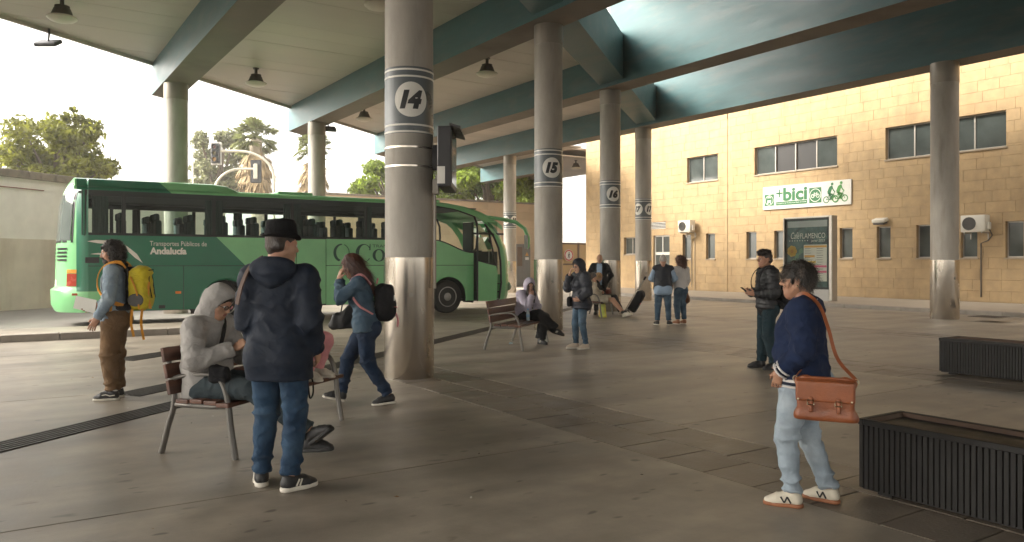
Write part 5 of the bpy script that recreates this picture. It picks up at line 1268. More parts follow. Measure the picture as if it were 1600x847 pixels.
    def shoes(s, m, ms, hi=0., wide=1., accent=None, h=None, thick=.026):
        for q in 'LR':
            f = s.foot(q); S = SDF(h or (.0075 if s.near else .012)); up = unit(f(0, 0, 1)-f(0, 0, 0)); yv = unit(f(0, 1, 0)-f(0, 0, 0)); xv = np.cross(yv, up)
            S.cone(f(0, -.022, .052), f(0, .11, .045), .043*wide, .041*wide, .02, (up, .95)); S.cone(f(0, .10, .040), f(0, .158, .032), .045*wide, .040*wide, .03, (up, .72)); S.cone(f(0, -.015, .06), f(0, -.01, .098+hi), .042, .043, .02, flat=1); S.cone(f(0, .0, .09), f(0, .09, .062), .034, .03, .03)
            S.cut(f(0, 0, .018), -up)
            sh = s.part('shoe', S, m, s.folds([(f(0, .1, .06), yv, .04)], .002, 120, 2, .001, 40), 1)
            S = SDF(h or (.007 if s.near else .012)); S.cone(f(0, -.025, .014), f(0, .09, .014), .046*wide, .044*wide, .03); S.cone(f(0, .09, .014), f(0.0, .160, .016), .047*wide, .044*wide, .03); S.cut(f(0, 0, thick), up); S.cut(f(0, 0, 0), -up)
            o = s.part('sole', S, ms, None, 1); o.parent = sh
            if accent is not None:
                mb = MB()
                for sd in (-1, 1):
                    for pts in accent:
                        mb.tube([Vector(f(sd*(x+.001)*wide, y, z)*s.k) for (y, z, x) in pts], .006*s.k, 6)
                o2 = mb.build('shoe_stripe', s.accent_mat, s.root); o2.parent = sh
            if s.near:                     # laces
                mb = MB()
                for i in range(4):
                    y = .045+.024*i; z = .098-.010*i-.002*i*i; mb.tube([Vector(f(-.020, y-.004, z-.008)*s.k), Vector(f(0, y+.004, z+.001)*s.k), Vector(f(.020, y-.004, z-.008)*s.k)], .0035*s.k, 5)
                o3 = mb.build('laces', s.lace_mat, s.root); o3.parent = sh
    accent_mat = None; lace_mat = None
    def hair(s, m, kind='short', vol=1., curl=.0, cut_face=True, name='hair', h=None, length=0., amp=.004, fr=90, parting=None):
        S = SDF(h or (.0075 if s.near else .011)); v = .012*vol
        S.ell((0, -.018, .038), (.079+v, .100+v, .092+v), .0)
        if kind == 'short': S.cone((-.06, -.05, -.01), (.06, -.05, -.01), .04, .04, .03); S.cone((0, -.065, -.03), (0, -.062, -.06), .045, .035, .03)
        if kind in ('bob', 'curly'):
            S.cone((0, -.06, -.02), (0, -.06, -.07-length), .075*vol, .06*vol, .04)
            for q in (-1, 1): S.cone((q*.066, -.02, .0), (q*.064, -.015, -.06-length), .030*vol, .026*vol, .03)
        if kind == 'fringe':
            S.cone((-.05, .070, .062), (.05, .070, .062), .026, .026, .03); S.cone((-.035, .085, .045), (.02, .088, .036), .016, .012, .02); S.cone((0, -.06, -.0), (0, -.055, -.065), .055, .035, .03)
            for q in (-1, 1): S.cone((q*.07, .012, .03), (q*.076, .006, -.025), .020, .013, .02)
        if kind == 'long':
            S.cone((0, -.06, -.01), (0, -.085, -.16), .078*vol, .075*vol, .05); S.cone((0, -.085, -.16), (0, -.10, -.28-length), .075*vol, .05*vol, .05)
            for q in (-1, 1): S.cone((q*.062, -.01, .0), (q*.075, .015, -.14), .030*vol, .030*vol, .04); S.cone((q*.075, .015, -.14), (q*.085, .03, -.27-length), .030*vol, .018*vol, .04)
        fz = {'short': -.01, 'bob': .0, 'curly': .0, 'fringe': -.035, 'long': .0}[kind]
        S.ell((0, .098, -.032+fz), (.066, .072, .088), .012, mode='s')
        if kind in ('short', 'fringe'):
            for q in (-1, 1): S.ell((q*.082, -.004, -.012), (.02, .026, .036), .01, mode='s')
        if kind == 'short': S.cut((0, 0, -.072), (0, 0, -1))
        def disp(V):
            d = amp*snoise(V*np.array([1, 1, .45]), fr, 7)+amp*.7*snoise(V, 40, 3)
            if curl: d = d+curl*snoise(V, 75, 9)+curl*.8*snoise(V, 120, 11)
            return d
        V, Fc = S.mesh(disp, 1); s.hV, s.hF = V, Fc; V = (V@s.Hm.T+s.J['head'])*s.k; s.ho = np_obj(name, V, Fc, m, s.root); return s.ho
    def headpart(s, name, S, m, disp=None, smooth=1):
        V, Fc = S.mesh(disp, smooth); V = (V@s.Hm.T+s.J['head'])*s.k; return np_obj(name, V, Fc, m, s.root)
    def strands(s, m, n, L_, wd, flow, lift=.25, curl=0., jit=.35, grav=.0, keep=None, V=None, Fc=None, seed=5, name='hair_strands'):
        """locks of hair: thin tapering strips that leave the hair surface along flow(p) (head frame)"""
        r = np.random.default_rng(seed); V = s.hV if V is None else V; Fc = s.hF if Fc is None else Fc
        fn = np.cross(V[Fc[:, 2]]-V[Fc[:, 0]], V[Fc[:, 3]]-V[Fc[:, 1]]); N_ = np.zeros_like(V)
        for k in range(4): np.add.at(N_, Fc[:, k], fn)
        N_ /= np.linalg.norm(N_, axis=1)[:, None]+1e-12; ok = np.arange(len(V)) if keep is None else np.nonzero(keep(V))[0]
        ix = r.choice(ok, n); p = V[ix]+r.normal(size=(n, 3))*.002; nn = N_[ix]; d = flow(p)+jit*r.normal(size=(n, 3)); d -= nn*(d*nn).sum(1)[:, None]*.9; d /= np.linalg.norm(d, axis=1)[:, None]+1e-9
        K = 6; ln = L_*(.55+.8*r.random(n))[:, None]; sd = np.cross(d, nn); sd /= np.linalg.norm(sd, axis=1)[:, None]+1e-9; ph = r.uniform(0, 6.28, (n, 1)); q = p-nn*.003; P_ = []
        for i in range(K+1):
            u_ = i/K; off = curl*(sd*np.sin(ph+u_*7)+nn*(.5+.5*np.cos(ph+u_*7))); w_ = wd*(1-.85*u_); P_.append(np.stack([q+off-sd*w_, q+off+sd*w_], 1))
            d = d+nn*lift*(.35-u_)*.5+np.array([0, 0, -grav/K]); d /= np.linalg.norm(d, axis=1)[:, None]+1e-9; q = q+d*ln/K
        A = np.stack(P_, 1).reshape(n, 2*(K+1), 3); b = (np.arange(n)*2*(K+1))[:, None]; F_ = np.concatenate([b+np.array([2*i, 2*i+1, 2*i+3, 2*i+2]) for i in range(K)])
        o = np_obj(name, (A.reshape(-1, 3)@s.Hm.T+s.J['head'])*s.k, F_, m, s.root); o['kind'] = 'stuff'; return o
    def hood_up(s, m, loose=1., drape=True):
        S = SDF(.0095 if s.near else .013); S.ell((0, -.022, .028), (.112*loose, .122*loose, .125*loose), 0); S.cone((0, -.05, -.05), (0, -.045, -.15), .096*loose, .112*loose, .06)
        S.cone((0, .03, .07), (0, .055, .085), .07*loose, .055*loose, .05)
        S.ell((0, .115, -.022), (.073, .115, .108), .018, mode='s'); S.ell((0, .0, .0), (.088, .105, .105), .01, mode='s')
        return s.headpart('hood', S, m, s.folds([((0, -.05, -.08), (0, .3, 1), .08), ((0, -.08, .02), (0, 1, 1), .07)], .006, 60, 5, .0012, 22))
    def hood_down(s, m, big=1.):
        J, fw, up, rt = s.J, s.fw, s.up, s.rt; S = SDF(.010 if s.near else .016); c = J['nek']-fw*.085+up*.0
        S.ell(c, (.135*big, .075*big, .085*big), 0, M=np.stack([rt, fw, up], 1)); S.cone(c+rt*.10-up*.0, J['nek']+fw*.06+rt*.05-up*.03, .045*big, .03, .04); S.cone(c-rt*.10, J['nek']+fw*.06-rt*.05-up*.03, .045*big, .03, .04)
        S.cone(c-up*.05-fw*.02, c-up*.13-fw*.0, .085*big, .03, .05, (fw, .6)); S.ell(J['nek']-fw*.02+up*.07, (.085, .075, .07), .03, M=np.stack([rt, fw, up], 1), mode='s')
        return s.part('hood', S, m, s.folds([(c, up, .1)], .008, 55, 4, .004, 20))
    def glasses(s, m=None, y=0., z=0., tilt=0., lens=None, r=.020, temples=True):
        mb = MB(); k = s.k; m = m or m_black
        def P_(x, yy, zz):
            if tilt: q = np.array(Matrix.Rotation(R(tilt), 3, 'X'))@V3(x, yy, zz-.0); return Vector((s.hp(q))*k)
            return Vector(s.hp((x, yy, zz))*k)
        ln = MB()
        for q in (-1, 1):
            c = (q*.032, .104+y, .0+z); pts = [P_(c[0]+r*1.1*math.cos(a), c[1]-.008*abs(math.cos(a)-(-q))*.3, c[2]+r*.85*math.sin(a)) for a in np.linspace(0, 2*math.pi, 17)]
            mb.tube(pts, .0022*k, 5, caps=False); ln.add(pts[:-1], [tuple(range(16))])
            if temples: mb.tube([P_(q*(.032+r*1.1), .100+y, z+.004), P_(q*.074, .08+y, z+.006), P_(q*.082, -.01+y, z+.004)], .0022*k, 5)
        mb.tube([P_(-.011, .106+y, z+.004), P_(0, .108+y, z+.007), P_(.011, .106+y, z+.004)], .0022*k, 5)
        o = mb.build('glasses', m, s.root); ln.build('lens', lens or m_lens, o, recalc=False); return o
    def item(s, name, label, cat, group=None):
        """a thing the person carries, in the person's frame"""
        t = thing(name, label, cat, s.pos, s.rz, group); t.scale = (1, 1, 1); return t
    def strap(s, parent, pts, m, wd=.02, th=.004, name='strap'):
        """flat band through points [(p, outward normal)] given in body units"""
        mb = MB(); vs = []; n = len(pts); P_ = [np.asarray(p, float) for p, _ in pts]
        for i in range(n):
            t = unit(P_[min(i+1, n-1)]-P_[max(i-1, 0)]); nn = unit(pts[i][1]); sd = unit(np.cross(t, nn))*wd; nn = unit(np.cross(sd, t))*th
            vs += [(P_[i]-sd-nn)*s.k, (P_[i]+sd-nn)*s.k, (P_[i]+sd+nn)*s.k, (P_[i]-sd+nn)*s.k]
        fs = [(4*i+a, 4*i+(a+1) % 4, 4*i+4+(a+1) % 4, 4*i+4+a) for i in range(n-1) for a in range(4)]+[(3, 2, 1, 0), (4*n-4, 4*n-3, 4*n-2, 4*n-1)]
        return mb.add([Vector(v) for v in vs], fs).build(name, m, parent, smooth=True, ang=60)
def curve(pts, n=24):
    """smooth curve through points (Catmull-Rom)"""
    P_ = [np.asarray(p, float) for p in pts]; P_ = [2*P_[0]-P_[1]]+P_+[2*P_[-1]-P_[-2]]; out = []
    m = len(P_)-3
    for i in range(n+1):
        t = min(m-1e-6, m*i/n); k = int(t); u_ = t-k; a, b, c, d = P_[k:k+4]
        out.append(.5*((2*b)+(-a+c)*u_+(2*a-5*b+4*c-d)*u_*u_+(-a+3*b-3*c+d)*u_**3))
    return out
def az(px): return math.atan2(800-px, F)
def face_dir(px, h): return R(h)-YAW+az(px)     # heading against the line of sight: 0 away, 90 image left, 180 to the camera, -90 image right
# ================================================================== BENCHES, PLANTERS
m_wood = mat('bench_wood', (.105, .042, .024), .42, 0, .28, 2.2, .12, 30, stretch=(1, 9, 9), rnd=.14, col2=(.06, .024, .015), c2s=2, c2st=(1, 6, 6))
m_cast = mat('cast_aluminium', (.175, .165, .15), .46, .55, .14, 6, .06, 40)
BRZ = math.atan2(-.62, -.78)
def bench(pos, label):
    t = thing('bench', label, 'bench', pos, BRZ, 'slatted benches on the platform'); L_ = 1.74
    for i, (y, z) in enumerate(((-.10, .442), (.035, .448), (.17, .442), (.285, .430))): MB().cbox((0, y, z), (L_, .118, .034)).build('seat_slat', m_wood, t, bevel=.007, seg=2)
    for i, z in enumerate((.545, .675, .805)):
        M = T(0, -.235-(z-.55)*.20, z) @ ROT('X', 11.5); MB().cbox((0, 0, 0), (L_, .032, .118)).build('back_slat', m_wood, t, bevel=.007, seg=2) .matrix_local = M
    for x in (-.80, .80):
        q = MB(); q.tube(curve([(x, .36, 0), (x, .315, .25), (x, .285, .47), (x, .235, .60), (x, .15, .655), (x, 0, .655), (x, -.15, .635), (x, -.275, .600)], 26), [.030-.008*i/26 for i in range(27)], 10, sq=(.8, 1.0)); q.build('front_leg', m_cast, t, smooth=True)
        q = MB(); q.tube(curve([(x, -.36, 0), (x, -.30, .2), (x, -.235, .39), (x, -.235, .52), (x, -.275, .70), (x, -.30, .865)], 20), [.029-.008*i/20 for i in range(21)], 10, sq=(.8, 1)); q.build('back_leg', m_cast, t, smooth=True)
        q = MB(); q.tube(curve([(x, -.25, .405), (x, -.1, .402), (x, .12, .402), (x, .29, .415)], 12), .022, 8, sq=(.8, 1)); q.build('seat_rail', m_cast, t, smooth=True)
    return t
B1, B2, B3 = Vector((1.95, 7.10, 0)), Vector((8.04, 12.08, 0)), Vector((14.42, 17.59, 0))
b1 = bench(B1, 'slatted bench in front with the grey hooded man on it')
def bench_copy(pos, label): c = copy_tree(b1); c.location = pos; c['label'] = label; return c
bench_copy(B2, 'slatted bench in front of column 15 with the lavender hooded girl'); bench_copy(B3, 'far slatted bench with two slumped people and the shopping trolley')
def on_bench(B, x, y=-.04, z=0): c, s_ = math.cos(BRZ), math.sin(BRZ); return Vector((B.x+c*x-s_*y, B.y+s_*x+c*y, z))

m_plant = mat('planter_iron', (.008, .007, .0065), .55, 0, .25, 5, .1, 30, spec=.3); m_rim_ = mat('planter_inner', (.075, .045, .03), .75, 0, .25, 5, .2, 25); m_soil = mat('soil', (.07, .046, .03), .95, 0, .35, 9, .8, 30)
def planter(x, y1, ln, wd, h, label):
    t = thing('planter', label, 'planter', (x, y1-ln, 0)); q = MB(); z0 = .028
    n = int(ln/.036)
    def ribs(n, f):
        for k in range(n): f(k)
    q.box((.02, .02, z0), (wd-.02, ln-.02, h-.03))
    body = q.build('body', m_plant, t)
    q = MB()
    for k in range(n):
        y = (k+.5)*ln/n
        q.prism([(0, y-.013), (.021, y-.019), (.021, y+.019), (0, y+.013)], z0+.012, h-.04); q.prism([(wd, y-.013), (wd-.021, y-.019), (wd-.021, y+.019), (wd, y+.013)], z0+.012, h-.04)
    m_ = int(wd/.036)
    for k in range(m_):
        xx = (k+.5)*wd/m_; q.prism([(xx-.012, 0), (xx-.019, .021), (xx+.019, .021), (xx+.013, 0)], z0+.012, h-.04); q.prism([(xx-.013, ln), (xx-.019, ln-.021), (xx+.019, ln-.021), (xx+.013, ln)], z0+.012, h-.04)
    q.build('rib_cladding', m_plant, t, kind='stuff')
    q = MB(); w_ = .035
    for (a, b, c, d) in ((-.004, wd+.004, -.004, w_), (-.004, wd+.004, ln-w_, ln+.004), (-.004, w_, w_, ln-w_), (wd-w_, wd+.004, w_, ln-w_)): q.box((a, c, h-.04), (b, d, h))
    q.build('rim', m_plant, t, bevel=.004)
    q = MB()                                # sloping inner faces
    i_ = .10
    o = [(w_, w_), (wd-w_, w_), (wd-w_, ln-w_), (w_, ln-w_)]; nn = [(i_, i_), (wd-i_, i_), (wd-i_, ln-i_), (i_, ln-i_)]
    for k in range(4): a, b = o[k], o[(k+1) % 4]; c, d = nn[(k+1) % 4], nn[k]; q.quad((*a, h-.005), (*b, h-.005), (*c, h-.085), (*d, h-.085))
    q.build('inner_lip', m_rim_, t)
    gx, gy = 10, 44; vs = []
    for i in range(gx+1):
        for j in range(gy+1): vs.append((i_-.02+(wd-2*i_+.04)*i/gx, i_-.02+(ln-2*i_+.04)*j/gy, h-.075+random.uniform(-.008, .010)))
    MB().add(vs, [(i*(gy+1)+j, (i+1)*(gy+1)+j, (i+1)*(gy+1)+j+1, i*(gy+1)+j+1) for i in range(gx) for j in range(gy)]).build('soil', m_soil, t, smooth=True)
    for (a, b) in ((.06, .1), (wd-.12, .1), (.06, ln-.2), (wd-.12, ln-.2)): MB().box((a, b, 0), (a+.06, b+.1, z0)).build('foot', m_plant, t)
    return t
planter(4.84, 3.12, 2.1, .50, .50, 'nearest dark ribbed planter at the right edge, beside the woman with brown bag')
planter(10.95, 5.84, 2.1, .50, .50, 'farther dark ribbed planter at the right edge beyond the first planter')

# bits blown over the floor
q = MB(); rl = random.Random(21)
for k in range(90):
    x, y = (rl.uniform(.5, 9), rl.uniform(2.5, 14)) if k < 70 else (rl.uniform(4.6, 5.6), rl.uniform(1.2, 3.3)); r = rl.uniform(.006, .018); a = rl.uniform(0, 6.28); c, s_ = math.cos(a), math.sin(a); z = .003
    q.add([(x-r*c, y-r*s_, z), (x+r*.5*s_, y-r*.5*c, z+r*.3), (x+r*1.3*c, y+r*1.3*s_, z+r*.2), (x-r*.5*s_, y+r*.5*c, z)], [(0, 1, 2, 3)], rl.choice((0, 0, 1, 2)))
tag(q.build('floor_litter', [mat('litter_dark', (.05, .035, .025), .9), mat('litter_leaf', (.22, .12, .05), .8), mat('litter_pale', (.5, .47, .42), .8)], recalc=False), 'tiny dry leaves and scraps scattered over the concrete floor', 'litter', kind='stuff')
# ================================================================== CLOTH AND LEATHER
def wrinkle(m, sc=11., st=.45, dist=.035):
    """soft creases of worn cloth on top of the weave"""
    N = m.node_tree.nodes; L = m.node_tree.links; b = N['Principled BSDF']
    tc = N.new('ShaderNodeTexCoord'); n = N.new('ShaderNodeTexNoise'); n.inputs['Scale'].default_value = sc; n.inputs['Detail'].default_value = 3; n.inputs['Distortion'].default_value = 1.6
    n.noise_type = 'RIDGED_MULTIFRACTAL' if 'RIDGED_MULTIFRACTAL' in [e.identifier for e in n.bl_rna.properties['noise_type'].enum_items] else n.noise_type
    L.new(tc.outputs['Object'], n.inputs['Vector']); bp = N.new('ShaderNodeBump'); bp.inputs['Strength'].default_value = st; bp.inputs['Distance'].default_value = dist; L.new(n.outputs[0], bp.inputs['Height'])
    if b.inputs['Normal'].links: L.new(b.inputs['Normal'].links[0].from_socket, bp.inputs['Normal'])
    L.new(bp.outputs[0], b.inputs['Normal']); return m
def cloth(name, c, rough=.85, var=.16, vs=10, bump=.12, bs=260, wr=.3, **k):
    m = mat(name, c, rough, 0, var, vs, bump, bs, spec=.25, sheen=.0, **k); return wrinkle(m, st=wr) if wr else m
m_navy = cloth('navy_parka', (.0105, .0165, .030), .7, .25, 7, wr=.14); m_hat = cloth('black_felt', (.008, .008, .009), .9)
m_jean = cloth('blue_denim', (.016, .038, .075), col2=(.038, .075, .125), c2s=5, c2lo=.45, c2hi=.7); m_jean_d = cloth('dark_denim', (.013, .026, .055), col2=(.022, .042, .08), c2s=5, c2lo=.45, c2hi=.7)
m_jean_l = cloth('pale_denim', (.27, .325, .375), col2=(.36, .41, .45), c2s=4, c2lo=.4, c2hi=.7); m_jean_m = cloth('mid_denim', (.040, .075, .115), col2=(.10, .15, .20), c2s=5, c2lo=.45, c2hi=.7)
m_dj = cloth('washed_denim_jacket', (.20, .26, .32), col2=(.30, .36, .40), c2s=6, c2lo=.4, c2hi=.7); m_dj2 = cloth('indigo_denim_jacket', (.045, .078, .115), col2=(.085, .13, .17), c2s=6, c2lo=.4, c2hi=.7)
m_brown = cloth('brown_canvas', (.135, .080, .040), col2=(.17, .105, .055), c2s=5); m_grey = cloth('grey_fleece', (.34, .325, .31), .95); m_lav = cloth('lavender_fleece', (.42, .38, .46), .95)
m_slate = cloth('slate_trousers', (.035, .048, .055)); m_pink = cloth('pink_cotton', (.62, .27, .28)); m_blk = cloth('black_cloth', (.012, .012, .014)); m_puf = mat('navy_nylon', (.011, .014, .024), .62, 0, .15, 8, .05, 80, spec=.5)
m_pufb = mat('black_nylon', (.010, .010, .012), .58, 0, .15, 8, .05, 80, spec=.5); m_teal = cloth('dark_teal_cotton', (.012, .028, .036)); m_swt = cloth('navy_sweatshirt', (.0095, .018, .050), .9, .16)
m_wht = cloth('white_cloth', (.60, .57, .55), .85, .08); m_sky = cloth('light_blue_shirt', (.30, .40, .53), .85, .08); m_cream_c = cloth('cream_fleece', (.55, .48, .37), .95); m_beige = cloth('beige_cotton', (.44, .39, .30))
m_tan_l = mat('brown_leather', (.235, .070, .024), .40, 0, .22, 7, .15, 90, spec=.5, col2=(.15, .042, .016), c2s=4); m_coat = cloth('brown_coat', (.12, .045, .020)); m_maroon = cloth('maroon_cloth', (.14, .03, .02))
m_ylw = cloth('yellow_nylon', (.62, .50, .03), .6, .14); m_org = cloth('orange_webbing', (.62, .27, .035), .8, .1); m_gmesh = cloth('grey_mesh', (.13, .125, .12), .9)
m_sole_w = mat('white_rubber', (.62, .58, .50), .6, 0, .12, 9); m_sole_b = mat('black_rubber', (.02, .02, .02), .7, 0, .15, 9); m_gum = mat('gum_rubber', (.28, .11, .05), .6); m_shoe_b = mat('black_shoe', (.014, .014, .015), .55, 0, .2, 9, .08, 70)
m_shoe_w = mat('cream_shoe', (.58, .53, .43), .6, 0, .1, 9, .06, 60); m_shoe_br = mat('brown_shoe', (.25, .09, .035), .5, 0, .15, 9, .06, 60); m_shoe_bg = mat('beige_shoe', (.52, .43, .34), .6, 0, .1, 9, .06, 60)
m_lace = mat('shoe_lace', (.55, .52, .46), .8)
def hairm(name, c, c2): return mat(name, c, .42, 0, .35, 30, .5, 160, stretch=(1, 1, .22), spec=.5, col2=c2, c2s=14, c2st=(1, 1, .25), c2lo=.45, c2hi=.7, island=.45)
h_blk = hairm('black_hair', (.012, .009, .008), (.03, .02, .016)); h_brn = hairm('auburn_hair', (.06, .020, .012), (.13, .045, .024)); h_gry = hairm('greying_hair', (.020, .015, .012), (.10, .078, .062)); h_dbr = hairm('dark_brown_hair', (.02, .013, .010), (.07, .045, .03))
h_blond = hairm('blonde_hair', (.30, .17, .07), (.42, .26, .12)); h_cur = hairm('brown_curls', (.075, .025, .015), (.14, .05, .025)); h_white = hairm('white_stubble', (.40, .36, .32), (.3, .26, .22))
for c_ in (Person,): c_.lace_mat = m_lace; c_.accent_mat = m_sole_w
SW_SIDE = [[(-.03, .060, .0455), (.02, .052, .0445), (.06, .068, .0435), (.10, .060, .043)]]
N_SIDE = [[(.01, .035, .046), (.035, .078, .043)], [(.035, .078, .043), (.055, .035, .045)], [(.055, .035, .045), (.08, .075, .042)]]
AD_SIDE = [[(.02+.025*i, .035, .046), (.045+.02*i, .078, .042)] for i in range(2)]

# ------------------------------------------------------------------ 1 backpacker, far left
p1 = Person(G(180, 623), face_dir(180, 74), 1.79, 'bearded man with curly dark hair, washed denim jacket and yellow backpack, looking left',
            dict(head=(0, .035, 1.625), elL=(-.265, -.015, 1.135), wrL=(-.24, .115, .905), elR=(.245, .0, 1.13), wrR=(.22, .24, 1.03), kneeL=(-.09, .03, .50), ankL=(-.085, .0, .085), ankR=(.10, -.0, .085), kneeR=(.1, .03, .5), toeL=(-.05, 1, 0), toeR=(.1, 1, 0)), m_skin_d, 1.0, 0, 0, (12, 8, 0), hands=dict(L=dict(curl=.35), R=dict(curl=.3, palm=(-1, 0, .3))))
p1.top(m_dj, .024, .87, .01, .98, name='denim_jacket', collar=.03); p1.pants(m_brown, .022, 1.18, .93, bunch=.012, amp=.015); p1.shoes(m_shoe_b, m_sole_w, accent=SW_SIDE)
for q in 'LR':
    f = p1.foot(q); S = SDF(.009); S.cone(f(0, -.015, .12), f(0, -.015, .165), .058, .062, .0, flat=3); p1.part('ankle_cuff', S, m_brown, p1.folds([(f(0, 0, .14), (0, 0, 1), .05)], .004, 90, 3)); S = SDF(.009); S.cone(f(0, -.015, .085), f(0, -.012, .13), .040, .040, 0, flat=3); p1.part('sock', S, m_wht)
p1.hair(h_blk, 'curly', 1.1, .010, length=.03, amp=.006); p1.strands(h_blk, 1500, .042, .0022, lambda p: np.stack([p[:, 0]*4, -.3+p[:, 1]*3, -.8+0*p[:, 2]], 1), .8, .010, .6, keep=lambda V: V[:, 1] < .045)
S = SDF(.0075); S.ell((0, .062, -.092), (.052, .046, .046), 0); S.cone((-.055, .02, -.06), (.055, .02, -.06), .022, .022, .02); S.cone((-.03, .095, -.052), (.03, .095, -.052), .010, .010, .012); S.ell((0, .108, -.068), (.02, .016, .010), .006, mode='s'); S.cut((0, .06, -.045), (0, 0, 1)); p1.headpart('beard', S, h_blk, lambda V: .005*snoise(V, 70, 2))
S = SDF(.010); S.cone((-.06, -.03, 1.47), (.06, -.03, 1.47), .06, .06, .03); S.cone((-.05, .045, 1.455), (.05, .045, 1.455), .035, .035, .04); S.cone((0, -.06, 1.5), (0, -.1, 1.42), .06, .05, .05); p1.part('scarf', S, m_blk, p1.folds([(V3(0, 0, 1.46), (0, .3, 1), .12)], .010, 70, 8))
p1.glasses(m_black, -.006, .062, 0, mat('sunglass_lens', (.02, .02, .022), .1), .024)
bp = p1.item('backpack', 'bright yellow hiking backpack with orange straps on the backpacker', 'backpack'); k = p1.k
S = SDF(.011); S.box((0, -.26, 1.22), (.150, .105, .235), .07, 0); S.ell((0, -.285, 1.41), (.14, .10, .07), .04); S.ell((0, -.345, 1.13), (.105, .055, .13), .03); S.ell((.0, -.33, 1.30), (.10, .05, .09), .025)
soft('pack_body', S, m_ylw, bp, p1.folds([(V3(0, -.3, 1.38), (0, 0, 1), .12), (V3(0, -.3, 1.1), (1, 0, 1), .12)], .006, 55, 6), k)
for q in (-1, 1): S = SDF(.010); S.ell((q*.150, -.25, 1.10), (.022, .085, .075), 0); soft('mesh_pocket', S, m_gmesh, bp, None, k)
S = SDF(.010); S.box((0, -.155, 1.23), (.13, .02, .24), .02, 0); S.box((0, -.10, 1.02), (.175, .10, .035), .03, .02); soft('back_padding', S, m_blk, bp, None, k)
for q in (-1, 1):
    p1.strap(bp, [(p, (q*.3, 1, .3)) for p in curve([(q*.10, -.17, 1.40), (q*.105, -.08, 1.515), (q*.115, .06, 1.49), (q*.13, .135, 1.38), (q*.15, .13, 1.22), (q*.175, .02, 1.10), (q*.165, -.13, 1.04)], 18)], m_org, .022, .006, 'shoulder_strap')
    p1.strap(bp, [(p, (q, 0, 0)) for p in curve([(q*.165, -.20, 1.36), (q*.163, -.26, 1.2), (q*.16, -.29, 1.0)], 8)], m_org, .008, .004, 'compression_strap')
for (x, y, z0, z1) in ((-.182, -.02, 1.13, .83), (-.16, -.22, 1.0, .70), (-.11, -.31, 1.02, .66), (-.09, -.375, 1.3, 1.0)): p1.strap(bp, [(p, (-1, -.3, 0)) for p in curve([(x, y, z0), (x-.01, y+.01, (z0+z1)/2), (x, y-.015, z1)], 8)], m_org, .013, .003, 'loose_strap')
mb = MB()
for q in (-1, 1): mb.tube([Vector(p)*k for p in curve([(q*.05, -.365, 1.4), (q*.085, -.375, 1.28), (q*.07, -.40, 1.12)], 10)], .006*k, 6)
mb.tube([Vector(p)*k for p in curve([(-.13, -.31, 1.42), (-.05, -.385, 1.43), (.05, -.385, 1.43), (.13, -.31, 1.42)], 12)], .006*k, 6); mb.build('zip', m_blk, bp, smooth=True)
pt = p1.item('paper_sheet', 'white folded paper in the backpacker\'s far hand', 'paper'); w_ = p1.J['wrR']; MB().add([Vector(v)*k for v in ((w_[0]-.06, w_[1]+.02, w_[2]-.09), (w_[0]-.04, w_[1]+.25, w_[2]-.03), (w_[0]-.04, w_[1]+.22, w_[2]+.11), (w_[0]-.06, w_[1]+.0, w_[2]+.06), (w_[0]-.055, w_[1]+.02, w_[2]-.09), (w_[0]-.035, w_[1]+.25, w_[2]-.03), (w_[0]-.035, w_[1]+.22, w_[2]+.11), (w_[0]-.055, w_[1]+.0, w_[2]+.06))], [(0, 1, 2, 3), (7, 6, 5, 4), (0, 4, 5, 1), (1, 5, 6, 2), (2, 6, 7, 3), (3, 7, 4, 0)]).build('sheet', m_white, pt)

# ------------------------------------------------------------------ 2 man in grey hoodie on the bench
SIT = dict(pel=(0, -.02, .575), wai=(0, -.07, .70), che=(0, -.05, .90), nek=(0, .01, 1.075), head=(0, .085, 1.215), hipR=(.10, .03, .545), hipL=(-.10, .03, .545), kneeR=(.12, .46, .555), kneeL=(-.12, .46, .555),
           ankR=(.10, .52, .095), ankL=(-.10, .52, .095), shR=(.19, -.01, 1.02), shL=(-.19, -.01, 1.02), elR=(.26, .06, .75), elL=(-.26, .06, .75), wrR=(.10, .28, .80), wrL=(-.10, .28, .80))
p2 = Person(on_bench(B1, .60), BRZ, 1.76, 'seated man in a grey hooded sweatshirt with glasses, looking down at his hands',
            dict(SIT, kneeR=(.12, .47, .545), kneeL=(-.11, .48, .545), ankR=(-.04, .93, .20), ankL=(-.10, .87, .115), toeR=(.15, .8, .55), toeL=(-.1, 1, .1), soleR=(0, -.5, .8), elR=(.275, .07, .76), elL=(-.275, .07, .76), wrR=(.085, .31, .86), wrL=(-.07, .33, .86)), None, 1.16, 0, 1., (0, 26, 0), belly=.05,
            hands=dict(L=dict(d=(.35, .75, .45), palm=(.8, -.1, -.5), curl=.75), R=dict(d=(-.3, .75, .5), palm=(-.8, -.1, -.5), curl=.75)))
p2.top(m_grey, .034, .17, .0, .97, name='sweatshirt', skirt_dir=(0, -.25, -1), sleeve_r=1.12, amp=.009); p2.pants(m_slate, .016, 1.12, .95, amp=.009); p2.shoes(m_shoe_b, m_sole_b, thick=.03); p2.hood_up(m_grey, 1.02); p2.hair(h_blk, 'short'); p2.glasses(m_black, .004, .0)
p2.strap(p2.root, [(p, (.3, 1, .4)) for p in curve([(-.16, -.12, 1.05), (-.12, -.02, 1.135), (-.06, .09, 1.05), (.06, .155, .90), (.17, .175, .76), (.2, .16, .66)], 18)], m_blk, .016, .004, 'shoulder_strap')
sb = p2.item('shoulder_bag', 'small black shoulder bag in the lap of the grey hooded man', 'bag'); S = SDF(.011); S.box((.19, .24, .66), (.05, .09, .07), .04, 0); soft('bag_body', S, m_blk, sb, p2.folds([(V3(.19, .26, .68), (0, 1, 1), .1)], .008, 50, 3), p2.k)
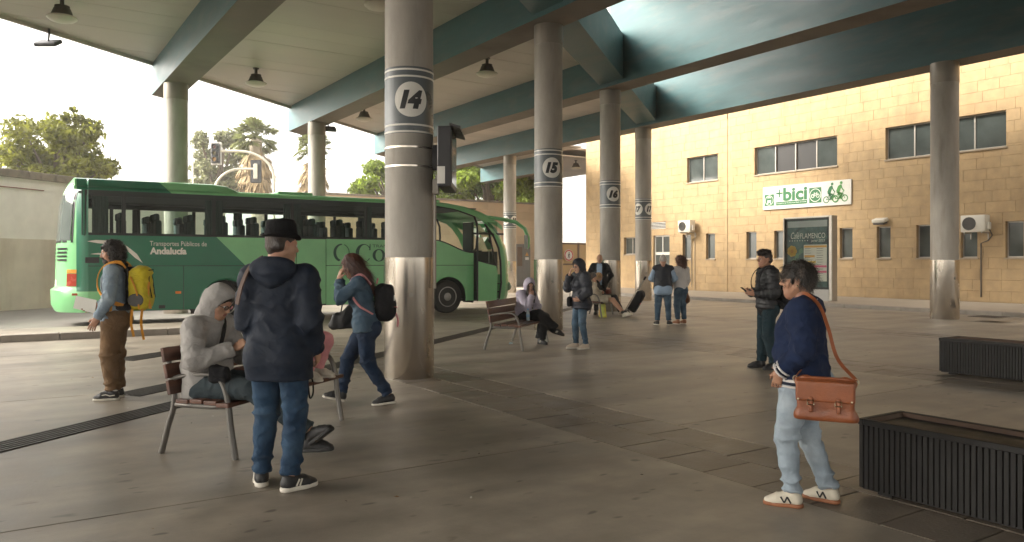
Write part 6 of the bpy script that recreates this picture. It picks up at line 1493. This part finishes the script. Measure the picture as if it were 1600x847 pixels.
ph = p2.item('phone', 'dark phone held by the grey hooded man', 'phone'); MB().cbox((0, 0, 0), (.075, .010, .15), M=T(*(Vector((.01, .405, .925))*p2.k)) @ ROT('X', -35)).build('phone_body', m_scr, ph, bevel=.004)

# ------------------------------------------------------------------ 3 man with the hat, from behind
p3 = Person(G(437, 762), face_dir(437, -24), 1.79, 'tall man in navy parka, jeans and black hat seen from behind, hand in pocket',
            dict(head=(.005, .03, 1.632), ankL=(-.145, .035, .085), kneeL=(-.12, .06, .50), hipL=(-.095, 0, .93), ankR=(.10, -.06, .085), kneeR=(.105, .01, .5), toeL=(-.55, 1, 0), toeR=(.75, 1, 0), elR=(.24, -.06, 1.13), wrR=(.225, .085, .915), elL=(-.225, -.02, 1.13), wrL=(-.18, .13, .92)), None, 1.03, 0, .6, (-38, 4, 0), hands=dict(R=dict(curl=.6), L=dict(curl=.6)))
p3.top(m_navy, .036, .735, .026, .98, name='parka', collar=.035, sleeve_r=1.08, amp=.009, drop=.05); p3.pants(m_jean, .014, 1.08, .97, amp=.012); p3.shoes(m_shoe_b, m_sole_w, accent=AD_SIDE, thick=.034); p3.hood_down(m_navy, 1.12); p3.hair(h_dbr, 'short', .35, amp=.002)
prof = [(.098, .046), (.136, .050), (.139, .054), (.136, .058), (.112, .055), (.110, .062), (.107, .10), (.102, .145), (.092, .168), (.078, .170), (.05, .158), (.0, .150)]
mb = MB(); mb.lathe(prof, n=40, caps=False)
def hatv(v):
    x, y, z = v; r = math.hypot(x, y)
    if r > .112: z += (r-.11)*(1.1*(x/r)**2-.35*max(0, y/r))
    if z > .12: x *= 1-.10*max(0, y/.1); z += .012*(abs(x)/.09)-.006
    return Vector(p3.hp((x*.87, y-.014, z))*p3.k)
mb.v = [tuple(hatv(v)) for v in mb.v]; hat = mb.build('hat', m_hat, p3.root, smooth=True, ang=70)
mb = MB(); mb.lathe([(.1105, .060), (.1125, .062), (.1105, .088), (.1085, .09)], n=40, caps=False); mb.v = [tuple(hatv(v)) for v in mb.v]; mb.build('hat_band', m_hat, hat, smooth=True)
p3.strap(p3.root, [(p, (-.5, -1, .3)) for p in curve([(-.14, .02, 1.555), (-.165, -.09, 1.49), (-.19, -.165, 1.36), (-.215, -.175, 1.24)], 12)], mat('strap_brown', (.085, .045, .03), .7), .018, .004, 'shoulder_strap')

# ------------------------------------------------------------------ 4 walking woman
p4 = Person(G(572, 631), face_dir(572, 88), 1.68, 'walking woman with long auburn hair and denim jacket covering her mouth with both hands',
            dict(pel=(0, 0, .93), wai=(0, .02, 1.06), che=(0, .06, 1.26), nek=(0, .10, 1.43), head=(0, .165, 1.575), shR=(.165, .08, 1.385), shL=(-.165, .08, 1.385), elR=(.20, .27, 1.215), wrR=(.06, .30, 1.435), elL=(-.20, .27, 1.205), wrL=(-.06, .30, 1.43),
                 hipR=(.09, 0, .905), kneeR=(.09, .21, .50), ankR=(.08, .28, .115), toeR=(0, 1, .22), hipL=(-.09, 0, .905), kneeL=(-.09, -.02, .49), ankL=(-.08, -.26, .095), toeL=(-.05, 1, -.10)), None, 1.06, 1, .3, (0, 22, 0),
            hands=dict(L=dict(d=(.25, -.25, 1), palm=(.5, -.8, 0), curl=.35), R=dict(d=(-.25, -.25, 1), palm=(-.5, -.8, 0), curl=.35)))
p4.top(m_dj2, .022, .84, .02, .93, name='denim_jacket', collar=.02, amp=.009); p4.pants(m_jean_d, .013, 1.10, .97, amp=.012); p4.shoes(m_shoe_b, m_sole_w); p4.hair(h_brn, 'long', 1.0, length=.02, amp=.007, fr=70); p4.strands(h_brn, 2200, .16, .0022, lambda p: np.stack([p[:, 0]*2, -.25+0*p[:, 1], -1+0*p[:, 2]], 1), .35, .003, .16)
bp = p4.item('backpack', 'round black backpack with pink straps on the walking woman', 'backpack'); k = p4.k
S = SDF(.010); S.box((0, -.21, 1.155), (.145, .115, .215), .095, 0); S.ell((0, -.30, 1.09), (.10, .045, .10), .02); soft('pack_body', S, m_blk, bp, p4.folds([(V3(0, -.2, 1.25), (0, 1, 1), .14)], .007, 45, 6), k)
for q in (-1, 1): p4.strap(bp, [(p, (q*.4, 1, .2)) for p in curve([(q*.10, -.06, 1.36), (q*.105, .045, 1.475), (q*.12, .15, 1.43), (q*.155, .17, 1.30), (q*.19, .08, 1.14), (q*.165, -.08, 1.03)], 18)], m_pink, .016, .006, 'shoulder_strap')
MB().tube([Vector(p)*k for p in curve([(-.10, -.325, 1.11), (-.04, -.348, 1.10), (.05, -.348, 1.10)], 8)], .012*k, 6, sq=(1, .5)).build('pink_zip', m_pink, bp); MB().tube([Vector(p)*k for p in curve([(-.03, -.33, 1.04), (-.05, -.36, .96), (-.06, -.355, .88)], 8)], .012*k, 6).build('pink_tag', m_pink, bp)
MB().tube([Vector(p)*k for p in curve([(-.03, -.12, 1.37), (-.015, -.13, 1.42), (.015, -.13, 1.42), (.03, -.12, 1.37)], 8)], .01*k, 6).build('grab_loop', m_pink, bp); MB().cbox(Vector((-.09, -.318, 1.21))*k, (.03, .01, .06)).build('patch', m_white, bp)
hb = p4.item('handbag', 'black leather handbag hanging in front of the walking woman', 'bag'); S = SDF(.010); S.cone((.235, .28, .90), (.235, .16, 1.03), .05, .045, 0); S.box((.235, .24, .93), (.045, .16, .09), .035, .03); S.cone((.235, .40, .88), (.235, .20, 1.10), .04, .02, .06); soft('bag_body', S, m_shoe_b, hb, p4.folds([(V3(.23, .25, .98), (0, 1, .4), .1)], .007, 50, 2), k)
MB().tube([Vector(p)*k for p in curve([(.235, .13, 1.02), (.235, .16, 1.18), (.215, .20, 1.28), (.225, .26, 1.2), (.235, .30, 1.02)], 16)], .008*k, 6).build('handle', m_shoe_b, hb, smooth=True)

# ------------------------------------------------------------------ 5 person in pink trousers, behind the man with the hat
p5 = Person(on_bench(B1, -.50, -.06), BRZ, 1.66, 'person in pink trousers with feet up on the bench, hidden behind the navy parka',
            dict(SIT, kneeR=(.14, .36, .86), kneeL=(-.14, .34, .84), ankR=(.10, .30, .55), ankL=(-.11, .27, .55), toeR=(.2, 1, 0), toeL=(-.2, 1, 0), elR=(.24, .14, .86), elL=(-.24, .14, .86), wrR=(.10, .37, .80), wrL=(-.10, .36, .80), pel=(0, -.02, .57)), None, 1., 1, 0, (0, 15, 0), hands=dict(L=dict(d=(.9, .4, -.1), palm=(0, -1, 0)), R=dict(d=(-.9, .4, -.1), palm=(0, -1, 0))))
p5.top(m_beige, .024, .14, 0, .96, name='sweater', skirt_dir=(0, -.2, -1)); p5.pants(m_pink, .02, 1.15, .94, amp=.008); p5.shoes(m_shoe_w, m_sole_w); p5.hair(h_dbr, 'long', 1.)
wb = thing('woven_bag', 'beige woven bag with black strap lying on the bench beside pink trousers', 'bag', on_bench(B1, -.30, .17, .467), BRZ); S = SDF(.009); S.box((0, 0, .055), (.13, .085, .05), .045, 0); soft('bag_body', S, mat('woven_straw', (.50, .40, .26), .9, 0, .25, 40, .6, 130), wb, lambda V: .004*np.sin(V[:, 0]*160)*np.sin(V[:, 2]*160+V[:, 1]*90))
MB().tube(curve([(-.05, .10, .07), (-.03, .16, .0), (-.02, .175, -.12), (.04, .18, -.16), (.06, .175, -.05), (.03, .13, .05)], 18), .008, 6).build('bag_strap', m_blk, wb, smooth=True)

# ------------------------------------------------------------------ 6 girl in lavender hoodie
RG = BRZ-R(24)
p6 = Person(on_bench(B2, -.52, -.02), RG, 1.64, 'girl in a lavender hooded sweatshirt resting her face on her hand, legs crossed',
            dict(SIT, nek=(0, .06, 1.05), head=(-.0, .135, 1.19), che=(0, .0, .88), kneeR=(.05, .44, .60), ankR=(-.20, .66, .30), toeR=(-.35, 1, -.25), kneeL=(-.08, .46, .535), ankL=(-.02, .40, .09), toeL=(.1, 1, 0), shR=(.17, .04, 1.0), shL=(-.17, .04, 1.0), elR=(.20, .25, .74), wrR=(.07, .26, .99), elL=(-.22, .16, .74), wrL=(-.02, .30, .69)), None, .98, 1, 0, (-30, 14, 0),
            hands=dict(R=dict(d=(-.25, -.15, 1), palm=(-.4, -.9, 0), curl=.8), L=dict(d=(1, .2, -.1), palm=(0, 0, -1))))
p6.top(m_lav, .034, .15, 0, 1.0, name='sweatshirt', skirt_dir=(0, -.15, -1), sleeve_r=1.2, amp=.009); p6.pants(m_blk, .024, 1.28, .95, flare=.015, amp=.009); p6.shoes(m_shoe_b, m_sole_b, accent=AD_SIDE); p6.hood_up(m_lav, 1.03)
S = SDF(.009); S.ell((0, -.01, .03), (.083, .10, .095), 0); S.ell((0, .10, -.03), (.06, .07, .085), .012, mode='s')
for q in (-1, 1): S.cone((q*.060, .070, .0), (q*.078, .105, -.17), .022, .030, .03); S.cone((q*.078, .105, -.17), (q*.085, .115, -.34), .030, .016, .03)
p6.headpart('hair', S, h_blk, lambda V: .005*snoise(V*np.array([1, 1, .4]), 80, 3)); S = SDF(.009); S.ell((0, .07, 1.02), (.07, .05, .05), 0); p6.part('scarf', S, mat('red_scarf', (.5, .03, .03), .8))
bt_ = thing('water_bottle', 'clear plastic water bottle standing on the bench beside the lavender hooded girl', 'bottle', on_bench(B2, -.12, .17, .466)); MB().lathe([(.030, 0), (.034, .006), (.034, .13), (.030, .16), (.014, .19), (.013, .20)], n=20).build('bottle_body', mat('clear_plastic', (.42, .50, .54), .12, 0, .05, 4), bt_, smooth=True)
MB().lathe([(.0348, .06), (.0350, .062), (.0350, .115), (.0348, .117)], n=20, caps=False).build('label_band', mat('bottle_label', (.25, .42, .60), .4), bt_, smooth=True); MB().lathe([(.016, .20), (.016, .222), (0, .223)], n=16).build('cap', mat('bottle_cap', (.10, .30, .55), .4), bt_)
cu = thing('crumpled_paper', 'tiny pale scrap of paper lying under the bench by column 15', 'litter', G(798, 537.5)); MB().add([(-.05, 0, .001), (.03, -.03, .002), (.06, .02, .03), (0, .05, .02), (-.02, .01, .035)], [(0, 1, 4), (1, 2, 4), (2, 3, 4), (3, 0, 4), (0, 3, 2, 1)]).build('paper', mat('scrap', (.35, .45, .48), .7), cu)

# ------------------------------------------------------------------ 7 woman in navy puffer, hood up
p7 = Person(G(907, 545), face_dir(907, 118), 1.60, 'woman in hooded navy padded jacket and jeans holding one hand to her face',
            dict(elR=(.22, .17, 1.20), wrR=(.075, .20, 1.455), elL=(-.25, -.03, 1.12), wrL=(-.20, .14, .97), head=(0, .045, 1.62), ankR=(.09, .05, .085), kneeR=(.1, .06, .5), ankL=(-.08, -.08, .085), toeR=(.2, 1, 0), toeL=(-.2, 1, 0)), None, 1.02, 1, .2, (15, 10, 0), near=1, hands=dict(R=dict(d=(-.2, -.15, 1), palm=(-.3, -.95, 0), curl=.35), L=dict(d=(.5, .8, 0), curl=.7)))
p7.top(m_puf, .046, .80, .0, .97, .115, 'padded_jacket', .03, 1.15, amp=.007, pamp=.012); p7.pants(m_jean_m, .010, 1.0, .95); p7.shoes(m_shoe_bg, m_sole_w, thick=.036, wide=1.08); p7.hood_up(m_puf, 1.05); p7.hair(h_dbr, 'short')
p7.glasses(m_black)
cb_ = p7.item('crossbody_bag', 'black crossbody bag at the hip of the woman in navy padded jacket', 'bag'); k = p7.k; S = SDF(.010); S.box((.135, .165, .925), (.13, .05, .10), .045, 0, M=np.array(Matrix.Rotation(R(-35), 3, 'Z'))); soft('bag_body', S, m_blk, cb_, None, k)
p7.strap(cb_, [(p, (.2, 1, .2)) for p in curve([(-.13, .02, 1.52), (-.11, .14, 1.42), (-.02, .215, 1.25), (.07, .20, 1.02)], 14)], m_blk, .012, .004)

# ------------------------------------------------------------------ 8 bald man behind the far bench
p8 = Person(AT(937, 492, 23.2)*Vector((1, 1, 0)) if False else Vector((*AT(937, 492, 23.2).xy, 0)), face_dir(937, 176), 1.78, 'bald man in open dark jacket over light blue shirt standing behind the far bench',
            dict(elR=(.33, -.08, 1.15), wrR=(.20, .02, .93), elL=(-.33, -.08, 1.15), wrL=(-.20, .02, .93)), None, 1.12, 0, .6, (0, 0, 0), near=0, belly=.03)
p8.top(m_sky, .012, .88, 0, .95, name='shirt', sleeves=False, collar=.02); p8.top(m_blk, .036, .84, .01, .98, name='jacket', open_front=.075, collar=.01); p8.pants(m_blk, .016, 1.05); p8.shoes(m_shoe_b, m_sole_b)

# ------------------------------------------------------------------ 9, 10 on the far bench
p9 = Person(on_bench(B3, .42, .06), BRZ, 1.74, 'slumped person in cream fleece and beige shorts with long bare legs and white shoes',
            dict(SIT, pel=(0, .05, .55), wai=(0, -.06, .65), che=(0, -.12, .84), nek=(0, -.10, 1.01), head=(0, -.03, 1.13), hipR=(.10, .1, .53), hipL=(-.10, .1, .53), kneeR=(.10, .52, .50), kneeL=(-.10, .53, .50), ankR=(.08, .86, .11), ankL=(-.05, .88, .10), toeR=(.1, 1, .35), toeL=(0, 1, .35), elR=(.25, .03, .72), wrR=(.10, .06, .98), elL=(-.24, .05, .70), wrL=(-.05, .22, .70), shR=(.18, -.12, .96), shL=(-.18, -.12, .96)), None, 1., 0, 0, (-20, 18, 8), near=0, hands=dict(R=dict(d=(-.2, -.1, 1), palm=(-.5, -.8, 0), curl=.9)))
p9.top(m_cream_c, .034, .12, 0, .97, name='fleece', skirt_dir=(0, .1, -1)); p9.pants(m_beige, .024, 1.2, -.82, name='shorts'); p9.shoes(m_shoe_w, m_sole_w, thick=.032); p9.hair(h_dbr, 'bob', 1.05, length=-.02)
for q in 'LR': a = p9.J['ank'+q]; u_ = unit(p9.J['knee'+q]-a); S = SDF(.012); S.cone(a, a+u_*.10, .041, .042, 0, flat=1); p9.part('sock', S, m_blk)
S = SDF(.016); S.ell((-.15, -.16, .80), (.10, .09, .17), 0); p9.part('dark_sleeve_panel', S, m_blk) if False else None
p10 = Person(on_bench(B3, -.18, .04), BRZ, 1.66, 'blonde person in black clothes leaning back on the far bench',
             dict(SIT, pel=(0, .03, .56), wai=(0, -.06, .68), che=(0, -.08, .87), nek=(0, -.05, 1.05), head=(0, .03, 1.18), hipR=(.10, .08, .54), hipL=(-.10, .08, .54), kneeR=(.10, .50, .56), kneeL=(-.10, .50, .56), ankR=(.08, .72, .12), ankL=(-.06, .74, .12), shR=(.17, -.08, 1.0), shL=(-.17, -.08, 1.0)), None, 1., 1, 0, (-10, 24, 0), near=0)
p10.top(m_blk, .03, .13, 0, .96, name='jacket', skirt_dir=(0, -.1, -1)); p10.pants(m_blk, .016, 1.1); p10.shoes(m_shoe_w, m_sole_w); p10.hair(h_blond, 'bob', 1.08, length=.0); p10.strands(h_blond, 500, .08, .004, lambda p: np.stack([p[:, 0]*3, p[:, 1]*2, -1+0*p[:, 2]], 1), .4, .003, .25)
rb = thing('small_red_bag', 'small brownish red bag in the lap of the blonde person', 'bag', on_bench(B3, -.12, .36, .64), BRZ); S = SDF(.014); S.box((0, 0, .06), (.14, .07, .07), .05, 0); soft('bag_body', S, m_maroon, rb)
# carrier bag under the far bench
sh = thing('carrier_bag', 'green and yellow printed shopping bag standing under the far bench', 'bag', on_bench(B3, .42, .30, 0), BRZ+.3); m_gb = mat('bag_print', (.50, .55, .12), .6, 0, .35, 5, col2=(.60, .50, .05), c2s=4, c2lo=.45, c2hi=.55)
q = MB(); q.add([(-.22, -.10, 0), (.22, -.10, 0), (.22, .10, 0), (-.22, .10, 0), (-.24, -.06, .36), (.24, -.07, .37), (.23, .06, .36), (-.24, .07, .37)], [(3, 2, 1, 0), (0, 1, 5, 4), (1, 2, 6, 5), (2, 3, 7, 6), (3, 0, 4, 7), (4, 5, 6, 7)]); q.build('bag_body', m_gb, sh, bevel=.015)
MB().quad((-.06, -.103, .05), (.20, -.103, .05), (.20, -.08, .28), (-.06, -.078, .28)).build('printed_panel', m_or, sh)
for y in (-.065, .065): MB().tube(curve([(-.1, y, .36), (-.08, y, .45), (.08, y, .45), (.1, y, .36)], 10), .007, 6).build('handle', m_gb, sh, smooth=True)
# shopping trolley
tr = thing('shopping_trolley', 'black two wheeled shopping trolley leaning by the far bench', 'trolley', on_bench(B3, -.15, .95, 0), BRZ)
# lies tilted: handle up and forward along +y
A = T(0, 0, .10) @ ROT('X', -30)
S = SDF(.014); S.box((0, .03, .38), (.17, .12, .30), .05, 0); S.cone((-.12, .02, .66), (.12, .02, .66), .09, .09, .05); soft('trolley_bag', S, m_blk, tr, lambda V: .008*snoise(V, 12, 3), 1, 1, A)
fr = MB()
for x in (-.14, .14): fr.tube([A @ Vector((x, -.11, 0)), A @ Vector((x, -.11, .85)), A @ Vector((x*.45, -.10, 1.06))], .012, 6)
fr.tube([A @ Vector((-.16, -.11, .03)), A @ Vector((.16, -.11, .03))], .012, 6); fr.build('frame', m_cast, tr, smooth=True)
MB().tube([A @ Vector((-.06, -.10, 1.04)), A @ Vector((-.07, -.10, 1.13)), A @ Vector((.07, -.10, 1.13)), A @ Vector((.06, -.10, 1.04))], .02, 8).build('handle', m_blk, tr, smooth=True)
for x in (-.19, .19):
    M = T(x, -.09, .09) @ ROT('Y', 90); w__ = MB().lathe([(.055, -.02), (.085, -.02), (.09, 0), (.085, .02), (.055, .02)], n=24, M=M).build('wheel', m_sole_b, tr, smooth=True); MB().lathe([(0, -.022), (.055, -.022), (.055, .022), (0, .022)], n=20, M=M).build('hub', m_shoe_w, w__)
MB().cbox((.06, .16, .40), (.08, .01, .05), M=A).build('red_patch', m_red, tr)

# ------------------------------------------------------------------ 11 man in the dark vest, 12 curly haired woman
p11 = Person(G(1036, 508), face_dir(1036, 2), 1.73, 'bald man in navy quilted vest and light blue shirt seen from behind',
             dict(elR=(.30, .02, 1.16), wrR=(.16, .22, 1.06), elL=(-.30, .02, 1.16), wrL=(-.14, .22, 1.06), ankL=(-.14, 0, .085), ankR=(.14, 0, .085), kneeL=(-.125, .02, .5), kneeR=(.125, .02, .5), toeR=(.45, 1, 0), toeL=(-.4, 1, 0)), None, 1.15, 0, .6, (0, 12, 0), near=0)
p11.top(m_sky, .020, .80, .015, .97, name='shirt', collar=.015); p11.top(m_puf, .040, .87, .01, .9, .2, 'vest', .03, sleeves=False, pamp=.004); p11.pants(m_jean_m, .014, 1.08); p11.shoes(m_shoe_b, m_sole_w, accent=None); p11.hair(h_white, 'short', .12, amp=.001)
p12 = Person(G(1063, 506.5), face_dir(1063, 40), 1.70, 'woman with curly auburn bob and white blouse holding a brown coat',
             dict(elR=(.24, -.01, 1.13), wrR=(.22, .06, .90), elL=(-.22, .08, 1.13), wrL=(-.05, .24, 1.02), toeR=(.2, 1, 0), head=(0, .03, 1.625)), None, 1.0, 1, 0, (30, 6, 0), near=0)
p12.top(m_wht, .024, .92, .015, .72, name='blouse', collar=.0); p12.pants(m_jean_m, .014, 1.1, .90); p12.shoes(m_shoe_br, m_sole_w); p12.hair(h_cur, 'curly', 1.75, .016, length=.05, amp=.006); p12.strands(h_cur, 900, .06, .004, lambda p: p*np.array([5, 5, 2])+np.array([0, 0, -.5]), .9, .012, .7)
ct = p12.item('brown_coat', 'brown coat hanging from the hand of the curly haired woman', 'coat'); S = SDF(.013); S.cone((.235, .10, .84), (.20, .02, .62), .06, .10, 0); S.cone((.23, .14, .80), (.30, .16, .58), .05, .085, .05); S.cone((.22, .02, .76), (.17, -.10, .60), .05, .06, .05); soft('coat_folds', S, m_coat, ct, lambda V: .014*snoise(V*np.array([1, 1, .4]), 34, 3), p12.k)

# ------------------------------------------------------------------ 13 young man in black puffer
p13 = Person(G(1198, 576), face_dir(1198, 112), 1.71, 'young man with curly top hair in black padded jacket holding a phone',
             dict(elR=(.25, -.01, 1.14), wrR=(.12, .22, 1.13), elL=(-.255, -.02, 1.14), wrL=(-.09, .22, 1.12), ankL=(-.11, -.07, .085), ankR=(.11, .04, .085), toeR=(.25, 1, 0), toeL=(-.3, 1, 0), head=(0, .03, 1.63)), m_skin_d, .98, 0, 0, (10, -3, 0), near=1,
             hands=dict(R=dict(d=(-.45, .8, .15), palm=(-.7, -.3, .3), curl=.8), L=dict(d=(.4, .8, .15), palm=(.7, -.3, .3), curl=.8)))
p13.top(m_pufb, .040, .905, .0, .97, .062, 'padded_jacket', .045, 1.1, amp=.006, pamp=.010); p13.pants(m_teal, .018, 1.12, .95, amp=.008); p13.shoes(m_shoe_b, m_sole_b, thick=.035, hi=.02)
p13.hair(h_dbr, 'short', .3, amp=.002); S = SDF(.008); S.ell((0, .005, .098), (.075, .098, .050), 0); S.cone((-.04, .075, .085), (.04, .075, .085), .028, .028, .03); V, Fc = S.mesh(lambda V: .008*snoise(V, 85, 4)+.005*snoise(V, 130, 5), 1); np_obj('curly_top', (V@p13.Hm.T+p13.J['head'])*p13.k, Fc, h_blk, p13.root); p13.strands(h_blk, 700, .04, .0025, lambda p: p*6, .9, .009, .9, V=V, Fc=Fc)
ph = p13.item('phone', 'phone in the hands of the young man in black padded jacket', 'phone'); MB().cbox((0, 0, 0), (.075, .011, .15), M=T(*(Vector((.015, .325, 1.165))*p13.k)) @ ROT('X', -50)).build('phone_body', m_scr, ph, bevel=.004)
bp = p13.item('backpack', 'plain black backpack on the young man', 'backpack'); S = SDF(.011); S.box((-.02, -.27, 1.10), (.14, .095, .22), .08, 0); soft('pack_body', S, m_blk, bp, p13.folds([(V3(0, -.25, 1.15), (0, 0, 1), .15)], .006, 40, 5), p13.k)
for q in (-1, 1): p13.strap(bp, [(p, (q*.4, 1, .2)) for p in curve([(q*.10, -.19, 1.36), (q*.105, -.05, 1.525), (q*.12, .09, 1.49), (q*.14, .175, 1.36), (q*.165, .16, 1.2), (q*.19, .0, 1.07), (q*.16, -.19, .98)], 18)], m_blk, .02, .006, 'shoulder_strap')

# ------------------------------------------------------------------ 14 woman with the brown satchel
p14 = Person(G(1256, 787), face_dir(1256, 80), 1.545, 'older woman in navy sweatshirt and pale jeans with short greying hair, looking left',
             dict(head=(0, .045, 1.625), elL=(-.275, -.05, 1.14), wrL=(-.205, .13, .97), elR=(.27, -.0, 1.14), wrR=(.20, .17, .96), hipL=(-.10, .02, .93), kneeL=(-.11, .10, .50), ankL=(-.115, .055, .085), toeL=(-.12, 1, 0), hipR=(.10, 0, .93), kneeR=(.12, .0, .50), ankR=(.13, -.16, .085), toeR=(.25, 1, 0), che=(0, .01, 1.28)), m_skin_d, 1.22, 1, 1.0, (4, -2, 0), belly=.06,
             hands=dict(L=dict(curl=.6, d=(.1, .25, -1)), R=dict(curl=.6)))
p14.top(m_swt, .034, .90, .0, .96, name='sweatshirt', collar=.0, sleeve_r=1.2, amp=.011, drop=.04); p14.pants(m_jean_l, .015, 1.08, .96, amp=.014); p14.accent_mat = m_black; p14.shoes(m_shoe_w, m_gum, accent=N_SIDE, wide=1.06, thick=.03)
J = p14.J
def bandS(c, d, r, n0, n1, sqv=None, sq_=None):
    S = SDF(.007); d = unit(d); S.cone(np.array(c)-d*n0, np.array(c)+d*n1, r, r, 0, (sqv, sq_) if sqv is not None else None, flat=3); return S
hw = .160*1.22+.034+.006*1.22+.013
for nm, a, b, m_ in (('hem_rib', -.012, .012, m_wht), ('hem_rib', .016, .032, m_navy), ('hem_rib', .036, .052, m_wht)):
    p14.part(nm, bandS((0, 0, .918-a), (0, 0, -1), hw, 0, b-a, p14.fw, .74), m_, None, 0)
for q in 'LR':
    d = unit(J['wr'+q]-J['el'+q]); e = J['el'+q]+(J['wr'+q]-J['el'+q])*.96
    for (o, m_) in ((-.045, m_wht), (-.028, m_navy), (-.011, m_wht)): p14.part('cuff_rib', bandS(e+d*o, d, .071, .007, .007), m_, None, 0)
S = SDF(.008); S.cone(J['nek']-V3(0, 0, .045), J['nek']+V3(0, .005, .012), .098, .086, 0, flat=3); S.cone(J['nek']-V3(0, 0, .06), J['nek']+V3(0, .01, .03), .078, .070, 0, mode='s'); p14.part('collar_rib', S, m_wht, None, 0)
p14.hair(h_gry, 'fringe', 1.25, .005, amp=.008, fr=60); p14.strands(h_gry, 2400, .060, .0020, lambda p: np.stack([p[:, 0]*4, np.where(p[:, 1] > .03, .9, -.35), np.where(p[:, 2] > .09, -.1, -.9)], 1), .55, .004, .32); p14.glasses(m_black, -.01, .088, 0, mat('sunglass_lens', (.02, .02, .022), .1), .022); p14.glasses(mat('pale_frame', (.35, .25, .2), .4))
mb = MB()
for sg in (-1, 1): mb.lathe([(0, -.006), (.006, -.003), (.007, .002), (0, .007)], c=Vector(p14.hp((sg*.086, -.010, -.040))*p14.k), n=10)
mb.build('earring', m_metal, p14.root, smooth=True)
place(text_mb('cal', .06, shear=.2, bold=.002), T(*(Vector((-.262, .115, 1.03))*p14.k)) @ Matrix.Rotation(R(-62), 4, 'Z') @ ROT('X', 90)).build('sweatshirt_print', m_wht, p14.root, recalc=False)
# satchel
st = p14.item('satchel', 'brown leather satchel with two buckles hanging at the woman\'s hip', 'bag'); k = p14.k
MS_ = T(*(Vector((-.345, -.13, .80))*k)) @ Matrix.Rotation(R(-72), 4, 'Z')      # x along the bag, -y outwards
MS_ = T(*(Vector((-.345, -.20, .845))*k)) @ Matrix.Rotation(R(-86), 4, 'Z') @ Matrix.Scale(.90, 4)
def sat(S, nm, m_, disp=None, par=None): o = soft(nm, S, m_, st, disp, 1., 1, MS_); o.parent = par or st; return o
S = SDF(.006); S.box((0, 0, -.02), (.178, .050, .128), .022, 0); S.cone((-.16, 0, -.13), (.16, 0, -.13), .045, .045, .03); S.cut((0, 0, -.155), (0, 0, -1)); body = sat(S, 'bag_body', m_tan_l, lambda V: .003*snoise(V, 22, 3))
S = SDF(.006); S.box((0, -.022, .040), (.183, .040, .070), .014, 0); S.cone((-.17, -.0, .100), (.17, -.0, .100), .022, .022, .03); flap = sat(S, 'flap', m_tan_l, lambda V: .0025*snoise(V, 18, 5))
S = SDF(.006); S.cone((-.13, -.0, .125), (.13, -.0, .125), .016, .016, 0, ((0, 0, 1), .6)); S.cone((-.16, 0, .112), (-.12, 0, .126), .018, .014, .02); S.cone((.16, 0, .112), (.12, 0, .126), .018, .014, .02); sat(S, 'handle', m_tan_l)
for x in (-.085, .085):
    S = SDF(.005); S.box((x, -.068, -.045), (.014, .006, .052), .005, 0); tb = sat(S, 'buckle_strap', m_tan_l); mb = MB(); mb.tube([MS_ @ Vector(p) for p in ((x-.02, -.077, -.045), (x+.02, -.077, -.045), (x+.02, -.077, -.015), (x-.02, -.077, -.015), (x-.02, -.077, -.045))], .0035, 6); b_ = mb.build('buckle', m_metal, tb)
mb = MB()
for x in (-.165, .165): mb.lathe([(0, 0), (.007, 0), (.006, .004), (0, .005)], n=12, M=MS_ @ T(x, -.062, -.015) @ ROT('X', 90))
for x in (-.19, .19): mb.tube([MS_ @ Vector((x+.014*math.cos(a), 0, .11+.02*math.sin(a))) for a in np.linspace(0, 6.283, 14)], .0032, 6, caps=False)
mb.build('stud', m_metal, st)
ra = (MS_ @ Vector((.19, 0, .12)))/k; rb_ = (MS_ @ Vector((-.19, 0, .12)))/k
p14.strap(st, [(p, n) for p, n in zip(curve([tuple(rb_), (-.19, -.02, 1.02), (-.10, .0, 1.15), (-.07, .02, 1.32), (-.085, .05, 1.47), (-.10, -.02, 1.535), (-.16, -.13, 1.455), (-.225, -.20, 1.30), (-.27, -.265, 1.10), tuple(ra)], 40), [(-1, (i-20)*-.04, .4) for i in range(41)])], m_tan_l, .0115, .0035)

# ------------------------------------------------------------------ thin scattering volume, added to imitate glare over the background
m_hz = bpy.data.materials.new('glare_air'); m_hz.use_nodes = True; N = m_hz.node_tree.nodes; L = m_hz.node_tree.links; N.remove(N['Principled BSDF'])
pv = N.new('ShaderNodeVolumePrincipled'); pv.inputs['Density'].default_value = .0012; pv.inputs['Color'].default_value = (1, .97, .92, 1); pv.inputs['Anisotropy'].default_value = .3
L.new(pv.outputs[0], N['Material Output'].inputs['Volume'])
tag(MB().box((-410, -90, -1.5), (410, 610, 16)).build('glare_volume', m_hz), kind='stuff')
SC.cycles.volume_bounces = 1
